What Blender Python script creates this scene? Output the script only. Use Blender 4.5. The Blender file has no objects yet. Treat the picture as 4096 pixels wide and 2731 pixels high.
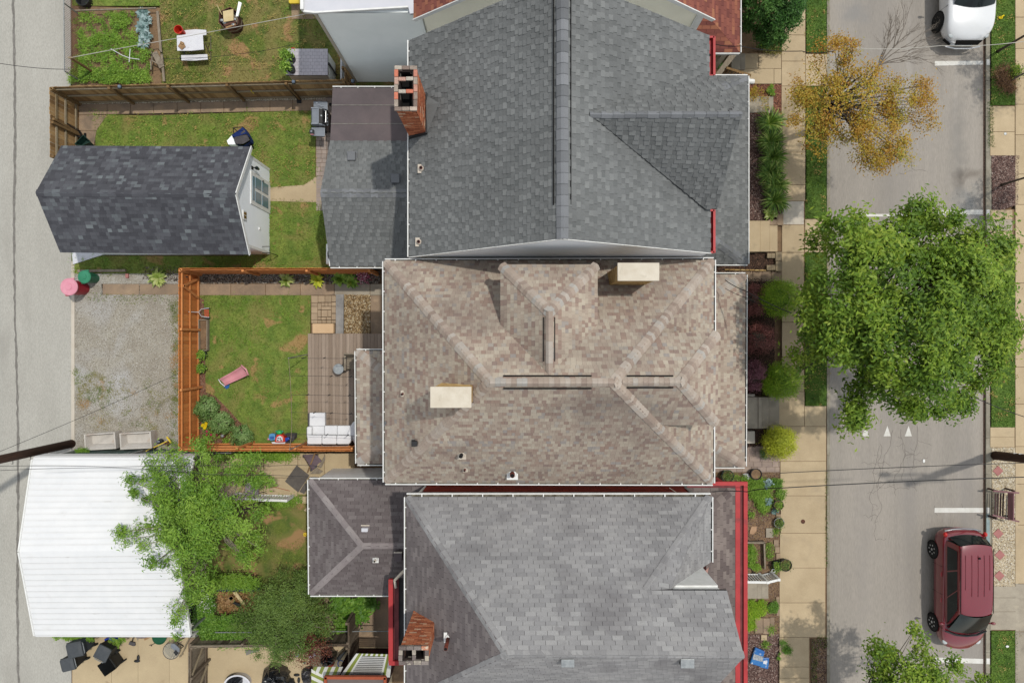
import bpy, math, random
import numpy as np
from mathutils import Vector, Matrix
random.seed(7)
RNG=np.random.default_rng(11)
SC=bpy.context.scene
COL=SC.collection
# ------------------------------------------------------------------ camera
HC=28.0
FPX=4096*24.0/36.0
cd=bpy.data.cameras.new('drone_camera')
cd.lens=24.0
cd.sensor_width=36.0
cd.clip_end=1500.0
cam=bpy.data.objects.new('drone_camera', cd)
cam.location=(0, 0, HC)
cam.rotation_euler=(0, 0, 0)
COL.objects.link(cam)
SC.camera=cam
# ------------------------------------------------------------------ world + sun
SUNV=Vector((0.30, 0.20, 0.93)).normalized()
elev=math.asin(SUNV.z)
wd=bpy.data.worlds.new('World')
SC.world=wd
wd.use_nodes=True
nt=wd.node_tree
sky=nt.nodes.new('ShaderNodeTexSky')
sky.sky_type='NISHITA'
sky.sun_disc=False
sky.sun_elevation=elev
sky.sun_rotation=math.atan2(SUNV.x, SUNV.y)
sky.dust_density=0.6
sky.air_density=2.0
bg=nt.nodes['Background']
bg.inputs[1].default_value=0.125
hs=nt.nodes.new('ShaderNodeHueSaturation')
hs.inputs['Saturation'].default_value=0.3
hs.inputs['Value'].default_value=1.25
nt.links.new(sky.outputs[0], hs.inputs['Color'])
nt.links.new(hs.outputs[0], bg.inputs[0])
sl=bpy.data.lights.new('sun', 'SUN')
sl.energy=2.6
sl.angle=math.radians(1.2)
sl.color=(1.0, 0.955, 0.87)
so=bpy.data.objects.new('sun', sl)
so.rotation_euler=SUNV.to_track_quat('Z', 'Y').to_euler()
so.location=(10, 8, 40)
COL.objects.link(so)
SC.view_settings.view_transform='Standard'
SC.view_settings.look='None'
SC.view_settings.gamma=1.0
SC.view_settings.use_curve_mapping=False
SC.view_settings.exposure=0.08
# ------------------------------------------------------------------ where things stand
SHEETS={'M':(0, 0, 2352/4096.0), 'a':(0, 0, 1.42538), 'b':(1150, 0, 1.425), 'c':(2050, 0, 1.42545), 'd':(2850, 0, 1.5682),
 'e':(0, 950, 1.5677), 'f':(1100, 950, 1.5682), 'g':(2000, 950, 1.5682), 'h':(2850, 950, 1.5682), 'i':(0, 1731, 1.5677),
 'j':(1100, 1831, 1.742), 'k':(2000, 1831, 1.7418), 'l':(2850, 1831, 1.7424), 'm':(650, 0, 2.6133), 'n':(150, 300, 3.92),
 'o':(850, 400, 3.92), 'p':(1150, 1150, 2.412), 'q':(650, 1500, 2.94), 'r':(220, 1700, 4.0552), 's':(800, 1780, 3.336),
 't':(200, 2480, 3.92), 'u':(700, 2300, 2.352), 'v':(2900, 200, 2.24), 'w':(2900, 850, 2.4125), 'x':(2900, 1500, 2.6125),
 'y':(2900, 2000, 2.145), 'A':(3650, 2050, 2.4126), 'B':(3650, 0, 3.1368), 'C':(3700, 1700, 3.4848), 'D':(3850, 300, 1.7439),
 'E':(1500, 200, 3.92), 'F':(1550, 2400, 4.7367), 'G':(3650, 900, 5.2257)}
def P(s, x, y, h=0.0):
 x0, y0, k=SHEETS[s]
 sx, sy=x0+x/k, y0+y/k
 z=(HC-h)/FPX
 return Vector(((sx-2048)*z, (1365.5-sy)*z, h))
def D(x, y, h=0.0):
 return P('M', x, y, h)
def L(s, pts, h=0.0):
 return [P(s, x, y, h) for x, y in pts]
# ------------------------------------------------------------------ materials
def lin(c, k=1.0):
 out=[]
 for v in c[:3]:
  v=v/255.0
  out.append((v/12.92 if v<=0.04045 else ((v+0.055)/1.055)**2.4)*k)
 return tuple(out)+(1.0, )
ALB=0.66
def mat(name, a, b=None, scale=3.0, detail=6.0, rough=0.9, bump=0.0, bscale=60.0, ramp=None, tint=0.0, metal=0.0, spec=0.3,
 fine=0.0, fscale=80.0, spots=None, transl=0.0, k=ALB, coat=0.0, lo=0.35, hi=0.65, stretch=None, alpha=None, blobs=None):
 m=bpy.data.materials.new(name)
 m.use_nodes=True
 t=m.node_tree
 N, K=t.nodes, t.links
 bs=N['Principled BSDF']
 bs.inputs['Roughness'].default_value=rough
 bs.inputs['Metallic'].default_value=metal
 bs.inputs['Specular IOR Level'].default_value=spec
 if coat:
  bs.inputs['Coat Weight'].default_value=coat
  bs.inputs['Coat Roughness'].default_value=0.05
 tc=N.new('ShaderNodeTexCoord')
 co=tc.outputs['Object']
 if stretch:
  mp=N.new('ShaderNodeMapping')
  mp.inputs['Scale'].default_value=stretch
  K.new(co, mp.inputs[0])
  co=mp.outputs[0]
 ca=lin(a, k)
 cb=lin(b if b else a, k)
 n1=N.new('ShaderNodeTexNoise')
 n1.inputs['Scale'].default_value=scale
 n1.inputs['Detail'].default_value=detail
 n1.inputs['Roughness'].default_value=0.6
 K.new(co, n1.inputs['Vector'])
 mr=N.new('ShaderNodeMapRange')
 mr.inputs[1].default_value=lo
 mr.inputs[2].default_value=hi
 K.new(n1.outputs['Fac'], mr.inputs[0])
 mx=N.new('ShaderNodeMix')
 mx.data_type='RGBA'
 mx.inputs[6].default_value=ca
 mx.inputs[7].default_value=cb
 K.new(mr.outputs[0], mx.inputs[0])
 col=mx.outputs[2]
 at=None
 if ramp or tint:
  at=N.new('ShaderNodeAttribute')
  at.attribute_name='v'
 if ramp:
  rp=N.new('ShaderNodeValToRGB')
  cr=rp.color_ramp
  while len(cr.elements)<len(ramp):
   cr.elements.new(0.5)
  for e, (p, c) in zip(cr.elements, ramp):
   e.position=p
   e.color=lin(c, k)
  K.new(at.outputs['Fac'], rp.inputs[0])
  m2=N.new('ShaderNodeMix')
  m2.data_type='RGBA'
  m2.blend_type='MULTIPLY'
  m2.inputs[0].default_value=1.0
  mr2=N.new('ShaderNodeMapRange')
  mr2.inputs[1].default_value=0.3
  mr2.inputs[2].default_value=0.7
  mr2.inputs[3].default_value=0.86
  mr2.inputs[4].default_value=1.1
  K.new(n1.outputs['Fac'], mr2.inputs[0])
  K.new(rp.outputs[0], m2.inputs[6])
  K.new(mr2.outputs[0], m2.inputs[7])
  col=m2.outputs[2]
 if tint:
  mr3=N.new('ShaderNodeMapRange')
  mr3.inputs[3].default_value=1-tint
  mr3.inputs[4].default_value=1+tint
  K.new(at.outputs['Fac'], mr3.inputs[0])
  m3=N.new('ShaderNodeMix')
  m3.data_type='RGBA'
  m3.blend_type='MULTIPLY'
  m3.inputs[0].default_value=1.0
  K.new(col, m3.inputs[6])
  K.new(mr3.outputs[0], m3.inputs[7])
  col=m3.outputs[2]
 if fine:
  n2=N.new('ShaderNodeTexNoise')
  n2.inputs['Scale'].default_value=fscale
  n2.inputs['Detail'].default_value=3.0
  K.new(co, n2.inputs['Vector'])
  mr4=N.new('ShaderNodeMapRange')
  mr4.inputs[1].default_value=0.3
  mr4.inputs[2].default_value=0.7
  mr4.inputs[3].default_value=1-fine
  mr4.inputs[4].default_value=1+fine
  K.new(n2.outputs['Fac'], mr4.inputs[0])
  m4=N.new('ShaderNodeMix')
  m4.data_type='RGBA'
  m4.blend_type='MULTIPLY'
  m4.inputs[0].default_value=1.0
  K.new(col, m4.inputs[6])
  K.new(mr4.outputs[0], m4.inputs[7])
  col=m4.outputs[2]
 if spots:
  for (sc_, ss, slo, shi, st) in spots:
   n3=N.new('ShaderNodeTexNoise')
   n3.inputs['Scale'].default_value=ss
   n3.inputs['Detail'].default_value=8.0
   n3.inputs['Distortion'].default_value=0.4
   ad=N.new('ShaderNodeVectorMath')
   ad.inputs[1].default_value=(ss*3.1, ss*7.7, 2.2)
   K.new(co, ad.inputs[0])
   K.new(ad.outputs[0], n3.inputs['Vector'])
   mr5=N.new('ShaderNodeMapRange')
   mr5.inputs[1].default_value=slo
   mr5.inputs[2].default_value=shi
   mr5.inputs[4].default_value=st
   K.new(n3.outputs['Fac'], mr5.inputs[0])
   m5=N.new('ShaderNodeMix')
   m5.data_type='RGBA'
   K.new(mr5.outputs[0], m5.inputs[0])
   K.new(col, m5.inputs[6])
   m5.inputs[7].default_value=lin(sc_, k)
   col=m5.outputs[2]
 for (bx, by, rx, ry, bc, bst) in (blobs or ()):
  mpp=N.new('ShaderNodeMapping')
  mpp.vector_type='POINT'
  mpp.inputs['Location'].default_value=(-bx/rx, -by/ry, 0)
  mpp.inputs['Scale'].default_value=(1/rx, 1/ry, 0)
  K.new(tc.outputs['Object'], mpp.inputs[0])
  vl=N.new('ShaderNodeVectorMath');vl.operation='LENGTH'
  K.new(mpp.outputs[0], vl.inputs[0])
  nz=N.new('ShaderNodeTexNoise');nz.inputs['Scale'].default_value=2.2;nz.inputs['Detail'].default_value=8
  K.new(tc.outputs['Object'], nz.inputs['Vector'])
  ma=N.new('ShaderNodeMath');ma.operation='MULTIPLY_ADD';ma.inputs[1].default_value=1.6
  K.new(nz.outputs['Fac'], ma.inputs[0]);K.new(vl.outputs['Value'], ma.inputs[2])
  mrb=N.new('ShaderNodeMapRange')
  mrb.inputs[1].default_value=1.75;mrb.inputs[2].default_value=0.9;mrb.inputs[3].default_value=0;mrb.inputs[4].default_value=bst
  K.new(ma.outputs[0], mrb.inputs[0])
  mb_=N.new('ShaderNodeMix');mb_.data_type='RGBA'
  K.new(mrb.outputs[0], mb_.inputs[0]);K.new(col, mb_.inputs[6]);mb_.inputs[7].default_value=lin(bc, k)
  col=mb_.outputs[2]
 K.new(col, bs.inputs['Base Color'])
 if bump:
  n4=N.new('ShaderNodeTexNoise')
  n4.inputs['Scale'].default_value=bscale
  n4.inputs['Detail'].default_value=4.0
  K.new(co, n4.inputs['Vector'])
  bp=N.new('ShaderNodeBump')
  bp.inputs['Strength'].default_value=bump
  bp.inputs['Distance'].default_value=0.02
  K.new(n4.outputs['Fac'], bp.inputs['Height'])
  K.new(bp.outputs[0], bs.inputs['Normal'])
 if transl:
  tr=N.new('ShaderNodeBsdfTranslucent')
  K.new(col, tr.inputs[0])
  ms=N.new('ShaderNodeMixShader')
  ms.inputs[0].default_value=transl
  K.new(bs.outputs[0], ms.inputs[1])
  K.new(tr.outputs[0], ms.inputs[2])
  K.new(ms.outputs[0], N['Material Output'].inputs[0])
 if alpha is not None:
  bs.inputs['Alpha'].default_value=alpha
 return m
# ------------------------------------------------------------------ mesh building
WL={}
def wloc(o):
 return WL.get(o.name, Vector((0, 0, 0))) if o else Vector((0, 0, 0))
def tag(o, label=None, cat=None, group=None, kind=None):
 if label: o['label']=label
 if cat: o['category']=cat
 if group: o['group']=group
 if kind: o['kind']=kind
 return o
def thing(name, label, cat, loc, group=None):
 o=bpy.data.objects.new(name, None)
 o.empty_display_size=0.2
 COL.objects.link(o)
 o.location=loc
 WL[o.name]=Vector(loc)
 return tag(o, label, cat, group)
def link_mesh(name, me, parent, wl, mats):
 for mm in (mats if isinstance(mats, (list, tuple)) else [mats]):
  me.materials.append(mm)
 o=bpy.data.objects.new(name, me)
 COL.objects.link(o)
 if parent:
  o.parent=parent
  WL[o.name]=wloc(parent)
 else:
  o.location=wl
  WL[o.name]=Vector(wl)
 return o
class MB:
 def __init__(s):
  s.v, s.f, s.t, s.m=[], [], [], []
 def add(s, vs, fs, tint=0.5, mi=0):
  n=len(s.v)
  s.v.extend([tuple(q) for q in vs])
  for f in fs:
   s.f.append(tuple(i+n for i in f))
   s.t.append(tint)
   s.m.append(mi)
  return s
 def hexa(s, b, t, tint=0.5, mi=0):
  return s.add(list(b)+list(t), [(3, 2, 1, 0), (4, 5, 6, 7), (0, 1, 5, 4), (1, 2, 6, 5), (2, 3, 7, 6), (3, 0, 4, 7)], tint, mi)
 def box(s, c, d, rz=0.0, tint=0.5, mi=0, taper=1.0):
  hx, hy, hz=d[0]/2, d[1]/2, d[2]/2
  cs, sn=math.cos(rz), math.sin(rz)
  def q(x, y, z): return (c[0]+x*cs-y*sn, c[1]+x*sn+y*cs, c[2]+z)
  b=[q(-hx, -hy, -hz), q(hx, -hy, -hz), q(hx, hy, -hz), q(-hx, hy, -hz)]
  hx*=taper;hy*=taper
  t=[q(-hx, -hy, hz), q(hx, -hy, hz), q(hx, hy, hz), q(-hx, hy, hz)]
  return s.hexa(b, t, tint, mi)
 def bar(s, p, q, w, h, up=(0, 0, 1), tint=0.5, mi=0):
  p, q=Vector(p), Vector(q)
  d=(q-p)
  if d.length<1e-6: return s
  d.normalize()
  up=Vector(up)
  a=d.cross(up)
  if a.length<1e-4: a=d.cross(Vector((1, 0, 0)))
  a.normalize()
  b=a.cross(d).normalized()
  a=a*w/2;b=b*h/2
  return s.hexa([p-a-b, p+a-b, p+a+b, p-a+b], [q-a-b, q+a-b, q+a+b, q-a+b], tint, mi)
 def prism(s, poly, z0, z1, tint=0.5, mi=0):
  n=len(poly)
  area=sum(poly[i][0]*poly[(i+1)%n][1]-poly[(i+1)%n][0]*poly[i][1] for i in range(n))
  if area<0: poly=list(reversed(poly))
  vs=[(p[0], p[1], z0) for p in poly]+[(p[0], p[1], z1) for p in poly]
  fs=[tuple(range(n, 2*n)), tuple(reversed(range(n)))]+[(i, (i+1)%n, (i+1)%n+n, i+n) for i in range(n)]
  return s.add(vs, fs, tint, mi)
 def slab(s, top, off, tint=0.5, mi=0):
  """solid between a polygon and its copy moved by off"""
  n=len(top)
  off=Vector(off)
  vs=[Vector(p) for p in top]+[Vector(p)+off for p in top]
  fs=[tuple(range(n)), tuple(reversed(range(n, 2*n)))]+[((i+1)%n, i, i+n, (i+1)%n+n) for i in range(n)]
  return s.add(vs, fs, tint, mi)
 def tube(s, pts, r, n=8, tint=0.5, mi=0, caps=True, close=False):
  pts=[Vector(p) for p in pts]
  m=len(pts)
  rr=r if isinstance(r, (list, tuple)) else [r]*m
  vs=[]
  ref=None
  for i, p in enumerate(pts):
   if close:
    d=pts[(i+1)%m]-pts[i-1]
   else:
    d=pts[min(i+1, m-1)]-pts[max(i-1, 0)]
   d.normalize()
   if ref is None:
    ref=d.cross(Vector((0.01, 0.02, 1)))
    if ref.length<0.05: ref=d.cross(Vector((1, 0, 0)))
   a=(ref-d*ref.dot(d)).normalized()
   ref=a
   b=d.cross(a)
   for k in range(n):
    t=2*math.pi*k/n
    vs.append(p+(a*math.cos(t)+b*math.sin(t))*rr[i])
  fs=[]
  for i in range(m if close else m-1):
   j=(i+1)%m
   for k in range(n):
    fs.append((i*n+k, i*n+(k+1)%n, j*n+(k+1)%n, j*n+k))
  if caps and not close:
   fs.append(tuple(reversed(range(n))))
   fs.append(tuple(range((m-1)*n, m*n)))
  return s.add(vs, fs, tint, mi)
 def lathe(s, c, prof, n=20, tint=0.5, mi=0, axis=None):
  ax=Vector(axis).normalized() if axis else Vector((0, 0, 1))
  a=ax.cross(Vector((0, 1, 0)))
  if a.length<0.1: a=ax.cross(Vector((1, 0, 0)))
  a.normalize()
  b=ax.cross(a)
  c=Vector(c)
  vs=[]
  for (r, z) in prof:
   for k in range(n):
    t=2*math.pi*k/n
    vs.append(c+ax*z+(a*math.cos(t)+b*math.sin(t))*r)
  fs=[]
  for i in range(len(prof)-1):
   for k in range(n):
    fs.append((i*n+k, i*n+(k+1)%n, (i+1)*n+(k+1)%n, (i+1)*n+k))
  if prof[0][0]>1e-4: fs.append(tuple(reversed(range(n))))
  if prof[-1][0]>1e-4: fs.append(tuple(range((len(prof)-1)*n, len(prof)*n)))
  return s.add(vs, fs, tint, mi)
 def ball(s, c, r, nu=14, nv=8, tint=0.5, mi=0):
  if not isinstance(r, (list, tuple)): r=(r, r, r)
  vs, fs=[], []
  for j in range(nv+1):
   ph=math.pi*j/nv
   for i in range(nu):
    th=2*math.pi*i/nu
    vs.append((c[0]+r[0]*math.sin(ph)*math.cos(th), c[1]+r[1]*math.sin(ph)*math.sin(th), c[2]-r[2]*math.cos(ph)))
  for j in range(nv):
   for i in range(nu):
    fs.append((j*nu+i, j*nu+(i+1)%nu, (j+1)*nu+(i+1)%nu, (j+1)*nu+i))
  return s.add(vs, fs, tint, mi)
 def build(s, name, mats, parent=None, smooth=False, bevel=0.0, sub=0):
  if parent is None:
   xs=[q[0] for q in s.v];ys=[q[1] for q in s.v];zs=[q[2] for q in s.v]
   wl=Vector(((min(xs)+max(xs))/2, (min(ys)+max(ys))/2, min(zs)))
  else:
   wl=wloc(parent)
  me=bpy.data.meshes.new(name)
  me.from_pydata([(q[0]-wl.x, q[1]-wl.y, q[2]-wl.z) for q in s.v], [], s.f)
  at=me.attributes.new('v', 'FLOAT', 'FACE')
  at.data.foreach_set('value', s.t)
  o=link_mesh(name, me, parent, wl, mats)
  if any(s.m): me.polygons.foreach_set('material_index', s.m)
  if smooth: me.polygons.foreach_set('use_smooth', [True]*len(s.f))
  if bevel:
   b=o.modifiers.new('bevel', 'BEVEL')
   b.width=bevel;b.segments=2;b.limit_method='ANGLE'
   b.harden_normals=False
  if sub:
   b=o.modifiers.new('sub', 'SUBSURF')
   b.levels=sub;b.render_levels=sub
  return o
def np_mesh(name, mats, verts, faces_n, tints, parent=None, smooth=False):
 """verts (N*k,3); every face has faces_n consecutive verts"""
 wl=wloc(parent) if parent else Vector((float(verts[:, 0].mean()), float(verts[:, 1].mean()), float(verts[:, 2].min())))
 v=verts-np.array(wl[:])
 nf=len(v)//faces_n
 me=bpy.data.meshes.new(name)
 me.vertices.add(len(v))
 me.vertices.foreach_set('co', v.astype(np.float32).ravel())
 me.loops.add(len(v))
 me.loops.foreach_set('vertex_index', np.arange(len(v), dtype=np.int32))
 me.polygons.add(nf)
 me.polygons.foreach_set('loop_start', np.arange(0, len(v), faces_n, dtype=np.int32))
 me.polygons.foreach_set('loop_total', np.full(nf, faces_n, dtype=np.int32))
 at=me.attributes.new('v', 'FLOAT', 'FACE')
 at.data.foreach_set('value', np.clip(tints, 0, 1).astype(np.float32))
 me.update(calc_edges=True)
 return link_mesh(name, me, parent, wl, mats)
def dup_tree(o, loc, rz=0.0, parent=None, label=None, group=None, scale=None):
 c=o.copy()
 COL.objects.link(c)
 if parent is None:
  c.location=loc
  c.rotation_euler=(0, 0, rz)
  if scale: c.scale=scale
 else:
  c.parent=parent
 if label: c['label']=label
 if group: c['group']=group
 for ch in list(o.children): dup_tree(ch, None, 0, c)
 return c
# ------------------------------------------------------------------ planar helpers
def inside(poly, x, y):
 px=np.array([p[0] for p in poly]);py=np.array([p[1] for p in poly])
 r=np.zeros(len(x), bool)
 n=len(poly)
 for i in range(n):
  j=(i+1)%n
  c=((py[i]>y)!=(py[j]>y))&(x<(px[j]-px[i])*(y-py[i])/(py[j]-py[i]+1e-12)+px[i])
  r^=c
 return r
def sample(poly, dens, holes=()):
 xs=[p[0] for p in poly];ys=[p[1] for p in poly]
 n=int((max(xs)-min(xs))*(max(ys)-min(ys))*dens)
 x=RNG.uniform(min(xs), max(xs), n);y=RNG.uniform(min(ys), max(ys), n)
 k=inside(poly, x, y)
 for h in holes: k&=~inside(h, x, y)
 return x[k], y[k]
def clip_convex(sub, poly):
 """clip polygon sub by convex polygon poly (both ccw, 2D)"""
 out=sub
 n=len(poly)
 for i in range(n):
  ax, ay=poly[i];bx, by=poly[(i+1)%n]
  ex, ey=bx-ax, by-ay
  inp=out
  out=[]
  if not inp: return []
  for k in range(len(inp)):
   p, q=inp[k-1], inp[k]
   sp=ex*(p[1]-ay)-ey*(p[0]-ax)
   sq=ex*(q[1]-ay)-ey*(q[0]-ax)
   if (sp>=0)!=(sq>=0):
    t=sp/(sp-sq)
    out.append((p[0]+t*(q[0]-p[0]), p[1]+t*(q[1]-p[1])))
   if sq>=0: out.append(q)
 return out
def newell(pts):
 n=Vector((0, 0, 0))
 for i in range(len(pts)):
  a, b=pts[i], pts[(i+1)%len(pts)]
  n+=Vector(((a.y-b.y)*(a.z+b.z), (a.z-b.z)*(a.x+b.x), (a.x-b.x)*(a.y+b.y)))
 n.normalize()
 if n.z<0: n=-n
 return n
STYLES={
 'tab3':dict(exp=0.132, w=(0.305, 0.305), gap=0.009, th=(0.010, 0.010), stag=0.5),
 'arch_brown':dict(exp=0.142, w=(0.085, 0.165), gap=0.003, th=(0.007, 0.012), stag=None),
 'arch_grey':dict(exp=0.142, w=(0.13, 0.19), gap=0.002, th=(0.008, 0.026), stag='alt'),
 'arch_shed':dict(exp=0.142, w=(0.12, 0.26), gap=0.003, th=(0.006, 0.013), stag=None),
 'big':dict(exp=0.20, w=(0.30, 0.30), gap=0.006, th=(0.006, 0.006), stag=0.5),
 }
def shingle_facet(pts, style, out, rnd):
 st=STYLES[style]
 pts=[Vector(p) for p in pts]
 n=newell(pts)
 c=sum(pts, Vector((0, 0, 0)))/len(pts)
 u=Vector((0, 0, 1)).cross(n)
 if u.length<1e-3: u=Vector((1, 0, 0))
 u.normalize()
 v=n.cross(u).normalized()
 if v.z<0: v=-v;u=-u
 p2=[((p-c).dot(u), (p-c).dot(v)) for p in pts]
 ar=sum(p2[i][0]*p2[(i+1)%len(p2)][1]-p2[(i+1)%len(p2)][0]*p2[i][1] for i in range(len(p2)))
 if ar<0: p2=p2[::-1]
 umin=min(p[0] for p in p2);umax=max(p[0] for p in p2)
 vmin=min(p[1] for p in p2);vmax=max(p[1] for p in p2)
 row=0
 e=st['exp']
 y=vmin
 while y<vmax:
  if st['stag']==0.5: x=umin-(row%2)*0.5*st['w'][0]-0.02*(row%5)
  else: x=umin-rnd.uniform(0, 0.3)
  alt=rnd.random()<0.5
  rt=rnd.uniform(-0.06, 0.06)
  while x<umax:
   w=rnd.uniform(*st['w'])
   jit=rnd.uniform(-0.003, 0.003)
   rect=[(x+st['gap']/2, y+jit), (x+w-st['gap']/2, y+jit), (x+w-st['gap']/2, y+e+0.01), (x+st['gap']/2, y+e+0.01)]
   q=clip_convex(rect, p2)
   if len(q)>=3:
    a=abs(sum(q[i][0]*q[(i+1)%len(q)][1]-q[(i+1)%len(q)][0]*q[i][1] for i in range(len(q))))/2
    if a>0.0006:
     if st['stag']=='alt':
      th=st['th'][1] if alt else st['th'][0]
      tint=(0.60 if alt else 0.42)+rnd.uniform(-0.2, 0.2)
     else:
      th=rnd.uniform(*st['th'])
      tint=rnd.random()
     tops, bots=[], []
     for (qa, qb) in q:
      hgt=th*(1-0.85*max(0.0, min(1.0, (qb-y)/e)))+0.004
      b0=c+u*qa+v*qb
      tops.append(b0+n*hgt)
      bots.append(b0-n*0.006)
     m=len(q)
     fs=[tuple(range(m))]+[((i+1)%m, i, i+m, (i+1)%m+m) for i in range(m)]
     mid=c+u*(x+w/2)+v*y
     inview=abs(mid.x)<0.75*(HC-mid.z) and abs(mid.y)<0.5*(HC-mid.z)
     sc_=(a/(HC-mid.z)**2)*(1 if inview else 0)
     out.append((sc_, tops+bots, fs, tint+rt))
   x+=w
   alt=not alt
  y+=e
  row+=1
 return n
def finish_shingles(out, m, roof, cap=300, name='shingle'):
 out.sort(key=lambda r:-r[0])
 if cap:
  top=out[:cap*3]
  keep=set(id(r) for r in top[::3][:cap])
  for r in top:
   if id(r) in keep:
    MB().add(r[1], r[2], max(0, min(1, r[3]))).build(name, m, roof)
  rest=[r for r in out if id(r) not in keep]
 else:
  rest=out
 mb=MB()
 for r in rest: mb.add(r[1], r[2], max(0, min(1, r[3])))
 if mb.v:
  o=mb.build(name+'s', m, roof)
  o['kind']='stuff'
def caps(p, q, n1, n2, m, parent, exp=0.142, half=0.15, rnd=random, lift=0.02, single=True, th=0.012, vent=False):
 """overlapping cap shingles laid from p (low) to q (high)"""
 p, q=Vector(p), Vector(q)
 d=(q-p)
 Ln=d.length
 d.normalize()
 ws=[]
 for n in (n1, n2):
  w=n.cross(d).normalized()
  if w.z>0: w=-w
  ws.append(w)
 if (ws[0]-ws[1]).length<0.4:
  ws[1]=Vector((-ws[0].x, -ws[0].y, ws[0].z))
 up=(n1+n2).normalized()
 k=max(1, int(round(Ln/exp)))
 mb=MB()
 for i in range(k):
  a=p+d*(Ln*i/k)
  b=p+d*(Ln*(i+1)/k+0.02)
  hh=half*rnd.uniform(0.95, 1.05)
  la, lb=lift+th, lift
  a0=a+up*la;b0=b+up*lb
  f=0.25
  vs=[]
  for (cc, l_) in ((a, la), (b, lb)):
   top=cc+up*l_
   e1=top+ws[0]*hh
   e2=top+ws[1]*hh
   m1=top+ws[0]*hh*f-up*0.004
   m2=top+ws[1]*hh*f-up*0.004
   vs+=[e1, m1, m2, e2]
  low=[x-up*(0.03) for x in vs[:4]]
  lowb=[vs[0]-up*0.03, vs[4]-up*0.03, vs[3]-up*0.03, vs[7]-up*0.03]
  allv=vs+low+[vs[4]-up*0.03, vs[7]-up*0.03]
  fs=[(0, 1, 5, 4), (1, 2, 6, 5), (2, 3, 7, 6), (8, 9, 1, 0), (9, 10, 2, 1), (10, 11, 3, 2), (0, 4, 12, 8), (3, 11, 13, 7)]
  tint=rnd.random()
  if single:
   MB().add(allv, fs, tint).build('ridge_cap', m, parent)
  else:
   mb.add(allv, fs, tint)
 if not single: mb.build('ridge_caps', m, parent)['kind']='stuff'
def gutter(p, q, out, parent, mats, w=0.11, hang=0.62, name='gutter', lipw=0.032):
 """white gutter along an eave: trough, outer lip and hangers"""
 p, q, out=Vector(p), Vector(q), Vector(out).normalized()
 z=Vector((0, 0, 1))
 mb=MB()
 mb.hexa([p+out*0.005-z*.10, q+out*0.005-z*.10, q+out*w-z*.10, p+out*w-z*.10],
  [p+out*0.005-z*.07, q+out*0.005-z*.07, q+out*w-z*.07, p+out*w-z*.07], 0.5, 1)
 a, b=p+out*(w+lipw/2)-z*0.04, q+out*(w+lipw/2)-z*0.04
 mb.bar(a, b, lipw, 0.12, tint=0.5, mi=0)
 Ln=(q-p).length
 d=(q-p).normalized()
 k=int(Ln/hang)
 for i in range(k):
  c=p+d*((i+0.5)*Ln/max(k, 1))
  mb.bar(c-z*0.005, c+out*(w+0.01)-z*0.005, 0.035, 0.015, mi=0)
 return mb.build(name, mats, parent)
# ------------------------------------------------------------------ vegetation
def leaf_cloud(name, m, parent, pos, size, up=0.6, aspect=0.5, outward=None, tint=None, jitter=0.35, kind=None):
 n=len(pos)
 nrm=RNG.normal(size=(n, 3))
 nrm[:, 2]=np.abs(nrm[:, 2])+up*2
 if outward is not None: nrm+=outward
 nrm/=np.linalg.norm(nrm, axis=1)[:, None]
 t=RNG.normal(size=(n, 3))
 t-=(t*nrm).sum(1)[:, None]*nrm
 t/=np.linalg.norm(t, axis=1)[:, None]
 b=np.cross(nrm, t)
 s=size*RNG.uniform(1-jitter, 1+jitter, n)
 fold=nrm*(s*0.12)[:, None]
 a=pos-t*(s*0.5)[:, None]
 c=pos+t*(s*0.5)[:, None]
 l=pos+b*(s*0.5*aspect)[:, None]+fold-t*(s*0.08)[:, None]
 r=pos-b*(s*0.5*aspect)[:, None]+fold-t*(s*0.08)[:, None]
 V=np.stack([a, l, c, r], 1).reshape(-1, 3)
 if tint is None: tint=RNG.random(n)
 o=np_mesh(name, m, V, 4, tint, parent)
 if kind: o['kind']=kind
 return o
def grass(name, m, polys, dens, h=(0.05, 0.10), z=0.1, w=0.022, parent=None, holes=()):
 X, Y=[], []
 for p in polys:
  x, y=sample(p, dens, holes)
  X.append(x);Y.append(y)
 x=np.concatenate(X);y=np.concatenate(Y)
 n=len(x)
 hh=RNG.uniform(h[0], h[1], n)
 an=RNG.uniform(0, 6.283, n)
 ln=RNG.uniform(0.2, 1.0, n)*hh
 dx, dy=np.cos(an), np.sin(an)
 pa=RNG.uniform(0, 6.283, n)
 wx, wy=np.cos(pa)*w*0.5, np.sin(pa)*w*0.5
 V=np.empty((n, 3, 3))
 V[:, 0]=np.stack([x-wx, y-wy, np.full(n, z)], 1)
 V[:, 1]=np.stack([x+wx, y+wy, np.full(n, z)], 1)
 V[:, 2]=np.stack([x+dx*ln, y+dy*ln, z+hh], 1)
 o=np_mesh(name, m, V.reshape(-1, 3), 3, RNG.random(n), parent)
 if parent is None: o['kind']='stuff'
 return o
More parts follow.
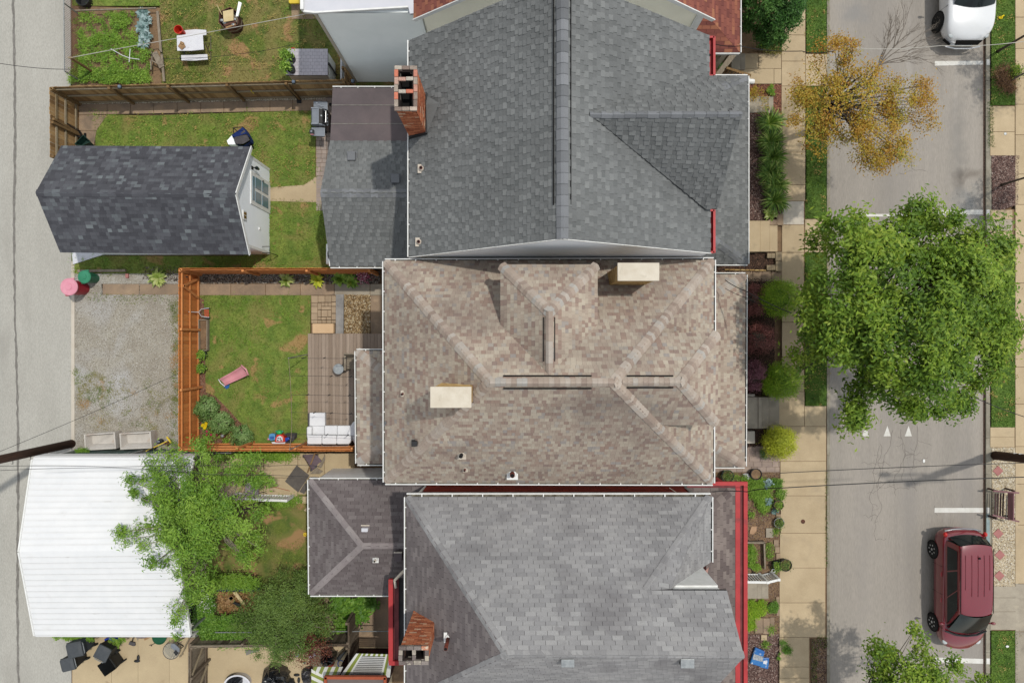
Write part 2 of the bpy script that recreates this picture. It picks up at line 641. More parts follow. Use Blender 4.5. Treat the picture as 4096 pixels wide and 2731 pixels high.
def stones(name, m, polys, dens, size, z=0.0, parent=None, flat=0.6, holes=(), kind='stuff', elong=1.0):
 X, Y=[], []
 for p in polys:
  x, y=sample(p, dens, holes)
  X.append(x);Y.append(y)
 x=np.concatenate(X);y=np.concatenate(Y)
 n=len(x)
 s=RNG.uniform(size[0], size[1], n)*0.5
 an=RNG.uniform(0, 6.283, n)
 ca, sa=np.cos(an), np.sin(an)
 e=s*elong
 zz=np.full(n, z)+s*flat*0.3
 top=np.stack([x+s*0.2, y, zz+s*flat], 1)
 c=[np.stack([x+ca*e, y+sa*e, zz], 1), np.stack([x-sa*s, y+ca*s, zz], 1),
  np.stack([x-ca*e, y-sa*e, zz], 1), np.stack([x+sa*s, y-ca*s, zz], 1)]
 V=np.empty((n, 4, 3, 3))
 for i in range(4):
  V[:, i, 0]=c[i];V[:, i, 1]=c[(i+1)%4];V[:, i, 2]=top
 o=np_mesh(name, m, V.reshape(-1, 3), 3, np.repeat(RNG.random(n), 4), parent)
 if kind: o['kind']=kind
 return o
def crown_points(c, rad, nclump, nleaf, sig, rough=0.25, shell=0.55, low=-0.5):
 """clump centres in an uneven ellipsoid and leaves round them"""
 d=RNG.normal(size=(nclump, 3))
 d/=np.linalg.norm(d, axis=1)[:, None]
 d[:, 2]=np.where(d[:, 2]<low, -d[:, 2], d[:, 2])
 az=np.arctan2(d[:, 1], d[:, 0])
 lob=1+rough*(np.sin(3*az+c[0])*0.5+np.sin(5*az+1.3+c[1])*0.35+np.sin(8*az+2.1)*0.3)
 rr=(shell+(1-shell)*RNG.random(nclump)**0.6)*lob
 cen=d*rr[:, None]*np.array(rad)+np.array(c)
 k=RNG.integers(0, nclump, nleaf)
 sg=sig*RNG.uniform(0.6, 1.3, nclump)
 off=RNG.normal(size=(nleaf, 3))*sg[k][:, None]
 off[:, 2]*=0.55
 pos=cen[k]+off
 ctint=RNG.uniform(-0.22, 0.22, nclump)
 rel=(pos[:, 2]-c[2])/max(rad[2], 0.1)
 tint=0.5+ctint[k]+RNG.uniform(-0.2, 0.2, nleaf)
 out=(pos-np.array(c))/np.array(rad)
 return cen, pos, tint, out
def limbs(mb, base, split, cen, r0, rnd, k=14, bend=0.25):
 base=Vector(base);split=Vector(split)
 idx=list(range(len(cen)))
 rnd.shuffle(idx)
 for i in idx[:k]:
  q=Vector(cen[i])
  t0=rnd.uniform(0.35, 1.0)
  s=base.lerp(split, t0)
  m1=s.lerp(q, 0.4)+Vector((rnd.uniform(-bend, bend), rnd.uniform(-bend, bend), rnd.uniform(0, bend)))
  r=r0*rnd.uniform(0.35, 0.6)
  mb.tube([s, m1, q], [r, r*0.6, r*0.2], 6)
def tree(name, label, base, top, cc, rad, m_leaf, m_bark, nclump, nleaf, size, sig, r0=0.15, rough=0.25, shell=0.5, k=16, up=0.5, aspect=0.5,
 cat='tree', low=-0.5, seed=1, group=None):
 rnd=random.Random(seed)
 t=thing(name, label, cat, base, group)
 cen, pos, tint, out=crown_points(cc, rad, nclump, nleaf, sig, rough, shell, low)
 mb=MB()
 b, tp=Vector(base), Vector(top)
 mid=b.lerp(tp, 0.5)+Vector((rnd.uniform(-.08, .08), rnd.uniform(-.08, .08), 0))
 mb.tube([b, b.lerp(mid, 0.15), mid, tp], [r0*1.35, r0, r0*0.8, r0*0.45], 10)
 mb.build('trunk', m_bark, t, smooth=True)
 mb=MB()
 limbs(mb, b.lerp(tp, 0.35), tp, cen, r0*0.8, rnd, k)
 mb.build('limbs', m_bark, t, smooth=True)
 leaf_cloud('crown', m_leaf, t, pos, size, up, aspect, out*0.9, tint)
 return t
def rosette(mb, c, n, ln, w, rise, rnd, segs=3, tint=(0, 1)):
 for i in range(n):
  a=rnd.uniform(0, 6.283)
  l_=ln*rnd.uniform(0.6, 1.1)
  dx, dy=math.cos(a), math.sin(a)
  rs=rise*rnd.uniform(0.6, 1.2)
  pts=[]
  for s in range(segs+1):
   t=s/segs
   pts.append((c[0]+dx*l_*t, c[1]+dy*l_*t, c[2]+rs*math.sin(t*2.2)*1.0))
  vs, fs=[], []
  for s, p in enumerate(pts):
   t=s/segs
   ww=w*(0.5+1.0*t if t<0.5 else 2.0*(1-t))*0.5+0.002
   vs+=[(p[0]-dy*ww, p[1]+dx*ww, p[2]), (p[0]+dy*ww, p[1]-dx*ww, p[2])]
  for s in range(segs): fs.append((2*s, 2*s+1, 2*s+3, 2*s+2))
  mb.add(vs, fs, rnd.uniform(*tint))
def bush(name, label, c, rad, m_leaf, nleaf, size, aspect=0.5, cat='bush', group=None, hollow=0.6, m_in=None, up=0.1, nclump=60, sig=None, z0=0.12):
 t=thing(name, label, cat, (c[0], c[1], z0), group)
 rad=np.array(rad, float)
 d=RNG.normal(size=(nclump, 3));d/=np.linalg.norm(d, axis=1)[:, None]
 cen=d*rad*RNG.uniform(0.72, 0.98, nclump)[:, None]
 k=RNG.integers(0, nclump, nleaf)
 sg=sig if sig else float(rad.mean())*0.16
 pos=cen[k]+RNG.normal(size=(nleaf, 3))*sg
 rr=np.linalg.norm(pos/rad, axis=1)
 keep=(rr>hollow)&(pos[:, 2]>-rad[2]*0.9)
 pos=pos[keep];k=k[keep]
 out=pos/rad
 tint=0.5+RNG.uniform(-0.2, 0.2, nclump)[k]+RNG.uniform(-0.25, 0.25, len(pos))
 leaf_cloud('foliage', m_leaf, t, pos+np.array((c[0], c[1], c[2])), size, up, aspect, out*2.2, tint)
 if m_in:
  mb=MB()
  rnd=random.Random(3)
  for i in range(26):
   q=Vector(cen[i%nclump])
   mb.tube([(c[0], c[1], z0), (c[0]+q.x*.45, c[1]+q.y*.45, c[2]+q.z*.3), (c[0]+q.x, c[1]+q.y, c[2]+q.z)], [0.02, 0.014, 0.005], 4)
  mb.ball((c[0], c[1], c[2]-0.05), tuple(float(q)*hollow*0.95 for q in rad), 10, 6)
  mb.build('stems', m_in, t)
 return t
def brick_face(p, u, v, n, W, Hh, out, rnd, bw=0.2, bh=0.065, gap=0.012, proud=0.012, d=0.05, shape=None):
 """bricks in running bond on a wall face; p is a lower corner; u along, v up, n outwards"""
 rows=int(Hh/(bh+gap))
 for r in range(rows):
  x=-(0.5*(bw+gap))*(r%2)
  y=r*(bh+gap)+gap
  while x<W:
   a, b=max(0.0, x), min(W, x+bw)
   if b-a>0.03 and (shape is None or shape((a+b)/2, y)):
    pr=proud*rnd.uniform(0.4, 1.2)
    b4=[p+u*a+v*y, p+u*b+v*y, p+u*b+v*(y+bh), p+u*a+v*(y+bh)]
    f4=[q+n*pr for q in b4]
    k4=[q-n*d for q in b4]
    mid=f4[0]
    vis=1 if (Vector((0, 0, HC))-mid).dot(n)>0 and abs(mid.x)<0.75*(HC-mid.z) and abs(mid.y)<0.5*(HC-mid.z) else 0
    out.append((vis+0.001*mid.z*vis, f4+k4, [(0, 1, 2, 3), (1, 0, 4, 5), (2, 1, 5, 6), (3, 2, 6, 7), (0, 3, 7, 4)], rnd.random()))
   x+=bw+gap
def finish_bricks(out, m, parent, cap=300):
 out.sort(key=lambda r:-r[0])
 for r in out[:cap]: MB().add(r[1], r[2], r[3]).build('brick', m, parent)
 if len(out)>cap:
  mb=MB()
  for r in out[cap:]: mb.add(r[1], r[2], r[3])
  mb.build('bricks', m, parent)['kind']='stuff'
# ================================================================== materials
XR=(D(1900, 0).x+D(2262, 0).x)/2
def rb(x, y, rx, ry, c, s): p=D(x, y);return (p.x-XR, p.y, rx, ry, c, s)
m_road=mat('road_asphalt', (174, 166, 156), (160, 153, 144), scale=0.5, stretch=(1.6, 0.12, 1), fine=0.13, fscale=45, bump=0.25, bscale=120,
 spots=[((146, 141, 136), 0.35, 0.56, 0.72, 0.5), ((196, 190, 183), 0.8, 0.6, 0.75, 0.4), ((100, 90, 82), 2.2, 0.72, 0.8, 0.5)],
 blobs=[rb(2205, 408, .42, .62, (84, 74, 66), .85), rb(2235, 400, .6, .3, (120, 110, 100), .6), rb(2225, 470, 1.0, 1.0, (146, 146, 144), .8), rb(2200, 330, .5, 3.0, (140, 136, 130), .6), rb(2080, 620, .6, 4.5, (158, 152, 146), .6), rb(2215, 1200, .45, 5.0, (152, 146, 140), .5), rb(1985, 1250, .5, 6.0, (152, 146, 140), .45), rb(2085, 1150, .5, 6.0, (156, 150, 144), .45), rb(1960, 30, .9, .8, (140, 140, 140), .5)])
m_alley=mat('alley_asphalt', (186, 183, 174), (177, 174, 165), scale=0.7, stretch=(1, 0.3, 1), fine=0.13, fscale=40, bump=0.2, bscale=120,
 spots=[((158, 154, 146), 0.7, 0.58, 0.75, 0.5), ((200, 196, 188), 2.5, 0.62, 0.75, 0.4)])
m_seam=mat('tar_seam', (118, 114, 108), (140, 136, 130), scale=6, fine=0.2)
m_crack=mat('crack', (112, 104, 98), (130, 122, 114), scale=5)
m_paint=mat('road_paint', (238, 236, 230), (222, 219, 210), scale=3, fine=0.08, rough=0.7, spots=[((176, 170, 160), 9, 0.66, 0.74, 0.7)])
m_walk=mat('concrete_tan', (205, 184, 150), (192, 171, 138), scale=1.3, tint=0.05, fine=0.09, fscale=50, bump=0.15, bscale=90,
 spots=[((166, 150, 126), 1.1, 0.58, 0.75, 0.55), ((150, 132, 108), 12, 0.70, 0.78, 0.4)])
m_walk_grey=mat('concrete_grey', (178, 168, 150), (160, 150, 134), scale=1.8, tint=0.10, fine=0.09, fscale=50, bump=0.15, bscale=90,
 spots=[((128, 120, 108), 1.6, 0.55, 0.74, 0.6), ((205, 192, 168), 3, 0.6, 0.75, 0.5)])
m_walk_pale=mat('concrete_pale', (214, 205, 190), (206, 196, 180), scale=3, fine=0.05)
m_walk_brown=mat('concrete_worn', (172, 148, 122), (150, 130, 110), scale=1.6, tint=0.12, fine=0.12, fscale=40, bump=0.2, bscale=80,
 spots=[((116, 104, 92), 2.0, 0.55, 0.72, 0.7), ((196, 172, 142), 3, 0.6, 0.74, 0.5)])
m_patio=mat('concrete_patio', (206, 186, 150), (196, 176, 142), scale=1.1, tint=0.03, fine=0.07, fscale=40, bump=0.1, bscale=80,
 spots=[((160, 138, 108), 2.6, 0.64, 0.76, 0.55), ((130, 112, 90), 8, 0.72, 0.8, 0.5)])
m_kerb=mat('kerb_stone', (166, 160, 144), (146, 138, 122), scale=3, tint=0.15, fine=0.15, bump=0.2)
m_kerb_dark=mat('gutter_dirt', (146, 122, 106), (166, 134, 116), scale=5, fine=0.3, fscale=20)
m_soil=mat('garden_soil', (150, 122, 92), (124, 100, 76), scale=2.2, fine=0.22, fscale=30, bump=0.6, bscale=40,
 spots=[((96, 78, 60), 3, 0.58, 0.7, 0.6), ((182, 152, 116), 2, 0.6, 0.72, 0.5)])
m_mulch=mat('mulch_ground', (92, 70, 62), (74, 56, 50), scale=3, fine=0.35, fscale=35, bump=0.8, bscale=50)
m_mulch_chip=mat('mulch_chips', (100, 78, 70), ramp=[(0, (54, 38, 34)), (0.3, (84, 62, 56)), (0.6, (112, 86, 78)), (0.85, (134, 108, 98)), (1, (176, 160, 150))])
m_mulch_dark=mat('mulch_dark', (66, 46, 36), ramp=[(0, (38, 26, 20)), (0.4, (62, 44, 34)), (0.8, (88, 64, 50)), (1, (120, 92, 76))])
m_mulch_red=mat('mulch_red', (120, 74, 56), ramp=[(0, (80, 48, 38)), (0.4, (118, 74, 58)), (0.8, (150, 98, 76)), (1, (176, 130, 104))])
m_gravel_ground=mat('gravel_ground', (176, 170, 156), (158, 150, 136), scale=1.4, fine=0.22, fscale=45, bump=0.5, bscale=60,
 spots=[((190, 190, 190), 0.5, 0.48, 0.66, 0.7), ((132, 120, 104), 1.7, 0.6, 0.74, 0.5)])
m_gravel=mat('gravel_stones', (176, 170, 156), ramp=[(0, (118, 108, 96)), (0.25, (156, 148, 134)), (0.6, (184, 178, 166)), (0.9, (208, 204, 196)), (1, (232, 230, 224))])
m_pebble_tan=mat('pebbles_tan', (170, 140, 100), ramp=[(0, (92, 74, 50)), (0.3, (140, 112, 76)), (0.6, (176, 148, 106)), (0.85, (204, 184, 146)), (1, (230, 220, 196))])
m_pebble_grey=mat('pebbles_grey', (120, 112, 102), ramp=[(0, (62, 56, 50)), (0.35, (100, 92, 84)), (0.7, (136, 126, 116)), (1, (176, 168, 156))])
m_pebble_white=mat('pebbles_white', (200, 190, 170), ramp=[(0, (120, 106, 88)), (0.3, (180, 164, 136)), (0.7, (216, 202, 176)), (1, (244, 238, 222))])
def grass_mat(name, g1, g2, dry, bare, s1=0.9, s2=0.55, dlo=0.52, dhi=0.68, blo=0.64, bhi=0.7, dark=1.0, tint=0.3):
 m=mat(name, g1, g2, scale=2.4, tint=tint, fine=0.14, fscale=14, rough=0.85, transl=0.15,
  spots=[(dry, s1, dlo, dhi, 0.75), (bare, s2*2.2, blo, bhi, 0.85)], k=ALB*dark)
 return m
GR=dict(g1=(158, 176, 80), g2=(118, 148, 60), dry=(168, 162, 92), bare=(206, 166, 112), dlo=.48, dhi=.62, blo=.61, bhi=.67, tint=.45)
m_grass=grass_mat('lawn_grass', **GR)
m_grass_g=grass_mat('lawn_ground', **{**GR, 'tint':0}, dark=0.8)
GV=dict(g1=(120, 152, 60), g2=(92, 128, 50), dry=(136, 158, 68), bare=(176, 158, 96), blo=0.68, bhi=0.74, tint=.4)
m_verge=grass_mat('verge_grass', **GV)
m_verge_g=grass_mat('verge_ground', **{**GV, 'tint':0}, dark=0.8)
GD=dict(g1=(136, 150, 66), g2=(104, 126, 56), dry=(172, 156, 98), bare=(204, 160, 114), dlo=0.42, dhi=0.58, blo=0.57, bhi=0.66, tint=.4)
m_dry=grass_mat('dry_lawn_grass', **GD)
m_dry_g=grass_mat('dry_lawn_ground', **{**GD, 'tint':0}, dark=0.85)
RG1=[(0, (100, 103, 103)), (0.35, (115, 117, 117)), (0.6, (124, 126, 126)), (1, (144, 146, 145))]
m_sh_grey=mat('shingle_slate_grey', (118, 122, 125), ramp=RG1, scale=0.5, fine=0.12, fscale=60, rough=0.95, bump=0.3, bscale=150)
m_sh_cap1=mat('cap_slate_grey', (124, 126, 130), ramp=[(0, (112, 114, 117)), (1, (140, 142, 146))], scale=1, fine=0.12, fscale=60)
m_sh_brown=mat('shingle_brown_blend', (170, 154, 140), scale=0.45, fine=0.10, fscale=60, rough=0.95, bump=0.3, bscale=150,
 ramp=[(0, (158, 138, 128)), (0.14, (168, 144, 130)), (0.3, (178, 161, 146)), (0.5, (185, 169, 153)), (0.7, (191, 177, 160)), (0.86, (200, 188, 170)), (1, (168, 160, 154))],
 spots=[((120, 108, 102), 0.55, 0.50, 0.74, 0.5)])
m_sh_cap2=mat('cap_brown', (190, 178, 164), ramp=[(0, (160, 142, 130)), (0.4, (180, 164, 150)), (0.8, (192, 180, 168)), (1, (178, 174, 168))], scale=1, fine=0.1, fscale=60)
m_sh_light=mat('shingle_three_tab_grey', (158, 158, 160), scale=0.6, fine=0.12, fscale=60, rough=0.95, bump=0.3, bscale=150,
 ramp=[(0, (146, 145, 146)), (0.4, (157, 156, 157)), (0.8, (165, 164, 164)), (1, (173, 172, 172))],
 spots=[((122, 119, 121), 0.75, 0.52, 0.72, 0.6), ((184, 182, 180), 1.3, 0.58, 0.74, 0.4), ((104, 100, 102), 2.6, .64, .78, .4)])
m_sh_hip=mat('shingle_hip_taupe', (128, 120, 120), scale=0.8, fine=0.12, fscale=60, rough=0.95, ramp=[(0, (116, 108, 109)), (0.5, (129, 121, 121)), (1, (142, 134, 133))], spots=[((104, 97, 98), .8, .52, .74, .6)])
m_sh_capd=mat('cap_taupe', (150, 141, 140), ramp=[(0, (142, 132, 132)), (1, (160, 152, 150))], scale=1, fine=.1)
m_sh_dark=mat('shingle_plum_grey', (112, 102, 104), scale=0.8, fine=0.12, fscale=60, rough=0.95, bump=0.3, bscale=150,
 ramp=[(0, (106, 97, 97)), (0.5, (118, 109, 109)), (1, (129, 121, 120))], spots=[((140, 132, 132), 1.0, 0.58, 0.76, 0.35), ((84, 76, 78), 0.9, 0.6, 0.75, 0.4)])
m_sh_shed=mat('shingle_charcoal_blend', (92, 92, 98), scale=0.8, fine=0.12, fscale=60, rough=0.95, bump=0.3, bscale=150,
 ramp=[(0, (72, 72, 78)), (0.45, (84, 85, 91)), (0.75, (93, 94, 100)), (0.88, (98, 101, 106)), (0.95, (110, 115, 119)), (1, (124, 130, 133))])
m_sh_maroon=mat('shingle_maroon', (140, 84, 74), scale=0.8, fine=0.1, ramp=[(0, (116, 66, 60)), (0.4, (136, 80, 70)), (0.8, (152, 92, 76)), (1, (168, 112, 84))])
m_sh_porch=mat('shingle_umber', (122, 110, 106), scale=0.8, fine=0.12, ramp=[(0, (104, 92, 90)), (0.5, (122, 110, 106)), (1, (142, 130, 124))])
m_roll=mat('roll_roofing', (110, 100, 101), (99, 90, 92), scale=1.2, fine=0.12, fscale=60, spots=[((124, 110, 110), 0.9, 0.56, 0.74, 0.5)])
m_deck_under=mat('roof_felt', (60, 58, 58), (48, 46, 46))
m_white=mat('white_trim', (236, 236, 234), (222, 222, 218), scale=4, rough=0.6, k=.78, spots=[((170, 168, 158), 5, 0.66, 0.78, 0.4)])
m_trough=mat('gutter_trough', (150, 146, 134), (96, 88, 74), scale=6, fine=0.3, fscale=20)
m_redmetal=mat('red_metal', (196, 62, 64), (180, 52, 54), scale=2, rough=0.55, spots=[((120, 60, 60), 1.5, 0.62, 0.75, 0.6)])
m_redtrough=mat('red_trough', (136, 72, 74), (110, 60, 62), scale=3, fine=0.2)
m_brick=mat('brick_red', (186, 112, 78), scale=8, fine=0.2, fscale=60, bump=0.4, ramp=[(0, (160, 88, 60)), (0.4, (196, 114, 78)), (0.75, (210, 130, 90)), (0.92, (218, 150, 112)), (1, (222, 196, 168))])
m_brick_cap=mat('brick_weathered', (168, 150, 136), scale=8, fine=0.25, fscale=40, ramp=[(0, (124, 104, 96)), (0.4, (176, 162, 148)), (0.6, (198, 190, 176)), (0.8, (196, 116, 92)), (1, (214, 130, 104))])
m_brick_cap2=mat('brick_lichen', (150, 140, 132), scale=8, fine=0.3, fscale=40, ramp=[(0, (104, 92, 88)), (0.5, (146, 136, 130)), (0.9, (186, 176, 158)), (1, (200, 130, 100))],
 spots=[((214, 206, 184), 9, 0.60, 0.68, 0.8)])
m_mortar=mat('mortar', (232, 222, 202), (212, 198, 174), scale=20, fine=0.2)
m_soot=mat('soot', (46, 34, 28), (28, 22, 20), scale=8, fine=0.4)
m_painted_brick=mat('brick_painted_red', (128, 42, 28), scale=6, fine=0.15, ramp=[(0, (108, 34, 24)), (0.6, (130, 44, 30)), (1, (150, 54, 38))])
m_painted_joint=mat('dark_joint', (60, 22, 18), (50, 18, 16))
m_tanbrick=mat('brick_buff', (206, 170, 110), scale=6, fine=0.15, ramp=[(0, (176, 138, 84)), (0.5, (204, 168, 108)), (1, (222, 190, 132))])
m_capstone=mat('chimney_cap', (228, 218, 200), (214, 202, 182), scale=3, fine=0.08, spots=[((180, 170, 148), 4, 0.62, 0.74, 0.5)])
m_siding_blue=mat('siding_pale_blue', (236, 240, 244), (228, 233, 238), scale=1, fine=0.04, rough=0.6, k=.95)
m_siding_grey=mat('siding_pale_grey', (238, 242, 240), (230, 235, 233), scale=1, fine=0.04, rough=0.6, k=.95)
m_siding_cream=mat('siding_cream', (244, 240, 222), (236, 232, 214), scale=1, fine=0.04, rough=0.6, k=.95)
m_siding_tan=mat('siding_tan', (206, 196, 178), (196, 186, 168), scale=1, fine=0.04)
m_membrane=mat('white_membrane', (226, 226, 232), (214, 216, 224), scale=1.2, spots=[((150, 130, 112), 1.8, 0.66, 0.76, 0.4)])
m_pvc=mat('pipe_cream', (224, 214, 200), (200, 188, 172), scale=6)
m_pipe_black=mat('pipe_black', (44, 44, 46), (30, 30, 32), rough=0.5)
m_pipe_rust=mat('pipe_rust', (126, 62, 48), (98, 48, 38), scale=9)
m_black=mat('black_hole', (14, 13, 13), (10, 10, 10))
m_glass=mat('window_glass', (104, 136, 156), (124, 154, 172), scale=1.5, rough=0.25, spec=0.6)  # sky reflection put into the panes as a blue-grey base colour
m_glass_dark=mat('dark_glass', (18, 24, 26), (34, 46, 46), scale=2.0, rough=0.08, spec=0.35)
m_bark=mat('bark', (104, 92, 80), (76, 66, 56), scale=9, fine=0.3, fscale=30)
m_bark_pale=mat('bark_pale', (150, 140, 128), (116, 106, 96), scale=9, fine=0.3, fscale=30)
m_polewood=mat('pole_wood', (88, 58, 42), (58, 40, 32), scale=5, stretch=(6, 6, 0.5), fine=0.3, fscale=20)
LE=lambda n, *cs, tr=0.28: mat(n, cs[0], ramp=[(i/(len(cs)-1), c) for i, c in enumerate(cs)], scale=1.2, rough=0.55, spec=0.35, transl=tr)
m_leaf_maple=LE('leaf_maple', (66, 98, 32), (100, 138, 42), (134, 170, 52), (168, 196, 66), (206, 220, 98), tr=.38)
m_leaf_gold=LE('leaf_gold', (162, 104, 42), (198, 144, 54), (208, 170, 62), (188, 178, 66), (146, 164, 66))
m_leaf_willow=LE('leaf_willow', (76, 116, 38), (108, 152, 50), (138, 180, 62), (162, 200, 76), (186, 216, 104))
m_leaf_conifer=LE('leaf_conifer', (42, 84, 34), (66, 114, 44), (90, 140, 58), (120, 166, 76))
m_leaf_juniper=LE('leaf_juniper', (76, 104, 46), (104, 134, 58), (126, 154, 70), (152, 176, 86))
m_leaf_lime=LE('leaf_lime', (160, 176, 36), (194, 206, 50), (220, 226, 64), (238, 238, 90))
m_leaf_green=LE('leaf_green_bush', (110, 160, 32), (146, 192, 42), (178, 214, 54), (206, 230, 76))
m_leaf_barberry=LE('leaf_barberry', (104, 54, 52), (140, 80, 74), (166, 104, 94), (188, 134, 118))
m_leaf_plum=LE('leaf_plum', (120, 64, 78), (152, 92, 106), (176, 118, 130), (196, 146, 152))
m_leaf_red=LE('leaf_red_maple', (84, 40, 32), (118, 62, 48), (142, 84, 62), (156, 112, 74))
m_leaf_peony=LE('leaf_peony', (76, 116, 52), (112, 150, 76), (148, 180, 106), (180, 204, 140))
m_leaf_weed=LE('leaf_weed', (92, 136, 40), (126, 170, 54), (154, 194, 68), (188, 218, 100))
m_leaf_blue=LE('leaf_cabbage', (92, 124, 118), (120, 150, 146), (150, 176, 174), (184, 204, 204), tr=0.1)
m_leaf_lily=LE('leaf_daylily', (78, 118, 36), (106, 146, 48), (136, 172, 60), (184, 200, 106))
m_leaf_hosta=LE('leaf_hosta', (120, 146, 50), (160, 184, 80), (200, 212, 120), (222, 228, 160))
m_leaf_ivy=LE('leaf_ivy', (72, 120, 38), (102, 150, 50), (132, 178, 64), (164, 202, 90))
m_yellow_flower=mat('petal_yellow', (236, 208, 20), (220, 190, 10))
m_pink_flower=mat('petal_pink', (190, 60, 96), (160, 40, 80))
m_white_flower=mat('petal_white', (236, 236, 228), (220, 220, 210))
m_fence_brown=mat('cedar_brown', (136, 108, 72), ramp=[(0, (140, 108, 70)), (0.5, (168, 132, 88)), (1, (192, 156, 108))], scale=2, stretch=(3, 3, 0.4), fine=0.16, fscale=25)
m_fence_rail=mat('cedar_weathered', (158, 146, 124), ramp=[(0, (140, 122, 92)), (1, (172, 160, 138))], scale=4, fine=0.2, fscale=25)
m_fence_post=mat('cedar_post', (140, 112, 74), (118, 92, 60), scale=4, fine=0.2, fscale=25)
m_fence_orange=mat('stained_orange', (190, 106, 48), ramp=[(0, (206, 124, 62)), (0.5, (222, 138, 72)), (1, (232, 150, 82))], scale=3, fine=0.08, fscale=25)
m_fence_orail=mat('stained_orange_rail', (206, 122, 62), ramp=[(0, (218, 142, 82)), (1, (232, 158, 98))], scale=4, fine=0.1)
m_fence_old=mat('grey_old_boards', (128, 114, 96), ramp=[(0, (98, 84, 70)), (0.5, (124, 110, 94)), (1, (152, 140, 122))], scale=3, stretch=(3, 3, 0.4), fine=0.25, fscale=25)
m_deckwood=mat('deck_boards', (168, 150, 134), ramp=[(0, (148, 130, 114)), (0.5, (166, 148, 132)), (1, (180, 162, 146))], scale=3, stretch=(8, 0.6, 1), fine=0.14, fscale=25)
m_metal=mat('galvanised', (180, 184, 184), (150, 154, 156), scale=8, metal=0.6, rough=0.45)
m_wire=mat('wire_black', (42, 42, 44), (30, 30, 32), rough=0.6)
m_wire_pale=mat('wire_pale', (206, 202, 192), (180, 176, 166), rough=0.6)
# ================================================================== ground
def surf(name, pts, z0, z1, m, tint=0.5, kind='structure', parent=None):
 o=MB().prism([(p.x, p.y) for p in pts], z0, z1, tint).build(name, m, parent)
 if kind and not parent: o['kind']=kind
 return o
def rect(x0, y0, x1, y1): return [(x0, y0), (x1, y0), (x1, y1), (x0, y1)]
def R4(x0, y0, x1, y1, h=0.0): return L('M', rect(x0, y0, x1, y1), h)
surf('ground', [Vector((-400, -400, 0)), Vector((400, -400, 0)), Vector((400, 400, 0)), Vector((-400, 400, 0))], -0.3, -0.04, m_soil)
xr0, xr1=D(1900, 0).x, D(2262, 0).x
surf('road', [Vector((xr0, -60, 0)), Vector((xr1, -60, 0)), Vector((xr1, 60, 0)), Vector((xr0, 60, 0))], -0.03, 0.0, m_road)
surf('alley', [Vector((-32, -60, 0)), D(165, 3000), D(165, 600), D(163, 0), D(163, -1500), Vector((-32, 60, 0))], -0.03, 0.03, m_alley)
def ribbon(name, pts, w, z, m, rnd, kind='structure'):
 vs, fs=[], []
 for i, p in enumerate(pts):
  a=pts[max(i-1, 0)];b=pts[min(i+1, len(pts)-1)]
  d=Vector((b[0]-a[0], b[1]-a[1], 0)).normalized()
  ww=w*rnd.uniform(0.6, 1.3)/2
  vs+=[(p[0]-d.y*ww, p[1]+d.x*ww, z), (p[0]+d.y*ww, p[1]-d.x*ww, z)]
 for i in range(len(pts)-1): fs.append((2*i, 2*i+1, 2*i+3, 2*i+2))
 return vs, fs
rnd=random.Random(5)
pts=[]
for y in range(-60, 1640, 12):
 x=30+14*(y/1568.0)+2.5*math.sin(y/130.0)+rnd.uniform(-1, 1)
 pts.append(D(x, y, 0.03))
v_, f_=ribbon('s', pts, 0.10, 0.034, None, rnd)
mb=MB().add(v_, f_)
mb.build('alley_seam', m_seam)['kind']='structure'
mb=MB()
for cx, y0, y1, dens in ((2085, 960, 1568, 3), (2030, 980, 1568, 3), (2145, 1100, 1500, 2), (2022, 330, 470, 2), (2060, 300, 500, 2), (2210, 1110, 1300, 1)):
 for j in range(dens):
  x=cx+rnd.uniform(-22, 22);y=y0+rnd.uniform(0, 60)
  pl=[]
  dx=rnd.uniform(-3, 3)
  while y<y1*(0.7+0.3*rnd.random()):
   pl.append(D(x, y));y+=rnd.uniform(5, 10)
   dx=dx*0.5+rnd.uniform(-4, 4);x+=dx
   if rnd.random()<0.25 and len(pl)>2:
    q=[D(x, y)];bx, by=x, y;s=rnd.choice((-1, 1))
    for _ in range(rnd.randint(2, 7)):
     bx+=s*rnd.uniform(3, 8);by+=rnd.uniform(-5, 5);q.append(D(bx, by))
    a, b=ribbon('c', q, 0.012, 0.003, None, rnd);mb.add(a, b)
  if len(pl)>2:
   a, b=ribbon('c', pl, 0.014, 0.003, None, rnd);mb.add(a, b)
mb.build('road_cracks', m_crack)['kind']='structure'
def marking(name, pts): return surf(name, pts, 0.001, 0.005, m_paint)
for (s, p) in (('B', [(280, 770), (925, 766), (925, 812), (280, 828)]), ('d', [(1390, 1320), (1710, 1316), (1710, 1346), (1390, 1348)]),
 ('d', [(916, 1342), (1220, 1344), (1220, 1360), (916, 1358)]), ('d', [(916, 1450), (1220, 1455), (1220, 1472), (916, 1466)]),
 ('l', [(1547, 347), (1888, 347), (1888, 380), (1547, 380)]), ('l', [(1547, 1388), (1888, 1398), (1888, 1432), (1547, 1420)])):
 marking('parking_line', L(s, p))
for (x0, x1, xa) in ((938, 981, 961), (1073, 1117, 1097), (1206, 1250, 1230)):
 marking('yield_triangle', L('h', [(x0, 1245), (x1, 1245), (xa, 1180)]))
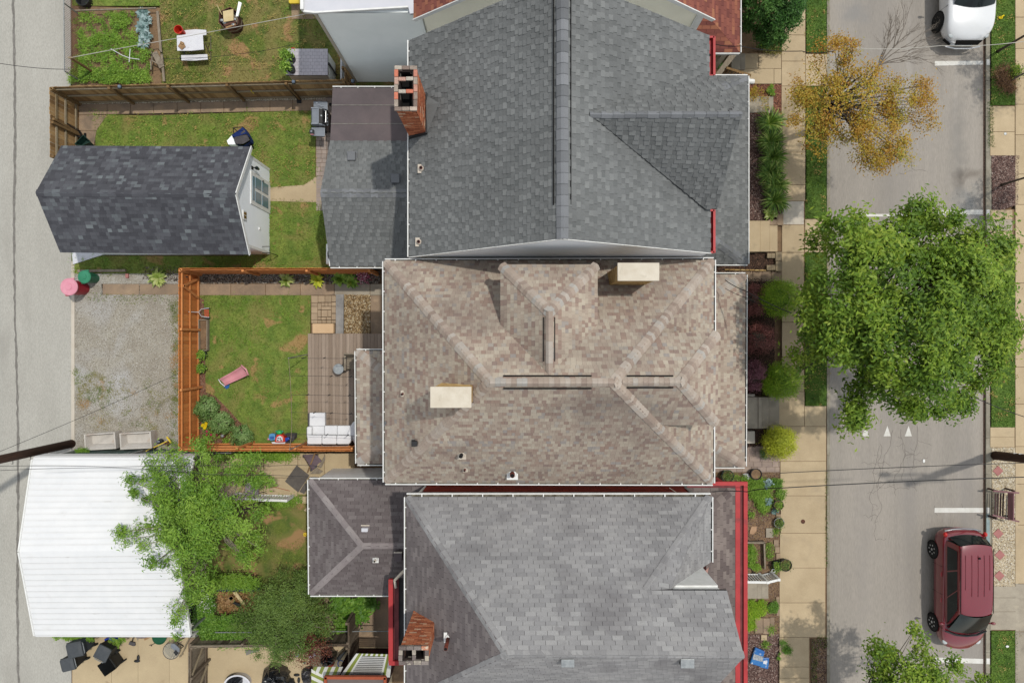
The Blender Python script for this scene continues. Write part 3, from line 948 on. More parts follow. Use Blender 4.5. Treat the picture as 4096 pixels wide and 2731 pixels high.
def pavement(name, cells, m, z=0.12, gap=0.012, mats=None, seed=1):
 """cells: list of sheet rectangles, each one slab"""
 root=None
 r=random.Random(seed)
 allp=[q for c in cells for q in c[1]]
 base=MB()
 for c in cells:
  pp=L(c[0], c[1], 0.0)
  base.prism([(p.x, p.y) for p in pp], -0.03, z-0.02, 0.5)
 root=base.build(name, m_soil)
 root['kind']='structure'
 for i, c in enumerate(cells):
  pp=L(c[0], c[1], z)
  cx=sum(p.x for p in pp)/len(pp);cy=sum(p.y for p in pp)/len(pp)
  q=[]
  for p in pp:
   d=Vector((p.x-cx, p.y-cy, 0))
   l_=d.length
   q.append(Vector((p.x, p.y, 0))-d/l_*gap*1.2)
  mm=c[2] if len(c)>2 else m
  zz=z+r.uniform(-0.002, 0.003)
  MB().prism([(p.x, p.y) for p in q], z-0.05, zz, r.random()).build('slab', mm, root)
 return root
ys=[-70, 16, 81, 141, 198, 275, 350, 425, 462]
cells=[]
for a, b in zip(ys[:-1], ys[1:]): cells.append(('M', rect(1795, a, 1850, b)))
cells.append(('M', rect(1797, 462, 1847, 516), m_walk_pale))
for a, b in zip([516, 580, 660, 740, 820], [580, 660, 740, 820, 899]): cells.append(('M', rect(1796, a, 1847, b)))
cells.append(('M', rect(1772, 899, 1848, 979)))
cells+=[('M', rect(1790, 979, 1898, 1059)), ('M', rect(1792, 1059, 1898, 1138)), ('M', rect(1793, 1138, 1897, 1224)), ('M', rect(1791, 1224, 1897, 1303.5)),
 ('M', rect(1790, 1303.5, 1896, 1383.6)), ('M', rect(1790, 1383.6, 1896, 1462.7)), ('M', rect(1790, 1462.7, 1859, 1531)), ('M', rect(1790, 1531, 1859, 1556)),
 ('M', rect(1790, 1556, 1859, 1660)),
 ('M', rect(1850, 124, 1900, 198)), ('M', rect(1849, 503, 1900, 580)), ('M', rect(1848, 932, 1898, 979)),
 ('M', rect(1700, 123, 1742, 158)), ('M', rect(1742, 123, 1795, 158)), ('M', rect(1700, 158, 1778, 193)), ('M', rect(1778, 158, 1795, 193))]
pavement('sidewalk', cells, m_walk)
cells=[]
for a, b in zip([-80, 40, 112, 180, 240, 310, 400, 470, 560, 650, 740, 843, 928, 1025, 1111, 1205, 1340, 1450], [40, 112, 180, 240, 310, 400, 470, 560, 650, 740, 843, 928, 1025, 1111, 1205, 1340, 1450, 1640]):
 cells.append(('M', rect(2332, a, 2412, b), m_walk if a<1300 else m_walk_grey))
cells+=[('M', rect(2274, 244, 2331, 303)), ('M', rect(2274, 303, 2331, 358)), ('M', rect(2274, 482, 2326, 504)), ('M', rect(2274, 504, 2326, 530), m_walk_grey), ('M', rect(2274, 530, 2326, 553)),
 ('M', rect(2274, 981, 2331, 1003)), ('M', rect(2274, 1003, 2331, 1027)),
 ('M', rect(2274, 1346, 2336, 1372), m_walk_grey), ('M', rect(2274, 1372, 2336, 1404), m_walk_grey), ('M', rect(2274, 1404, 2336, 1446), m_walk_grey)]
pavement('sidewalk_east', cells, m_walk, seed=2)
def kerb(name, x0, x1, y0, y1, seg, m, z=0.12):
 r=random.Random(4)
 root=surf(name, R4(x0, y0, x1, y1), -0.03, z-0.02, m_kerb)
 y=y0
 while y<y1:
  b=min(y+seg, y1)
  pp=R4(x0, y+0.4, x1, b-0.4, z)
  MB().prism([(p.x, p.y) for p in pp], z-0.06, z+r.uniform(0, .004), r.random()).build('kerb_stone', m, root)
  y=b
kerb('kerb', 1899.5, 1904, -60, 1640, 92, m_kerb)
kerb('kerb_east', 2265, 2273.5, -60, 1640, 82, m_kerb)
surf('gutter_dirt', R4(2258, -60, 2265, 1640), -0.03, 0.006, m_kerb_dark)
MB().prism([(p.x, p.y) for p in R4(1780, 500, 1797, 586)], -.03, .09).build('soil', m_soil)['kind']='structure'
for (y0, y1) in ((137, 150), (482, 494), (1165, 1178), (1511, 1524)):
 surf('kerb_paint', R4(2265.5, y0, 2273, y1, 0.12), 0.125, 0.129, m_paint)
m_teal=mat('kerb_teal_paint', (158, 176, 176), (140, 156, 158), scale=5, spots=[((166, 160, 144), 6, 0.55, 0.7, 0.8)])
surf('kerb_paint', R4(2265.5, 1179, 2273, 1400, 0.12), 0.125, 0.128, m_teal)
verge=[rect(1850, -70, 1899.5, 124), rect(1849, 198, 1899.5, 503), rect(1848, 580, 1899.5, 932), rect(2274, -70, 2331, 243), rect(2274, 553, 2331, 981), rect(2274, 1447, 2336, 1640), rect(1898, 1465, 1899, 1466)]
vp=[]
for i, r_ in enumerate(verge):
 pp=L('M', r_, 0.1)
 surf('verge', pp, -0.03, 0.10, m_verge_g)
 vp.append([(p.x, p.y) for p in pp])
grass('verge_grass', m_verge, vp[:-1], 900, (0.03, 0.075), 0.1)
VP=vp[:-1]
grass('kerb_weeds', m_verge, [[(p.x, p.y) for p in R4(1892, 1080, 1898, 1300)]], 900, (0.03, 0.09), 0.11)
grass('kerb_weeds', m_verge, [[(p.x, p.y) for p in L('M', [(2262, 235), (2276, 235), (2278, 340), (2264, 340)])]], 1400, (0.04, 0.12), 0.1)
pp=R4(1861, 1463, 1899, 1640)
surf('verge', pp, -0.03, 0.10, m_soil)
stones('soil_crumbs', m_mulch_chip, [[(p.x, p.y) for p in pp]], 900, (0.02, 0.05), 0.1)
grass('verge_grass', m_verge, [[(p.x, p.y) for p in R4(1861, 1463, 1874, 1600)], [(p.x, p.y) for p in R4(1874, 1455, 1899, 1485)]], 900, (0.03, 0.08), 0.1)
pp=L('M', [(2274, 359), (2336, 359), (2333, 470), (2300, 481), (2276, 487)])
surf('mulch_bed', pp, -0.03, 0.11, m_mulch)
stones('mulch_chips', m_mulch_chip, [[(p.x, p.y) for p in pp]], 2600, (0.03, 0.08), 0.11, flat=0.3, elong=1.8)
pp=L('M', [(2274, 1027), (2334, 1027), (2337, 1345), (2276, 1345)])
surf('pebble_strip', pp, -0.03, 0.10, mat('pebble_mortar', (214, 196, 162), (196, 176, 142), scale=3, fine=0.15))
stones('pebbles', m_pebble_white, [[(p.x, p.y) for p in pp]], 1500, (0.02, 0.06), 0.10, flat=0.4)
m_paver_red=mat('paver_rose', (186, 128, 122), (172, 114, 110), scale=4, fine=0.1)
for (x, y) in ((1990, 90), (1992, 527), (2003, 675), (2000, 820)):
 pp=L('l', [(x-36, y), (x, y-36), (x+36, y), (x, y+36)], 0.12)
 surf('rose_paver', pp, 0.05, 0.125, m_paver_red)
# ---------------- back yards: sheets of ground
def area(name, pts, m, z=0.06, sheet='M'):
 pp=L(sheet, pts, z) if not isinstance(pts[0], Vector) else pts
 surf(name, pp, -0.03, z, m)
 return [(p.x, p.y) for p in pp]
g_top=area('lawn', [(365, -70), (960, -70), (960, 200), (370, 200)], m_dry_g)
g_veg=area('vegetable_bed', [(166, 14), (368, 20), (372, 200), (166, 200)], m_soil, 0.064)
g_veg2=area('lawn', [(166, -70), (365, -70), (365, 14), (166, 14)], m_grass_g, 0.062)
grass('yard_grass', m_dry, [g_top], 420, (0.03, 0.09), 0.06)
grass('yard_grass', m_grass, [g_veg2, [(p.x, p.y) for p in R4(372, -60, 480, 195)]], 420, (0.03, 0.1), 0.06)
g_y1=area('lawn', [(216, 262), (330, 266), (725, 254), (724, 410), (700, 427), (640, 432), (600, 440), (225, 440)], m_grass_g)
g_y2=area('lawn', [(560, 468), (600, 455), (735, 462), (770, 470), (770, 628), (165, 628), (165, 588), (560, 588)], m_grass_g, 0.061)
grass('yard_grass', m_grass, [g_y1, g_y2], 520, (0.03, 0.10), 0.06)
pp=L('M', [(600, 434), (640, 430), (700, 426), (725, 408), (740, 408), (740, 466), (600, 462)])
surf('garden_path', pp, -0.03, 0.075, m_walk)
xs=[(181, 246), (246, 300), (300, 353), (353, 407), (407, 461), (461, 514), (514, 567), (567, 620), (620, 672), (672, 730)]
cells=[]
for i, (a, b) in enumerate(xs):
 sl_=0.018
 cells.append(('M', [(a, 240-(a-181)*sl_), (b, 240-(b-181)*sl_), (b, 264-(b-181)*sl_), (a, 264-(a-181)*sl_)]))
cells+=[('M', [(181, 265), (246, 264), (222, 300), (181, 300)]), ('M', [(181, 300), (222, 300), (214, 345), (181, 345)])]
pavement('fence_walk', cells, m_walk_brown, z=0.08, seed=6)
pp=L('M', [(185, 231), (750, 220), (750, 230), (185, 241)])
surf('pebble_strip', pp, -0.03, 0.07, m_gravel_ground)
stones('pebbles', m_pebble_white, [[(p.x, p.y) for p in pp]], 2600, (0.03, 0.06), 0.07)
cells=[]
r_=random.Random(9)
y=224
while y<478:
 off=r_.uniform(-4, 4)
 for (a, b) in ((726, 738+off), (738+off, 750), (750, 764)):
  cells.append(('M', rect(a, y, b, y+10)))
 y+=10
pavement('paver_path', cells, mat('paver_grey_pink', (178, 160, 148), (158, 146, 138), scale=3, tint=0.12, fine=0.1), z=0.08, gap=0.008, seed=8)
g_pk=area('gravel_pad', [(166, 612), (412, 612), (414, 1040), (166, 1040)], m_gravel_ground, 0.05)
stones('gravel', m_gravel, [g_pk], 900, (0.015, 0.04), 0.05)
def clover(name, polys, n, m, sz=.04):
 c=[]
 for p in polys:
  x, y=sample(p, n)
  c+=list(zip(x, y))
 c=np.array(c)
 k=RNG.integers(0, len(c), len(c)*16)
 s=RNG.uniform(.03, .16, len(c))[k]
 pos=np.stack([c[k, 0]+RNG.normal(0, 1, len(k))*s, c[k, 1]+RNG.normal(0, 1, len(k))*s, RNG.uniform(.10, .15, len(k))], 1)
 leaf_cloud(name, m, None, pos, sz, .5, .7, None, .5+RNG.uniform(-.3, .3, len(c))[k]+RNG.uniform(-.2, .2, len(k)), kind='stuff')
clover('clover', [g_y1, g_y2, g_veg2], 9, m_leaf_weed)
clover('clover', [g_top], 3, m_leaf_weed)
clover('clover', [[(p.x, p.y) for p in L('M', q)] for q in ([(470, 682), (712, 682), (700, 760), (560, 800), (470, 760)], [(480, 760), (620, 790), (640, 900), (600, 1000), (530, 900)])], 10, m_leaf_weed)
clover('clover', VP, 5, m_leaf_weed)
clover('dry_tufts', [g_top, g_y1]+VP, 4, mat('straw_tuft', (196, 176, 104), (170, 152, 86)), .05)
surf('concrete_edge', R4(163.5, 600, 171, 1016, 0.07), -0.03, 0.07, m_walk_pale)
pavement('yard_path', [('M', rect(235, 652, 320, 677)), ('M', rect(320, 652, 411, 677))], m_walk_brown, z=0.07, seed=10)
gp=[[(p.x, p.y) for p in L('M', q)] for q in ([(205, 672), (412, 677), (412, 692), (300, 700), (205, 690)], [(392, 692), (412, 692), (412, 1000), (395, 1000), (400, 800)], [(172, 850), (230, 850), (260, 905), (180, 940)], [(240, 870), (412, 880), (412, 985), (200, 985)], [(172, 620), (400, 612), (400, 628), (172, 640)])]
grass('gravel_weeds', m_grass, gp[:2]+gp[4:], 230, (0.03, 0.1), 0.05, w=0.03)
cl=[]
for i in range(230):
 q=random.choice(gp[1:4])
 x, yv=sample(q, 1.2)
 if len(x): cl.append((x[0], yv[0]))
X=np.concatenate([RNG.normal(c[0], 0.08, 34) for c in cl]);Y=np.concatenate([RNG.normal(c[1], 0.08, 34) for c in cl])
leaf_cloud('gravel_weeds', m_dry, None, np.stack([X, Y, np.full(len(X), 0.075)], 1), 0.035, 0.6, 0.5, kind='stuff')
g_y3=area('lawn', [(458, 677), (714, 677), (712, 765), (707, 1020), (560, 1020), (458, 900)], m_grass_g)
bed3=L('M', [(456, 680), (470, 690), (474, 900), (497, 910), (540, 955), (572, 990), (585, 1024), (456, 1024)])
surf('mulch_bed', bed3, -0.03, 0.07, mat('bed_brown', (142, 112, 90), (122, 94, 76), scale=3, fine=0.25, fscale=30, bump=0.5, bscale=50))
stones('mulch_chips', m_mulch_red, [[(p.x, p.y) for p in bed3]], 900, (0.015, 0.045), 0.07, flat=0.4, elong=1.5)
grass('yard_grass', m_grass, [g_y3], 520, (0.03, 0.10), 0.06, holes=[[(p.x, p.y) for p in bed3]])
pavement('garden_walk', [('M', rect(458, 652, 530, 678)), ('M', rect(530, 652, 610, 678)), ('M', rect(610, 652, 690, 678)), ('M', rect(690, 652, 768, 678)), ('M', rect(768, 652, 850, 678), m_walk_grey), ('M', rect(850, 652, 905, 678), m_walk_grey)], m_walk_brown, z=0.08, seed=12)
pp=L('M', [(458, 626), (872, 624), (872, 651), (458, 651)])
surf('rock_bed', pp, -0.03, 0.06, m_soil)
stones('river_rocks', m_pebble_grey, [[(p.x, p.y) for p in pp]], 900, (0.04, 0.10), 0.06)
pp=L('M', [(335, 612), (412, 612), (412, 650), (330, 640)])
stones('river_rocks', m_pebble_grey, [[(p.x, p.y) for p in pp]], 500, (0.03, 0.08), 0.05)
cells=[]
pv=[(230, 78, 294, 146), (296, 78, 360, 142), (362, 78, 424, 142), (426, 78, 470, 138), (230, 148, 290, 182), (292, 148, 326, 212), (328, 146, 360, 180), (362, 146, 390, 180), (392, 146, 424, 180), (426, 142, 470, 180),
 (230, 184, 290, 248), (328, 184, 424, 214), (328, 218, 388, 282), (390, 218, 422, 280), (426, 184, 470, 248), (292, 216, 322, 282), (230, 250, 290, 312), (292, 284, 322, 312), (326, 286, 372, 312), (376, 284, 422, 312), (426, 252, 470, 312),
 (230, 314, 290, 344), (292, 316, 330, 344), (334, 316, 372, 344), (376, 316, 424, 344), (426, 316, 470, 344)]
for (a, b, c_, d_) in pv: cells.append(('p', rect(a, b, c_, d_)))
pavement('paver_patio', cells, mat('paver_tan', (188, 166, 138), (172, 150, 124), scale=3, tint=0.12, fine=0.1), z=0.08, gap=0.006, seed=13)
surf('stone_ledge', L('p', [(472, 68), (546, 66), (543, 446), (470, 446)], 0.12), -0.03, 0.2, mat('ledge_grey', (170, 166, 162), (140, 138, 136), scale=2.5, fine=0.12))
pp=L('p', [(548, 72), (797, 74), (795, 446), (546, 446)], 0.1)
surf('pebble_bed', pp, -0.03, 0.08, m_soil)
stones('pebbles', m_pebble_tan, [[(p.x, p.y) for p in pp]], 1900, (0.04, 0.085), 0.08)
surf('patio_strip', L('p', [(800, 76), (960, 76), (960, 446), (798, 446)], 0.1), -0.03, 0.07, m_walk_brown)
g_b1=area('lawn', [(455, 1120), (712, 1120), (712, 1475), (455, 1475)], m_dry_g, 0.05)
grass('yard_grass', m_grass, [[(p.x, p.y) for p in L('s', q)] for q in ([(880, 740), (1290, 690), (1430, 780), (1430, 880), (1310, 900), (1140, 830), (1060, 940), (880, 900)], [(950, 1090), (1050, 1050), (1130, 1090), (1110, 1190), (960, 1180)],
 [(800, 1280), (1000, 1240), (1240, 1290), (1340, 1230), (1440, 1250), (1440, 1568), (700, 1568)], [(1370, 1000), (1440, 1000), (1440, 1300), (1390, 1240)])], 520, (0.03, 0.1), 0.05)
cells=[]
for (a, b) in ((480, 562), (562, 605), (605, 684), (684, 745), (745, 815)):
 cells.append(('M', rect(a, 1040, b, 1097)))
 cells.append(('M', rect(a, 1097, b, 1148) if b<700 else rect(a, 1097, b, 1135)))
pavement('patio', cells, m_patio, z=0.06, seed=14)
cells=[('M', rect(166, 1462, 256, 1640)), ('M', rect(256, 1462, 317, 1640)), ('M', rect(317, 1462, 389, 1640)), ('M', rect(389, 1462, 432, 1640))]
pavement('drive', cells, m_patio, z=0.05, seed=15)
surf('patio', R4(470, 1485, 900, 1640, 0.05), -0.03, 0.05, m_patio)
surf('patio', R4(745, 1340, 960, 1485, 0.05), -0.03, 0.046, m_walk_brown)
surf('patio', R4(165, 1036, 460, 1500, 0.05), -0.03, 0.032, m_walk_brown)
def bed(pts, m, chip, dens=2200, z=0.10, sz=(0.03, 0.07), name='mulch_bed', sheet='M'):
 pp=L(sheet, pts, z)
 surf(name, pp, -0.03, z, m)
 if chip: stones('mulch_chips', chip, [[(p.x, p.y) for p in pp]], dens, sz, z, flat=0.35, elong=1.7)
bed(rect(1640, 262, 1795, 505), m_mulch, m_mulch_chip)
bed(rect(1640, 195, 1795, 222), m_mulch, m_mulch_red, 2600)
bed(rect(1640, 222, 1795, 262), m_mulch, m_mulch_red, 1200, name='leaf_litter')
surf('stone_slab', L('v', [(204, 418), (382, 418), (382, 560), (204, 565)], 0.12), 0.02, 0.135, m_walk_grey)
surf('stone_slab', L('v', [(386, 418), (432, 418), (432, 568), (388, 568)], 0.12), 0.02, 0.14, m_walk_grey)
bed(rect(1640, 578, 1795, 626), m_mulch, m_mulch_dark, 3000)
bed(rect(1640, 640, 1778, 906), m_mulch, m_mulch_dark, 3000)
bed(rect(1640, 984, 1765, 1026), m_mulch, m_mulch_dark, 3000)
surf('mulch_bed', R4(1640, 1074, 1791, 1456, 0.1), -0.03, 0.10, m_soil)
stones('soil_crumbs', m_mulch_chip, [[(p.x, p.y) for p in R4(1700, 1080, 1791, 1456)]], 700, (0.015, 0.045), 0.1)
bed(rect(1640, 1457, 1787, 1640), m_mulch, m_mulch_chip, 2400)
cells=[]
r_=random.Random(3)
for y in range(1024, 1074, 12):
 x=1640
 while x<1790:
  w=r_.choice((14, 20, 24))
  cells.append(('M', rect(x, y, min(x+w, 1791), y+12)))
  x+=w
pavement('paver_patio', cells, mat('paver_mauve', (180, 160, 144), (160, 142, 132), scale=3, tint=0.14, fine=0.1), z=0.11, gap=0.006, seed=17)
cells=[]
for x in range(1640, 1800, 22): cells.append(('M', rect(x, 622, min(x+22, 1797), 646)))
pavement('side_path', cells, m_walk_brown, z=0.11, seed=18)
# ================================================================== houses
RB=random.Random(21)
def roof(house, facets, style, m, cap=300, down=0.10, name='roof', edge=None):
 mb=MB()
 out, norms=[], []
 for f in facets:
  mb.slab([Vector(p)-Vector((0, 0, 0.012)) for p in f], (0, 0, -down), mi=0)
  norms.append(newell([Vector(p) for p in f]))
 r=mb.build(name, edge or m_deck_under, house)
 for f in facets: shingle_facet(f, style, out, RB)
 finish_shingles(out, m, r, cap)
 return r, norms
def wall_block(house, x0, x1, y0, y1, z1, m, z0=-0.03, name='wall'):
 return MB().box(((x0+x1)/2, (y0+y1)/2, (z0+z1)/2), (x1-x0, y1-y0, z1-z0)).build(name, m, house)
def clap(house, p, q, tops, out, m, rev=0.11, name='siding', z0=0.0, lip=0.014):
 """lap siding on a vertical wall from p to q (plan points); tops = [(t, z)] outline of the top along the wall"""
 p, q, out=Vector((p[0], p[1], 0)), Vector((q[0], q[1], 0)), Vector(out).normalized()
 mb=MB()
 zmax=max(t[1] for t in tops)
 z=z0
 def span(zz):
  res=[]
  ts=[i/200.0 for i in range(201)]
  ok=[]
  for t in ts:
   for (a, b) in zip(tops[:-1], tops[1:]):
    if a[0]<=t<=b[0]:
     h=a[1]+(b[1]-a[1])*(t-a[0])/max(b[0]-a[0], 1e-6)
     if h>=zz: ok.append(t)
     break
  return (min(ok), max(ok)) if ok else None
 while z<zmax-0.02:
  s=span(z+rev*0.6)
  if s:
   a=p.lerp(q, s[0]);b=p.lerp(q, s[1])
   zt=min(z+rev, zmax)
   lo_a, lo_b=a+out*(lip+0.004), b+out*(lip+0.004)
   mb.add([(lo_a.x, lo_a.y, z), (lo_b.x, lo_b.y, z), (b.x+out.x*.004, b.y+out.y*.004, zt), (a.x+out.x*.004, a.y+out.y*.004, zt), (a.x, a.y, z), (b.x, b.y, z)],
    [(0, 1, 2, 3), (4, 5, 1, 0)])
  z+=rev
 return mb.build(name, m, house)
def vent_pipe(loc, r, h, lean, m, label, fl=m_pvc, cat='vent pipe', name='vent_pipe'):
 t=thing(name, label, cat, loc)
 x, y, z=loc
 MB().box((x, y, z+0.01), (r*4.6, r*5.4, 0.02)).build('flashing', fl, t)
 MB().lathe((x, y, z), [(r*1.9, 0.0), (r*1.7, 0.05), (r*1.15, 0.11)], 14).build('collar', fl, t, smooth=True)
 top=Vector((x+lean[0], y+lean[1], z+h))
 MB().tube([(x, y, z), top], r, 12).build('pipe', m, t, smooth=True)
 MB().lathe(top+Vector((0, 0, 0.002)), [(r*0.75, 0.0), (r*0.7, 0.003)], 12).build('opening', m_black, t)
 return t
def box_vent(loc, d, label, m1, m2, rz=0.0, slope=(0, 0)):
 t=thing('roof_vent', label, 'roof vent', loc)
 x, y, z=loc
 MB().box((x, y, z+0.005), (d[0]*1.25, d[1]*1.25, 0.02), rz).build('flange', m2, t)
 MB().box((x, y, z+d[2]/2+0.02), d, rz, taper=0.92).build('hood', m1, t, bevel=0.01)
 return t
# ------------------------------------------------ grey cross-gabled house (H1)
h1=thing('house', 'big slate grey house with long ridge, cross gable and tall brick chimney', 'house', (1.3, 7.5, 0), 'houses in the row')
sw, nw=D(941, 590, 6.6), D(941, 93, 6.6)
rs, rn=D(1292, 548, 10.3), D(1292, -57, 10.3)
se, ne=D(1632, 581, 7.35), D(1628, 82, 7.35)
F=[[sw, rs, rn, nw], [rs, se, ne, rn]]
gr0, gr1=D(1355, 262, 9.86), D(1703, 261, 9.95)
gn, gs=D(1644, 177, 7.6), D(1648, 479, 7.6)
vn, vs_=D(1606, 172, 7.60), D(1620, 479, 7.56)
F+=[[gr0, gr1, gn, vn], [gr0, vs_, gs, gr1]]
pe0, pe1=D(1717, 175, 3.0), D(1717, 606, 3.0)
wx=6.15
def wallpt(e, other, x, h): return Vector((x, other, h))
F+=[[pe0, pe1, Vector((wx, pe1.y+1.3, 4.2)), Vector((wx, pe0.y-1.3, 4.2))], [pe1, Vector((wx, pe1.y, 3.0)), Vector((wx, pe1.y+1.3, 4.2))],
 [pe0, Vector((wx, pe0.y-1.3, 4.2)), Vector((wx, pe0.y, 3.0))]]
ax=-2.9
ar=D(735.8, 443, 4.3)
as_=D(759, 611, 3.0)
an=D(758.5, 324.4, 3.1)
F+=[[ar, as_, Vector((ax, as_.y, 3.0)), Vector((ax, ar.y, 4.3))], [an, ar, Vector((ax, ar.y, 4.3)), Vector((ax, an.y, 3.1))]]
r1, N1=roof(h1, F, 'arch_grey', m_sh_grey)
q=[D(764, 202, 2.75), an+Vector((0, 0, 0.01)), Vector((ax, an.y, 3.12)), Vector((ax, D(764, 202, 2.75).y, 2.75))]
MB().slab(q, (0, 0, -0.1)).build('roll_roofing', m_roll, h1)
for t_ in (0.33, 0.68):
 a=q[0].lerp(q[1], t_);b=q[3].lerp(q[2], t_)
 MB().bar(a+Vector((0, 0, .012)), b+Vector((0, 0, .012)), 0.03, 0.006).build('seam', m_seam, h1)
rc=MB().slab([sw+Vector((.12, .02, -.12)), nw+Vector((.12, 0, -.12)), rn+Vector((0, 0, -.14)), rs+Vector((0, .02, -.14))], (0, 0, -0.05))
wall_block(h1, sw.x+0.3, 6.0, sw.y+0.10, nw.y-.25, 6.45, m_siding_blue)
MB().slab([(gx_, nw.y-.28, z_) for gx_, z_ in ((sw.x+.3, 6.3), (rs.x, 10.1), (6.0, 7.2), (6.0, 6.3))], (0, .05, 0)).build('gable_wall', m_siding_blue, h1)
ys_=sw.y+0.06
gx0, gx1=sw.x+0.3, 6.0
rt=(rs.x-gx0)/(gx1-gx0)
clap(h1, (gx0, ys_), (gx1, ys_), [(0, 6.55), (rt, 10.15), (1, 7.3)], (0, -1, 0), m_siding_blue)
MB().prism([(gx0, ys_+.02), (gx1, ys_+.02), (gx1, ys_+.2), (gx0, ys_+.2)], 0, 6.4).build('wall', m_siding_blue, h1)
MB().slab([(gx0, ys_+.01, 6.3), (rs.x, ys_+.01, 10.1), (gx1, ys_+.01, 7.2), (gx1, ys_+.01, 6.3)], (0, 0.1, 0)).build('gable_wall', m_siding_blue, h1)
for a, b in ((sw, rs), (rs, se)):
 o_=Vector((0, -0.01, -0.05))
 MB().bar(a+o_, b+o_, 0.02, 0.10).build('rake_board', m_white, h1)
caps(rs, rn, N1[0], N1[1], m_sh_cap1, r1, exp=0.29, half=0.19, rnd=RB, lift=0.05, th=0.02)
caps(gr0, gr1, N1[2], N1[3], m_sh_cap1, r1, exp=0.3, half=0.14, rnd=RB, lift=0.04, th=0.015)
caps(pe1, Vector((wx, pe1.y+1.3, 4.2)), N1[4], N1[5], m_sh_cap1, r1, exp=0.5, half=0.17, rnd=RB)
caps(pe0, Vector((wx, pe0.y-1.3, 4.2)), N1[4], N1[6], m_sh_cap1, r1, exp=0.5, half=0.17, rnd=RB)
caps(ar, Vector((ax, ar.y, 4.3)), N1[7], N1[8], m_sh_cap1, r1, exp=0.25, half=0.17, rnd=RB)
for s_ in (-1, 1):
 MB().bar(rs+Vector((s_*.225, .9, -.13)), rn+Vector((s_*.225, 0, -.13)), 0.03, 0.05).build('vent_strip', m_black, r1)
G2=[m_white, m_trough]
gutter(sw, nw, (-1, 0, 0), h1, G2, w=0.04)
gutter(pe0, pe1, (1, 0, 0), h1, G2, w=0.03)
gutter(Vector((wx, pe1.y, 3)), pe1, (0, -1, 0), h1, G2, w=0.03)
gutter(pe0, Vector((wx, pe0.y, 3)), (0, 1, 0), h1, G2, w=0.02)
gutter(as_, Vector((-4.7, as_.y, 3)), (0, -1, 0), h1, G2, w=0.05)
gutter(q[0], q[3], (0, 1, 0), h1, G2, w=0.03)
MB().bar(as_+Vector((-.03, .7, -.02)), as_+Vector((-.03, 0, -.05)), 0.03, 0.12).build('fascia', m_white, h1)
for (y0, y1, hole) in ((85, 174, 'n'), (483, 579, 's')):
 a, b=D(1625, y0, 7.2), D(1625, y1, 7.2)
 w_=0.21
 mb=MB()
 mb.prism([(a.x, a.y), (a.x+w_, a.y), (a.x+w_, b.y), (a.x, b.y)], 7.02, 7.06, mi=0)
 mb.bar((a.x+w_, a.y+.02, 7.14), (a.x+w_, b.y-.02, 7.14), 0.07, 0.12, mi=0)
 mb.bar((a.x-.02, a.y, 7.14), (a.x+w_, a.y, 7.14), 0.06, 0.12, mi=0)
 mb.bar((a.x-.02, b.y, 7.14), (a.x+w_, b.y, 7.14), 0.06, 0.12, mi=0)
 g_=mb.build('gutter', [m_redmetal, m_redtrough], h1)
 yy=a.y-0.5 if hole=='n' else b.y+0.45
 MB().lathe((a.x+.09, yy, 7.064), [(0.045, 0), (0.045, 0.004)], 10).build('drain', m_black, g_)
wall_block(h1, as_.x+0.25, ax, as_.y+0.25, q[0].y-0.2, 2.72, m_siding_blue)
clap(h1, (as_.x+.25, as_.y+.24), (ax, as_.y+.24), [(0, 2.9), (1, 2.9)], (0, -1, 0), m_siding_blue)
for y_ in (pe0.y-.3, pe1.y+.3, (pe0.y+pe1.y)/2+1, (pe0.y+pe1.y)/2-1.2):
 MB().box((pe0.x-.35, y_, 1.45), (.2, .2, 2.9)).build('porch_post', m_white, h1)
MB().prism([(6.0, pe0.y-.2), (pe0.x-.2, pe0.y-.2), (pe0.x-.2, pe1.y+.2), (6.0, pe1.y+.2)], -0.03, 0.7).build('porch_floor', m_walk_grey, h1)
MB().tube([D(1722, 186, 2.9)-Vector((.15, 0, 0)), D(1730, 188, 2.75)], 0.09, 10).build('downspout', m_white, h1)
ch=thing('chimney', 'tall red brick chimney with three open flues at the grey roof edge', 'chimney', (-2.92, 6.95, 6.2))
x0, x1, y0, y1, zt=-3.19, -2.65, 6.38, 7.53, 9.25
zb=5.9
MB().prism([(x0+.01, y0+.01), (x1-.01, y0+.01), (x1-.01, y1-.01), (x0+.01, y1-.01)], zb, zt-0.62).build('core', m_mortar, ch)
out=[]
X_, Y_, Z_=Vector((1, 0, 0)), Vector((0, 1, 0)), Vector((0, 0, 1))
brick_face(Vector((x0, y0, zb)), X_, Z_, -Y_, x1-x0, zt-zb-.16, out, RB)
brick_face(Vector((x1, y0, zb)), Y_, Z_, X_, y1-y0, zt-zb-.16, out, RB)
brick_face(Vector((x0, y0, zb)), Y_, Z_, -X_, y1-y0, zt-zb-.16, out, RB)
brick_face(Vector((x0, y1, zb)), X_, Z_, Y_, x1-x0, zt-zb-.16, out, RB)
finish_bricks(out, m_brick, ch)
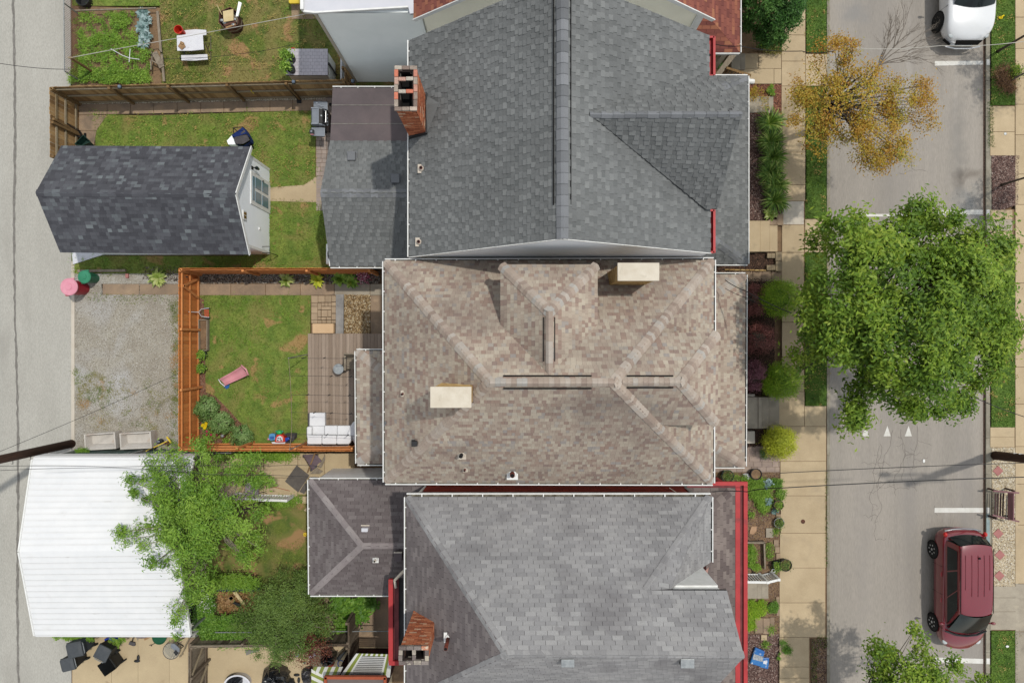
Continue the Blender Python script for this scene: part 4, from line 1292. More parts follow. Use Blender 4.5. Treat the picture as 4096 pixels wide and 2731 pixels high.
def flue_top(ch, x0, x1, y0, y1, zt, xd, yd, mcap, t=0.105):
 """open brick top: rim bricks and dividers round dark flues"""
 rnd=random.Random(8)
 for zz in (zt-0.5, ):
  mb=MB()
  for (a, b, c_, d_) in ((x0, x1, y0, y0+t), (x0, x1, y1-t, y1), (x0, x0+t, y0+t, y1-t), (x1-t, x1, y0+t, y1-t)):
   mb.prism([(a, c_), (b, c_), (b, d_), (a, d_)], zz-.02, zt-0.07)
  mb.build('flue_wall', m_soot, ch)
 def run(ax_, a, b, fixed, zlev):
  n=max(1, int(round((b-a)/0.2)))
  for i in range(n):
   s, e=a+(b-a)*i/n+.005, a+(b-a)*(i+1)/n-.005
   pr=rnd.uniform(-.006, .006)
   if ax_=='x': c_=[(s, fixed[0]+pr), (e, fixed[0]+pr), (e, fixed[1]+pr), (s, fixed[1]+pr)]
   else: c_=[(fixed[0]+pr, s), (fixed[1]+pr, s), (fixed[1]+pr, e), (fixed[0]+pr, e)]
   MB().prism(c_, zlev-.062, zlev+rnd.uniform(-.004, .004), rnd.random()).build('rim_brick', mcap, ch, bevel=0.008)
 for k, grow in ((0, 0.0), (1, 0.02), (2, 0.045)):
  z_=zt-0.07*k
  g=0.045-grow if k else 0.045
  run('x', x0-g, x1+g, (y0-g, y0+t-g), z_)
  run('x', x0-g, x1+g, (y1-t+g, y1+g), z_)
  run('y', y0+t-g, y1-t+g, (x0-g, x0+t-g), z_)
  run('y', y0+t-g, y1-t+g, (x1-t+g, x1+g), z_)
  if k==0:
   for y_ in yd: run('x', x0+t-g, x1-t+g, (y_-.05, y_+.05), z_-.02)
   for x_ in xd: run('y', y0+t-g, y1-t+g, (x_-.05, x_+.05), z_-.02)
 MB().prism([(x0+.05, y0+.05), (x1-.05, y0+.05), (x1-.05, y1-.05), (x0+.05, y1-.05)], zt-0.56, zt-0.52).build('flue_floor', m_black, ch)
flue_top(ch, x0, x1, y0, y1, zt, [], [7.22, 6.88], m_brick_cap)
zr=lambda x, y: 6.6+(x-sw.x)*(10.3-6.6)/(rs.x-sw.x)
MB().slab([Vector((x0-.02, y0-.05, zr(x0, 0)+.22)), Vector((x1+.04, y0-.05, zr(x1, 0)+.16)), Vector((x1+.04, y0-.05, zr(x1, 0)-.1)), Vector((x0-.02, y0-.05, zr(x0, 0)-.1))], (0, 0.04, 0)).build('flashing', m_pipe_black, ch)
MB().slab([Vector((x1+.02, y0-.05, zr(x1, 0)+.18)), Vector((x1+.02, y1+.05, zr(x1, 0)+.18)), Vector((x1+.02, y1+.05, zr(x1, 0)-.1)), Vector((x1+.02, y0-.05, zr(x1, 0)-.1))], (0.04, 0, 0)).build('flashing', m_pipe_black, ch)
cr=[Vector((x1+.05, y0-.02, zr(x1, 0)+.06)), Vector((x1+.05, y1-.02, zr(x1, 0)+.06)), Vector((x1+.05, (y0+y1)/2+.2, zr(x1, 0)+.30)), Vector((x1+.46, (y0+y1)/2+.2, zr(x1+.46, 0)+.05))]
MB().add(cr, [(0, 3, 2), (1, 2, 3)]).build('cricket', m_sh_grey, h1)
for (s, x, y, lab) in (('b', 765, 965, 'cream pipe collar below the tall brick chimney on grey roof'), ('b', 750, 1380, 'cream pipe collar near the lower corner of grey roof')):
 p_=P(s, x, y, 6.9)
 vent_pipe((p_.x, p_.y, zr(p_.x, 0)+.01), 0.05, 0.16, (0, 0), m_pipe_rust, lab)
for (x, y, lab) in ((362, 887, 'grey square vent on the low annex, nearer its outer end'), (628, 1035, 'grey square vent on low annex in the shade of the big roof')):
 p_=P('b', x, y, 3.7)
 zz=3.1+(an.y-p_.y)*(1.2/(an.y-ar.y))+.03
 box_vent((p_.x, p_.y, zz), (0.3, 0.33, 0.14), lab, m_sh_cap1, m_sh_cap1)
# ------------------------------------------------ brown hip roofed house (H2)
h2=thing('house', 'hip roofed house with brown blended shingles and two capped chimneys', 'house', (1.1, -0.95, 0), 'houses in the row')
he, hr=6.5, 10.4
NW, NE, SE, SW_=D(884, 600, he), D(1639, 597, he), D(1637, 1109, he), D(885, 1107, he)
RW, RE=D(1125, 878, hr), D(1410, 878, hr)
F=[[NW, RW, RE, NE], [SW_, SE, RE, RW], [NW, SW_, RW], [NE, RE, SE]]
hd, hdr=8.75, 10.2
dn_nw, dn_ne=D(1150, 608, hd), D(1372, 608, hd)
dn_a, dn_b=D(1262, 716, hdr), Vector((D(1262, 716, hdr).x, RW.y+0.10, hdr))
vy=NW.y-(hd-he)*(NW.y-RW.y)/(hr-he)
dw, de=Vector((dn_nw.x, vy, hd)), Vector((dn_ne.x, vy, hd))
F+=[[dn_nw, dn_a, dn_ne], [dn_nw, dw, dn_b, dn_a], [dn_ne, dn_a, dn_b, de]]
fe_n, fe_s=D(1650, 765, hd), D(1647, 975, hd)
fe_a=D(1563, 877, hdr)
fe_b=Vector((RE.x+.12, fe_a.y, hdr))
vx=NE.x-(hd-he)*(NE.x-RE.x)/(hr-he)
fn, fs_=Vector((vx, fe_n.y, hd)), Vector((vx, fe_s.y, hd))
F+=[[fe_n, fe_a, fe_s], [fe_n, fn, fe_b, fe_a], [fe_s, fe_a, fe_b, fs_]]
pn, ps=D(1712, 631, 3.0), D(1710, 1070, 3.0)
wx2=6.0
F+=[[pn, ps, Vector((wx2, ps.y+1.5, 4.1)), Vector((wx2, pn.y-1.5, 4.1))], [pn, Vector((wx2, pn.y-1.5, 4.1)), Vector((wx2, pn.y, 3.0))], [ps, Vector((wx2, ps.y, 3.0)), Vector((wx2, ps.y+1.5, 4.1))]]
bn, bs_=D(819, 806, 2.9), D(821, 1064, 2.9)
wx3=-3.6
F+=[[bn, bs_, Vector((wx3, bs_.y+1.45, 3.8)), Vector((wx3, bn.y-1.45, 3.8))], [bn, Vector((wx3, bn.y-1.45, 3.8)), Vector((wx3, bn.y, 2.9))], [bs_, Vector((wx3, bs_.y, 2.9)), Vector((wx3, bs_.y+1.45, 3.8))]]
r2, N2=roof(h2, F, 'arch_brown', m_sh_brown)
ca=dict(rnd=RB, exp=0.142, half=0.17, th=0.026, lift=0.018)
caps(NW, RW, N2[0], N2[2], m_sh_cap2, r2, **ca)
caps(SW_, RW, N2[1], N2[2], m_sh_cap2, r2, **ca)
caps(NE, RE, N2[0], N2[3], m_sh_cap2, r2, **ca)
caps(SE, RE, N2[1], N2[3], m_sh_cap2, r2, **ca)
caps(RW, RE, N2[0], N2[1], m_sh_cap2, r2, rnd=RB, exp=0.142, half=0.16, lift=0.04)
caps(dn_nw, dn_a, N2[4], N2[5], m_sh_cap2, r2, **ca)
caps(dn_ne, dn_a, N2[4], N2[6], m_sh_cap2, r2, **ca)
caps(dn_b, dn_a, N2[5], N2[6], m_sh_cap2, r2, rnd=RB, exp=0.2, half=0.14, lift=0.04)
caps(fe_n, fe_a, N2[7], N2[8], m_sh_cap2, r2, **ca)
caps(fe_s, fe_a, N2[7], N2[9], m_sh_cap2, r2, **ca)
caps(fe_b, fe_a, N2[8], N2[9], m_sh_cap2, r2, rnd=RB, exp=0.142, half=0.16, lift=0.03)
caps(pn, Vector((wx2, pn.y-1.5, 4.1)), N2[10], N2[11], m_sh_cap2, r2, **ca)
caps(ps, Vector((wx2, ps.y+1.5, 4.1)), N2[10], N2[12], m_sh_cap2, r2, **ca)
caps(bn, Vector((wx3, bn.y-1.45, 3.8)), N2[13], N2[14], m_sh_cap2, r2, **ca)
caps(bs_, Vector((wx3, bs_.y+1.45, 3.8)), N2[13], N2[15], m_sh_cap2, r2, **ca)
def vstrip(a, b, off, par, w=0.035):
 a=Vector(a);b=Vector(b)
 for s_ in (-1, 1):
  o_=Vector(off)*s_
  MB().bar(a+o_+Vector((0, 0, -.13)), b+o_+Vector((0, 0, -.13)), w, 0.05).build('vent_strip', m_black, par)
vstrip(D(1156, 878, hr), D(1360, 878, hr), (0, .165, 0), r2)
vstrip(D(1442, 877, hdr), D(1549, 877, hdr), (0, .155, 0), r2)
vstrip(D(1262, 728, hdr), D(1262, 830, hdr), (.145, 0, 0), r2, 0.025)
wall_block(h2, NW.x+.35, NE.x-.35, SW_.y+.35, NW.y-.35, 6.4, m_siding_tan)
wall_block(h2, dn_nw.x+.15, dn_ne.x-.15, 0.3, dn_nw.y-.15, 8.65, m_siding_tan)
wall_block(h2, 4.0, fe_n.x-.15, fe_s.y+.15, fe_n.y-.15, 8.65, m_siding_tan)
for (a, b, o_) in ((NW, NE, (0, 1, 0)), (SE, SW_, (0, -1, 0)), (SW_, NW, (-1, 0, 0)), (pn, ps, (1, 0, 0)), (Vector((wx2+.35, pn.y, 3.0)), pn, (0, 1, 0)), (ps, Vector((wx2+.35, ps.y, 3.0)), (0, -1, 0)),
 (bs_, bn, (-1, 0, 0)), (bn, Vector((wx3-.1, bn.y, 2.9)), (0, 1, 0)), (Vector((wx3-.1, bs_.y, 2.9)), bs_, (0, -1, 0))):
 gutter(a, b, o_, h2, G2, w=0.05, lipw=0.03)
gutter(NE, Vector((NE.x, fe_n.y+.02, he)), (1, 0, 0), h2, G2, w=0.04)
gutter(Vector((SE.x, fe_s.y-.05, he)), SE, (1, 0, 0), h2, G2, w=0.04)
for y_ in (pn.y-.4, ps.y+.4, -0.9, -2.4):
 MB().box((pn.x-.35, y_, 1.45), (.22, .22, 2.9)).build('porch_post', m_white, h2)
MB().prism([(6.0, pn.y-.2), (pn.x-.2, pn.y-.2), (pn.x-.2, ps.y+.2), (6.0, ps.y+.2)], -0.03, 0.7).build('porch_floor', m_walk_grey, h2)
for y_ in (bn.y-.3, bs_.y+.3):
 MB().box((bn.x+.2, y_, 1.45), (.14, .14, 2.8)).build('porch_post', m_white, h2)
MB().bar(P('f', 690, 1152, 6.62), P('f', 706, 1180, 6.5), 0.03, 0.03).bar(P('f', 690, 1152, 6.62), P('f', 688, 1180, 6.5), 0.03, 0.03).bar(P('f', 706, 1180, 6.5), P('f', 688, 1180, 6.5), 0.03, 0.03).build('antenna_bracket', m_metal, h2)
def z2(x, y):
 return min(he+(NW.y-y)*(hr-he)/(NW.y-RW.y), he+(y-SW_.y)*(hr-he)/(RW.y-SW_.y), he+(x-NW.x)*(hr-he)/(RW.x-NW.x), he+(NE.x-x)*(hr-he)/(NE.x-RE.x))
def capped_chimney(label, x0, x1, y0, y1, zb, zt):
 c=thing('chimney', label, 'chimney', ((x0+x1)/2, (y0+y1)/2, zb))
 MB().prism([(x0+.05, y0+.05), (x1-.05, y0+.05), (x1-.05, y1-.05), (x0+.05, y1-.05)], zb, zt-.05).build('core', m_tanbrick, c)
 o=[]
 a0, a1, b0, b1=x0+.05, x1-.05, y0+.05, y1-.05
 H_=zt-zb-.08
 brick_face(Vector((a0, b0, zb)), X_, Z_, -Y_, a1-a0, H_, o, RB, bh=.06)
 brick_face(Vector((a0, b0, zb)), Y_, Z_, -X_, b1-b0, H_, o, RB, bh=.06)
 brick_face(Vector((a1, b0, zb)), Y_, Z_, X_, b1-b0, H_, o, RB, bh=.06)
 brick_face(Vector((a0, b1, zb)), X_, Z_, Y_, a1-a0, H_, o, RB, bh=.06)
 finish_bricks(o, m_tanbrick, c)
 MB().prism([(x0, y0), (x1, y0), (x1, y1), (x0, y1)], zt-.07, zt).build('cap', m_capstone, c, bevel=0.012)
 mb=MB()
 mb.slab([Vector((a0-.03, b0-.03, z2(a0, b0)+.05)), Vector((a1+.03, b0-.03, z2(a1, b0)+.05)), Vector((a1+.03, b0-.03, z2(a1, b0)-.05)), Vector((a0-.03, b0-.03, z2(a0, b0)-.05))], (0, .03, 0))
 mb.build('flashing', m_pipe_black, c)
 return c
p0, p1=D(1418.6, 603.4, 9.3), D(1514.6, 645.1, 9.3)
capped_chimney('buff brick chimney with cream cap beside the small dormer on brown roof', p0.x, p1.x, p1.y, p0.y, 6.9, 9.3)
p0, p1=D(987.9, 887.9, 11.1), D(1082.6, 936.6, 11.1)
capped_chimney('low chimney with pitted cream cap on west hip of brown roof', p0.x, p1.x, p1.y, p0.y, 8.5, 11.1)
for (x, y, r, h, m, lab, fl) in ((805, 978, .035, .28, m_pipe_rust, 'thin pipe in cream collar on the west slope of brown roof', m_pvc),
 (1172, 1358, .055, .42, m_pipe_black, 'black leaning vent pipe on brown roof', m_pvc),
 (1193, 1450, .035, .30, m_pipe_rust, 'thin rusty pipe just below the black vent pipe', m_pvc),
 (1489, 1476, .075, .40, m_pipe_rust, 'thick rust red vent pipe on brown roof', m_white)):
 pp=P('f', x, y, 8.0)
 for _ in range(4): pp=P('f', x, y, z2(pp.x, pp.y))
 vent_pipe((pp.x, pp.y, z2(pp.x, pp.y)), r, h, (0, 0), m, lab, fl)
pp=P('f', 880, 1288, 8.0)
for _ in range(4): pp=P('f', 880, 1288, z2(pp.x, pp.y))
box_vent((pp.x, pp.y, pp.z), (.18, .16, .14), 'small black box vent low on the west slope of brown roof', m_pipe_black, m_pipe_black)
# ------------------------------------------------ light grey hip and gable house (H3)
h3=thing('house', 'red brick house with pale grey three-tab roof and red box gutters', 'house', (1.5, -7.5, 0), 'houses in the row')
he3, hr3=6.5, 10.36
nw3, ne3=D(934, 1141, he3), D(1632, 1141, he3)
ap=D(1165, 1505, hr3)
ge=D(1709, 1508, hr3)
xe=D(1487, 1357, 8.95)
sl3=(hr3-he3)/(nw3.y-ap.y)
gce=D(1673, 1357, 9.0)
zc=lambda y: he3+(nw3.y-y)*sl3
gce=Vector((ge.x, gce.y, zc(gce.y)))
xe=Vector((xe.x, gce.y, zc(gce.y)))
sy_=2*ap.y-nw3.y
sw3=Vector((nw3.x, sy_, he3));
F=[[nw3, ap, Vector((xe.x, ap.y, hr3)), xe, Vector((xe.x, nw3.y, he3))], [xe, Vector((xe.x, ap.y, hr3)), ge, gce], [nw3, sw3, ap]]
xv=D(1152, 1530, 10).x
F+=[[ap, sw3, Vector((4.6, sy_, he3)), Vector((4.6, ap.y, hr3))], [Vector((4.6, ap.y, hr3)), Vector((4.6, sy_, he3)), Vector((ge.x, sy_, he3)), ge]]
e_s=Vector((ne3.x, D(1600, 1357, 7).y, he3))
xq=Vector((4.45, xe.y, xe.z-.12))
F+=[[ne3, xe, xq], [xe, ne3, Vector((xe.x, nw3.y, he3))], [ne3, xq, Vector((ne3.x, xe.y, he3))]]
r3, N3=roof(h3, F[:2]+F[3:], 'tab3', m_sh_light, cap=230)
N3.insert(2, newell(F[2]))
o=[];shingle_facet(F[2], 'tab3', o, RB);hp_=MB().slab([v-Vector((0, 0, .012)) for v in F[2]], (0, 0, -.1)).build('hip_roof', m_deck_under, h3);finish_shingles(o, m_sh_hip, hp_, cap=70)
caps(nw3, ap, N3[0], N3[2], m_sh_light, r3, rnd=RB, exp=0.26, half=0.15)
caps(ne3, xe, N3[0], N3[5], m_sh_light, r3, rnd=RB, exp=0.26, half=0.15)
caps(ap, ge, N3[0], N3[3], m_sh_light, r3, rnd=RB, exp=0.2, half=0.16, single=True)
caps(sw3, ap, N3[2], N3[3], m_sh_light, r3, rnd=RB, exp=0.26, half=0.13)
b0=Vector((xe.x+.7, xe.y+.10, 0))
mb=MB().slab([Vector((xe.x+.06, xe.y-.03, 6.3)), Vector((xe.x+.06, xe.y-.03, xe.z-.06)), Vector((ge.x-.15, xe.y-.03, xe.z-.06)), Vector((ge.x-.15, xe.y-.03, 6.3))], (0, -.12, 0))
mb.build('gable_wall', m_white, h3)
p_=[P('k', 1375, 840, 7.6), P('k', 1435, 850, 7.2), P('k', 1455, 760, 6.8)]
MB().slab(p_, (0, 0, -.02)).build('flashing', mat('flashing_rose', (190, 150, 140), (180, 138, 128)), h3)
gutter(nw3, ne3, (0, 1, 0), h3, G2, w=0.09, hang=0.9, lipw=.035)
gutter(sw3, nw3, (-1, 0, 0), h3, G2, w=0.05)
gutter(ne3, Vector((ne3.x, xe.y, he3)), (1, 0, 0), h3, G2, w=0.05)
wall_block(h3, -3.08, 6.15, -12.6, -5.24, 6.4, m_painted_joint)
wall_block(h3, 4.6, ge.x-.15, -9.2, gce.y+.02, 8.6, m_white)
o=[]
brick_face(Vector((-3.1, -5.22, 2.4)), X_, Z_, Y_, 9.3, 3.9, o, RB, proud=.006, bw=.21, bh=.062)
brick_face(Vector((-3.1, -12.6, 0.9)), Y_, Z_, -X_, 4.2, 3.6, o, RB, proud=.006, bw=.21, bh=.062)
o2=[(r[0] if (r[1][0].z>2.9) else 0, r[1], r[2], r[3]) for r in o]
finish_bricks(o2, m_painted_brick, h3, 280)
for (a, b) in ((P('j', 1000, 248, 4.6), P('j', 1048, 200, 3.4)), (P('k', 1290, 205, 3.6), P('k', 1348, 250, 4.8))):
 MB().bar(a, b, .07, .05).build('downspout', m_white, h3)
MB().tube([P('k', 1180, 208, 4.2), P('k', 1235, 244, 4.4), P('k', 1290, 246, 4.5)], .012, 5).build('cable', m_wire_pale, h3)
fa, fb=D(1714, 1108, 3.3), D(1714, 1660, 3.3)
ix=fa.x-0.42
iy=fa.y-0.16
MB().slab([Vector((6.0, iy, 3.33)), Vector((ix, iy, 3.33)), Vector((ix, fb.y, 3.33)), Vector((6.0, fb.y, 3.33))], (0, 0, -.1)).build('porch_ceiling', m_deck_under, h3)
o=[]
fz=4.1
Q=[[Vector((ix, iy, 3.38)), Vector((6.0, iy-1.4, fz)), Vector((6.0, fb.y, fz)), Vector((ix, fb.y, 3.38))], [Vector((ix, iy, 3.38)), Vector((6.0, iy, 3.38)), Vector((6.0, iy-1.4, fz))]]
for f in Q: shingle_facet(f, 'tab3', o, RB)
pr=MB().slab([v-Vector((0, 0, .02)) for v in Q[0]], (0, 0, -.05)).build('porch_roof', m_deck_under, h3)
finish_shingles(o, m_sh_porch, pr, 0)
caps(Q[0][0], Q[0][1], newell(Q[0]), newell(Q[1]), m_sh_porch, pr, rnd=RB, exp=.3, half=.15)
mb=MB()
def boxg(mb, a, b, o_, w=0.4):
 a, b, o_=Vector(a), Vector(b), Vector(o_)
 mb.bar(a+o_*.08, b+o_*.08, .17, .1, mi=0)
 mb.bar(a+o_*.22-Z_*.04, b+o_*.22-Z_*.04, .14, .04, mi=1)
 mb.bar(a+o_*.36, b+o_*.36, .14, .12, mi=0)
boxg(mb, (ix, fa.y, 3.36), (ix, fb.y, 3.36), (1, 0, 0))
mb.bar((6.3, iy+.05, 3.362), (ix+.2, iy+.05, 3.362), .1, .09, mi=1)
mb.bar((6.3, iy+.15, 3.37), (fa.x+.01, iy+.15, 3.37), .13, .12, mi=0)
mb.build('box_gutter', [m_redmetal, m_redtrough], h3)
MB().prism([(6.0, fa.y-.3), (fa.x-.3, fa.y-.3), (fa.x-.3, fb.y), (6.0, fb.y)], -.03, .8).build('porch_floor', m_walk_grey, h3)
for y_ in (fa.y-.4, fa.y-3, fa.y-5.6):
 MB().box((fa.x-.4, y_, 1.6), (.2, .2, 3.2)).build('porch_post', m_redmetal, h3)
wa_n, wa_s=D(711, 1102, 3.0), D(713, 1364, 3.0)
wap=D(831, 1254, 4.25)
xE=-3.08
Fq=[[wa_n, wap, Vector((xE, wap.y, 4.25)), Vector((xE, wa_n.y, 3.0))], [wa_s, Vector((xE, wa_s.y, 3.0)), Vector((xE, wap.y, 4.25)), wap], [wa_n, wa_s, wap]]
o=[]
mb=MB()
for f in Fq:
 mb.slab([v-Vector((0, 0, .015)) for v in f], (0, 0, -.1));shingle_facet(f, 'tab3', o, RB)
ra=mb.build('annex_roof', m_deck_under, h3)
finish_shingles(o, m_sh_dark, ra, 0)
NN=[newell(f) for f in Fq]
caps(wa_n, wap, NN[0], NN[2], m_sh_capd, ra, rnd=RB, exp=.3, half=.12)
caps(wa_s, wap, NN[1], NN[2], m_sh_capd, ra, rnd=RB, exp=.3, half=.12)
caps(wap, Vector((xE, wap.y, 4.25)), NN[0], NN[1], m_sh_capd, ra, rnd=RB, exp=.3, half=.12)
for (a, b, o_) in ((wa_n, Vector((-3.9, wa_n.y, 3)), (0, 1, 0)), (wa_s, wa_n, (-1, 0, 0)), (Vector((-3.4, wa_s.y, 3)), wa_s, (0, -1, 0))):
 gutter(a, b, o_, h3, G2, w=0.05)
wall_block(h3, wa_n.x+.2, xE, wa_s.y+.2, wa_n.y-.14, 2.9, m_siding_grey)
clap(h3, (wa_n.x+.1, wa_n.y-.13), (-3.2, wa_n.y-.13), [(0, 2.95), (1, 2.95)], (0, 1, 0), m_white, rev=.2)
ra_, rb_=D(893, 1331, 4.6), D(893, 1523, 4.6)
mb=MB()
mb.prism([(ra_.x, ra_.y), (-3.05, ra_.y), (-3.05, rb_.y), (ra_.x, rb_.y)], 4.40, 4.46, mi=2)
mb.bar((ra_.x+.06, ra_.y, 4.52), (ra_.x+.06, rb_.y, 4.52), .15, .12, mi=0)
mb.bar((ra_.x+.24, ra_.y, 4.49), (ra_.x+.24, rb_.y+.1, 4.49), .17, .04, mi=1)
mb.bar((ra_.x, rb_.y, 4.53), (-3.2, rb_.y, 4.53), .14, .12, mi=0)
mb.build('box_gutter', [m_redmetal, m_redtrough, m_deck_under], h3)
MB().tube([P('j', 900, 785, 5.8), P('j', 835, 850, 4.7), P('j', 842, 900, 4.55)], .05, 8).build('downspout', m_pvc, h3)
for (s, x, y, w_) in (('k', 472, 1428, (.42, .26)), ('k', 1308, 1434, (.44, .3))):
 pp=P(s, x, y, 10.2)
 zz=hr3-abs(pp.y-ap.y)*(hr3-he3)/(ap.y-sy_)
 lab='galvanised box vent below the grey ridge near the %s'%('plum grey hip' if x<600 else 'front gable end')
 t_=thing('roof_vent', lab, 'roof vent', (pp.x, pp.y, zz))
 MB().box((pp.x, pp.y, zz+.16), (w_[0]*.82, w_[1]*.8, .04)).build('lid', m_metal, t_, bevel=.01)
 MB().box((pp.x, pp.y-.02, zz+.04), (w_[0]*.72, w_[1]*.6, .22)).build('hood', m_glass_dark, t_)
p_=P('j', 628, 515, 3.9)
t_=thing('roof_vent', 'white hooded vent on the dark plum annex roof', 'roof vent', (p_.x, p_.y, 3.85))
MB().box((p_.x, p_.y, 3.93), (.27, .34, .14), taper=.85).build('hood', m_membrane, t_, bevel=.02)
MB().box((p_.x, p_.y+.22, 3.86), (.30, .05, .06)).build('flange', m_pvc, t_)
p_=P('j', 700, 708, 4.0)
vent_pipe((p_.x, p_.y, 3.95), .045, .25, (0, 0), m_pvc, 'white pipe with round collar on the dark plum annex roof', m_white)
p_=P('j', 862, 680, 4.2)
t_=thing('roof_vent', 'dark box vent in the shade where plum roof meets pale roof', 'roof vent', (p_.x, p_.y, 4.15))
MB().box((p_.x, p_.y, 4.25), (.26, .3, .2)).build('hood', m_roll, t_)
MB().box((p_.x, p_.y+.16, 4.35), (.28, .04, .04)).build('lip', m_pvc, t_)
x0, x1=D(915, 1490, 9.4).x, D(985, 1490, 9.4).x
y1, y0=D(900, 1483, 9.4).y, D(900, 1527, 9.4).y
ch=thing('chimney', 'mossy red brick chimney with two flues on the darker hip', 'chimney', ((x0+x1)/2, (y0+y1)/2, 6.5))
zb, zt=6.3, 9.4
MB().prism([(x0+.06, y0+.06), (x1-.06, y0+.06), (x1-.06, y1-.06), (x0+.06, y1-.06)], zb, zt-.62).build('core', m_mortar, ch)
o=[]
a0, a1, c0, c1=x0+.05, x1-.05, y0+.05, y1-.05
brick_face(Vector((a0, c1, zb)), X_, Z_, Y_, a1-a0, zt-zb-.16, o, RB)
brick_face(Vector((a1, c0, zb)), Y_, Z_, X_, c1-c0, zt-zb-.16, o, RB)
brick_face(Vector((a0, c0, zb)), Y_, Z_, -X_, c1-c0, zt-zb-.16, o, RB)
brick_face(Vector((a0, c0, zb)), X_, Z_, -Y_, a1-a0, zt-zb-.16, o, RB)
finish_bricks(o, m_brick, ch)
flue_top(ch, a0, a1, c0, c1, zt, [(a0+a1)/2], [], m_brick_cap2)
p_=P('F', 1150, 700, 7.9)
zz=he3+(p_.x-nw3.x)*(hr3-he3)/(ap.x-nw3.x)
p_=P('F', 1150, 700, zz)
vent_pipe((p_.x, p_.y, zz), .055, .75, (0, 0), m_pipe_rust, 'tall rust red pipe with white collar right of the mossy chimney', m_white)
# ------------------------------------------------ neighbour at the top (H4)
h4=thing('house', 'pale sided house with white flat roof and maroon porch roof, cut by the top edge', 'house', (0, 13, 0), 'houses in the row')
yw=10.62
wl_=D(722, 30, 6.0)
wall_block(h4, -6.38, -2.9, yw+.02, 20, 5.9, m_siding_grey)
clap(h4, (-6.38, yw), (-2.9, yw), [(0, 5.95), (1, 5.95)], (0, -1, 0), m_siding_grey, rev=.10)
wall_block(h4, -3.06, 6.15, yw+.03, 20, 6.0, m_siding_cream)
e0=Vector((-3.06, yw, 6.1));e1=Vector((6.2, yw, 6.1))
clap(h4, (-3.06, yw), (6.2, yw), [(0, 6.0), (.5, 9.8), (1, 6.0)], (0, -1, 0), m_siding_cream, rev=.10)
MB().slab([Vector((-3.06, yw+.03, 6)), Vector((1.6, yw+.03, 9.8)), Vector((6.2, yw+.03, 6))], (0, .1, 0)).build('gable_wall', m_siding_cream, h4)
MB().box((-6.36, yw-.02, 3.0), (.1, .05, 6.0)).build('corner_trim', m_siding_tan, h4)
MB().box((6.12, yw-.03, 3.0), (.26, .06, 6.0)).build('corner_trim', m_white, h4)
MB().box((-3.0, yw-.02, 3.0), (.1, .05, 6.0)).build('corner_trim', m_siding_grey, h4)
p0, p1=D(695.5, 27.4, 6.0), D(942, 34, 6.0)
fr=[p0, D(723, 30, 6.0), D(938, 16.5, 6.0), p1, D(958, 32, 6.0), Vector((D(958, 32, 6).x, 20, 6)), Vector((p0.x, 20, 6))]
MB().prism([(p.x, p.y) for p in fr], 5.95, 6.06).build('flat_roof', m_membrane, h4)
MB().bar((p0.x+.02, p0.y, 6.1), (p0.x+.02, 20, 6.1), .10, .16).bar(D(697, 27, 6.04), D(723, 30, 6.04), .06, .1).bar(D(723, 30, 6.04), D(938, 17, 6.04), .05, .09).build('parapet', m_white, h4)
mr0=D(957, 31, 6.1)
Fm=[[Vector((mr0.x-.1, yw-.25, 6.05)), Vector((1.6, yw-.25, 9.9)), Vector((1.6, 20, 9.9)), Vector((mr0.x-.1, 20, 6.05))], [Vector((1.6, yw-.25, 9.9)), Vector((6.5, yw-.25, 6.05)), Vector((6.5, 20, 6.05)), Vector((1.6, 20, 9.9))]]
pc=D(1699, 121, 3.1)
Fm+=[[pc, Vector((6.2, pc.y+1.5, 4.2)), Vector((6.2, 20, 4.2)), Vector((pc.x, 20, 3.1))], [Vector((6.2, pc.y, 3.1)), pc, Vector((6.2, pc.y+1.5, 4.2))]]
r4, N4=roof(h4, Fm, 'tab3', m_sh_maroon, cap=200)
Fp=[Fm[3]]
gutter(pc, Vector((pc.x, 20, 3.1)), (1, 0, 0), h4, G2, w=.03)
gutter(pc, Vector((6.3, pc.y, 3.1)), (0, -1, 0), h4, G2, w=.02)
MB().bar(Fm[1][0]+Vector((0, -.02, -.08)), Fm[1][1]+Vector((0, -.02, -.08)), .03, .15).bar(Fm[0][0]+Vector((0, -.02, -.08)), Fm[0][1]+Vector((0, -.02, -.08)), .03, .15).build('rake_board', m_white, h4)
MB().prism([(6.1, pc.y+.2), (pc.x-.2, pc.y+.2), (pc.x-.2, 20), (6.1, 20)], -.03, .8).build('porch_floor', m_walk_grey, h4)
MB().box((pc.x-.3, pc.y+.35, 1.6), (.2, .2, 3.1)).build('porch_post', m_siding_tan, h4)
p_=D(1634, 12, 6)
MB().box((p_.x, p_.y, 6.0), (.2, .5, .12)).build('box_gutter', m_redtrough, h4)
# ------------------------------------------------ charcoal shingled shed (left)
sh=thing('shed', 'long charcoal shingled shed with pale door end beside the alley', 'shed', (-13.8, 5.3, 0))
hs, hsr=2.6, 3.9
A_, B_=D(141, 335.5, hs), D(576, 337.6, hs)
C_, E_=D(138.5, 579.5, hs), D(572, 584.5, hs)
R0, R1=D(82, 442.3, hsr), D(540.5, 445.2, hsr)
rsd, Ns=roof(sh, [[A_, R0, R1, B_], [C_, E_, R1, R0]], 'arch_shed', m_sh_shed, down=.06)
caps(R0, R1, Ns[0], Ns[1], m_sh_shed, rsd, rnd=RB, exp=.28, half=.15)
wxs, wxe=A_.x+.12, -9.93
wyn, wys=7.06, 3.55
mb=MB()
mb.prism([(wxs, wys), (wxe-.02, wys), (wxe-.02, wyn), (wxs, wyn)], -.03, 2.62)
mb.slab([Vector((wxe-.02, wys, 2.6)), Vector((wxe-.02, R1.y, 3.75)), Vector((wxe-.02, wyn, 2.6))], (-.1, 0, 0))
mb.build('wall', m_siding_blue, sh)
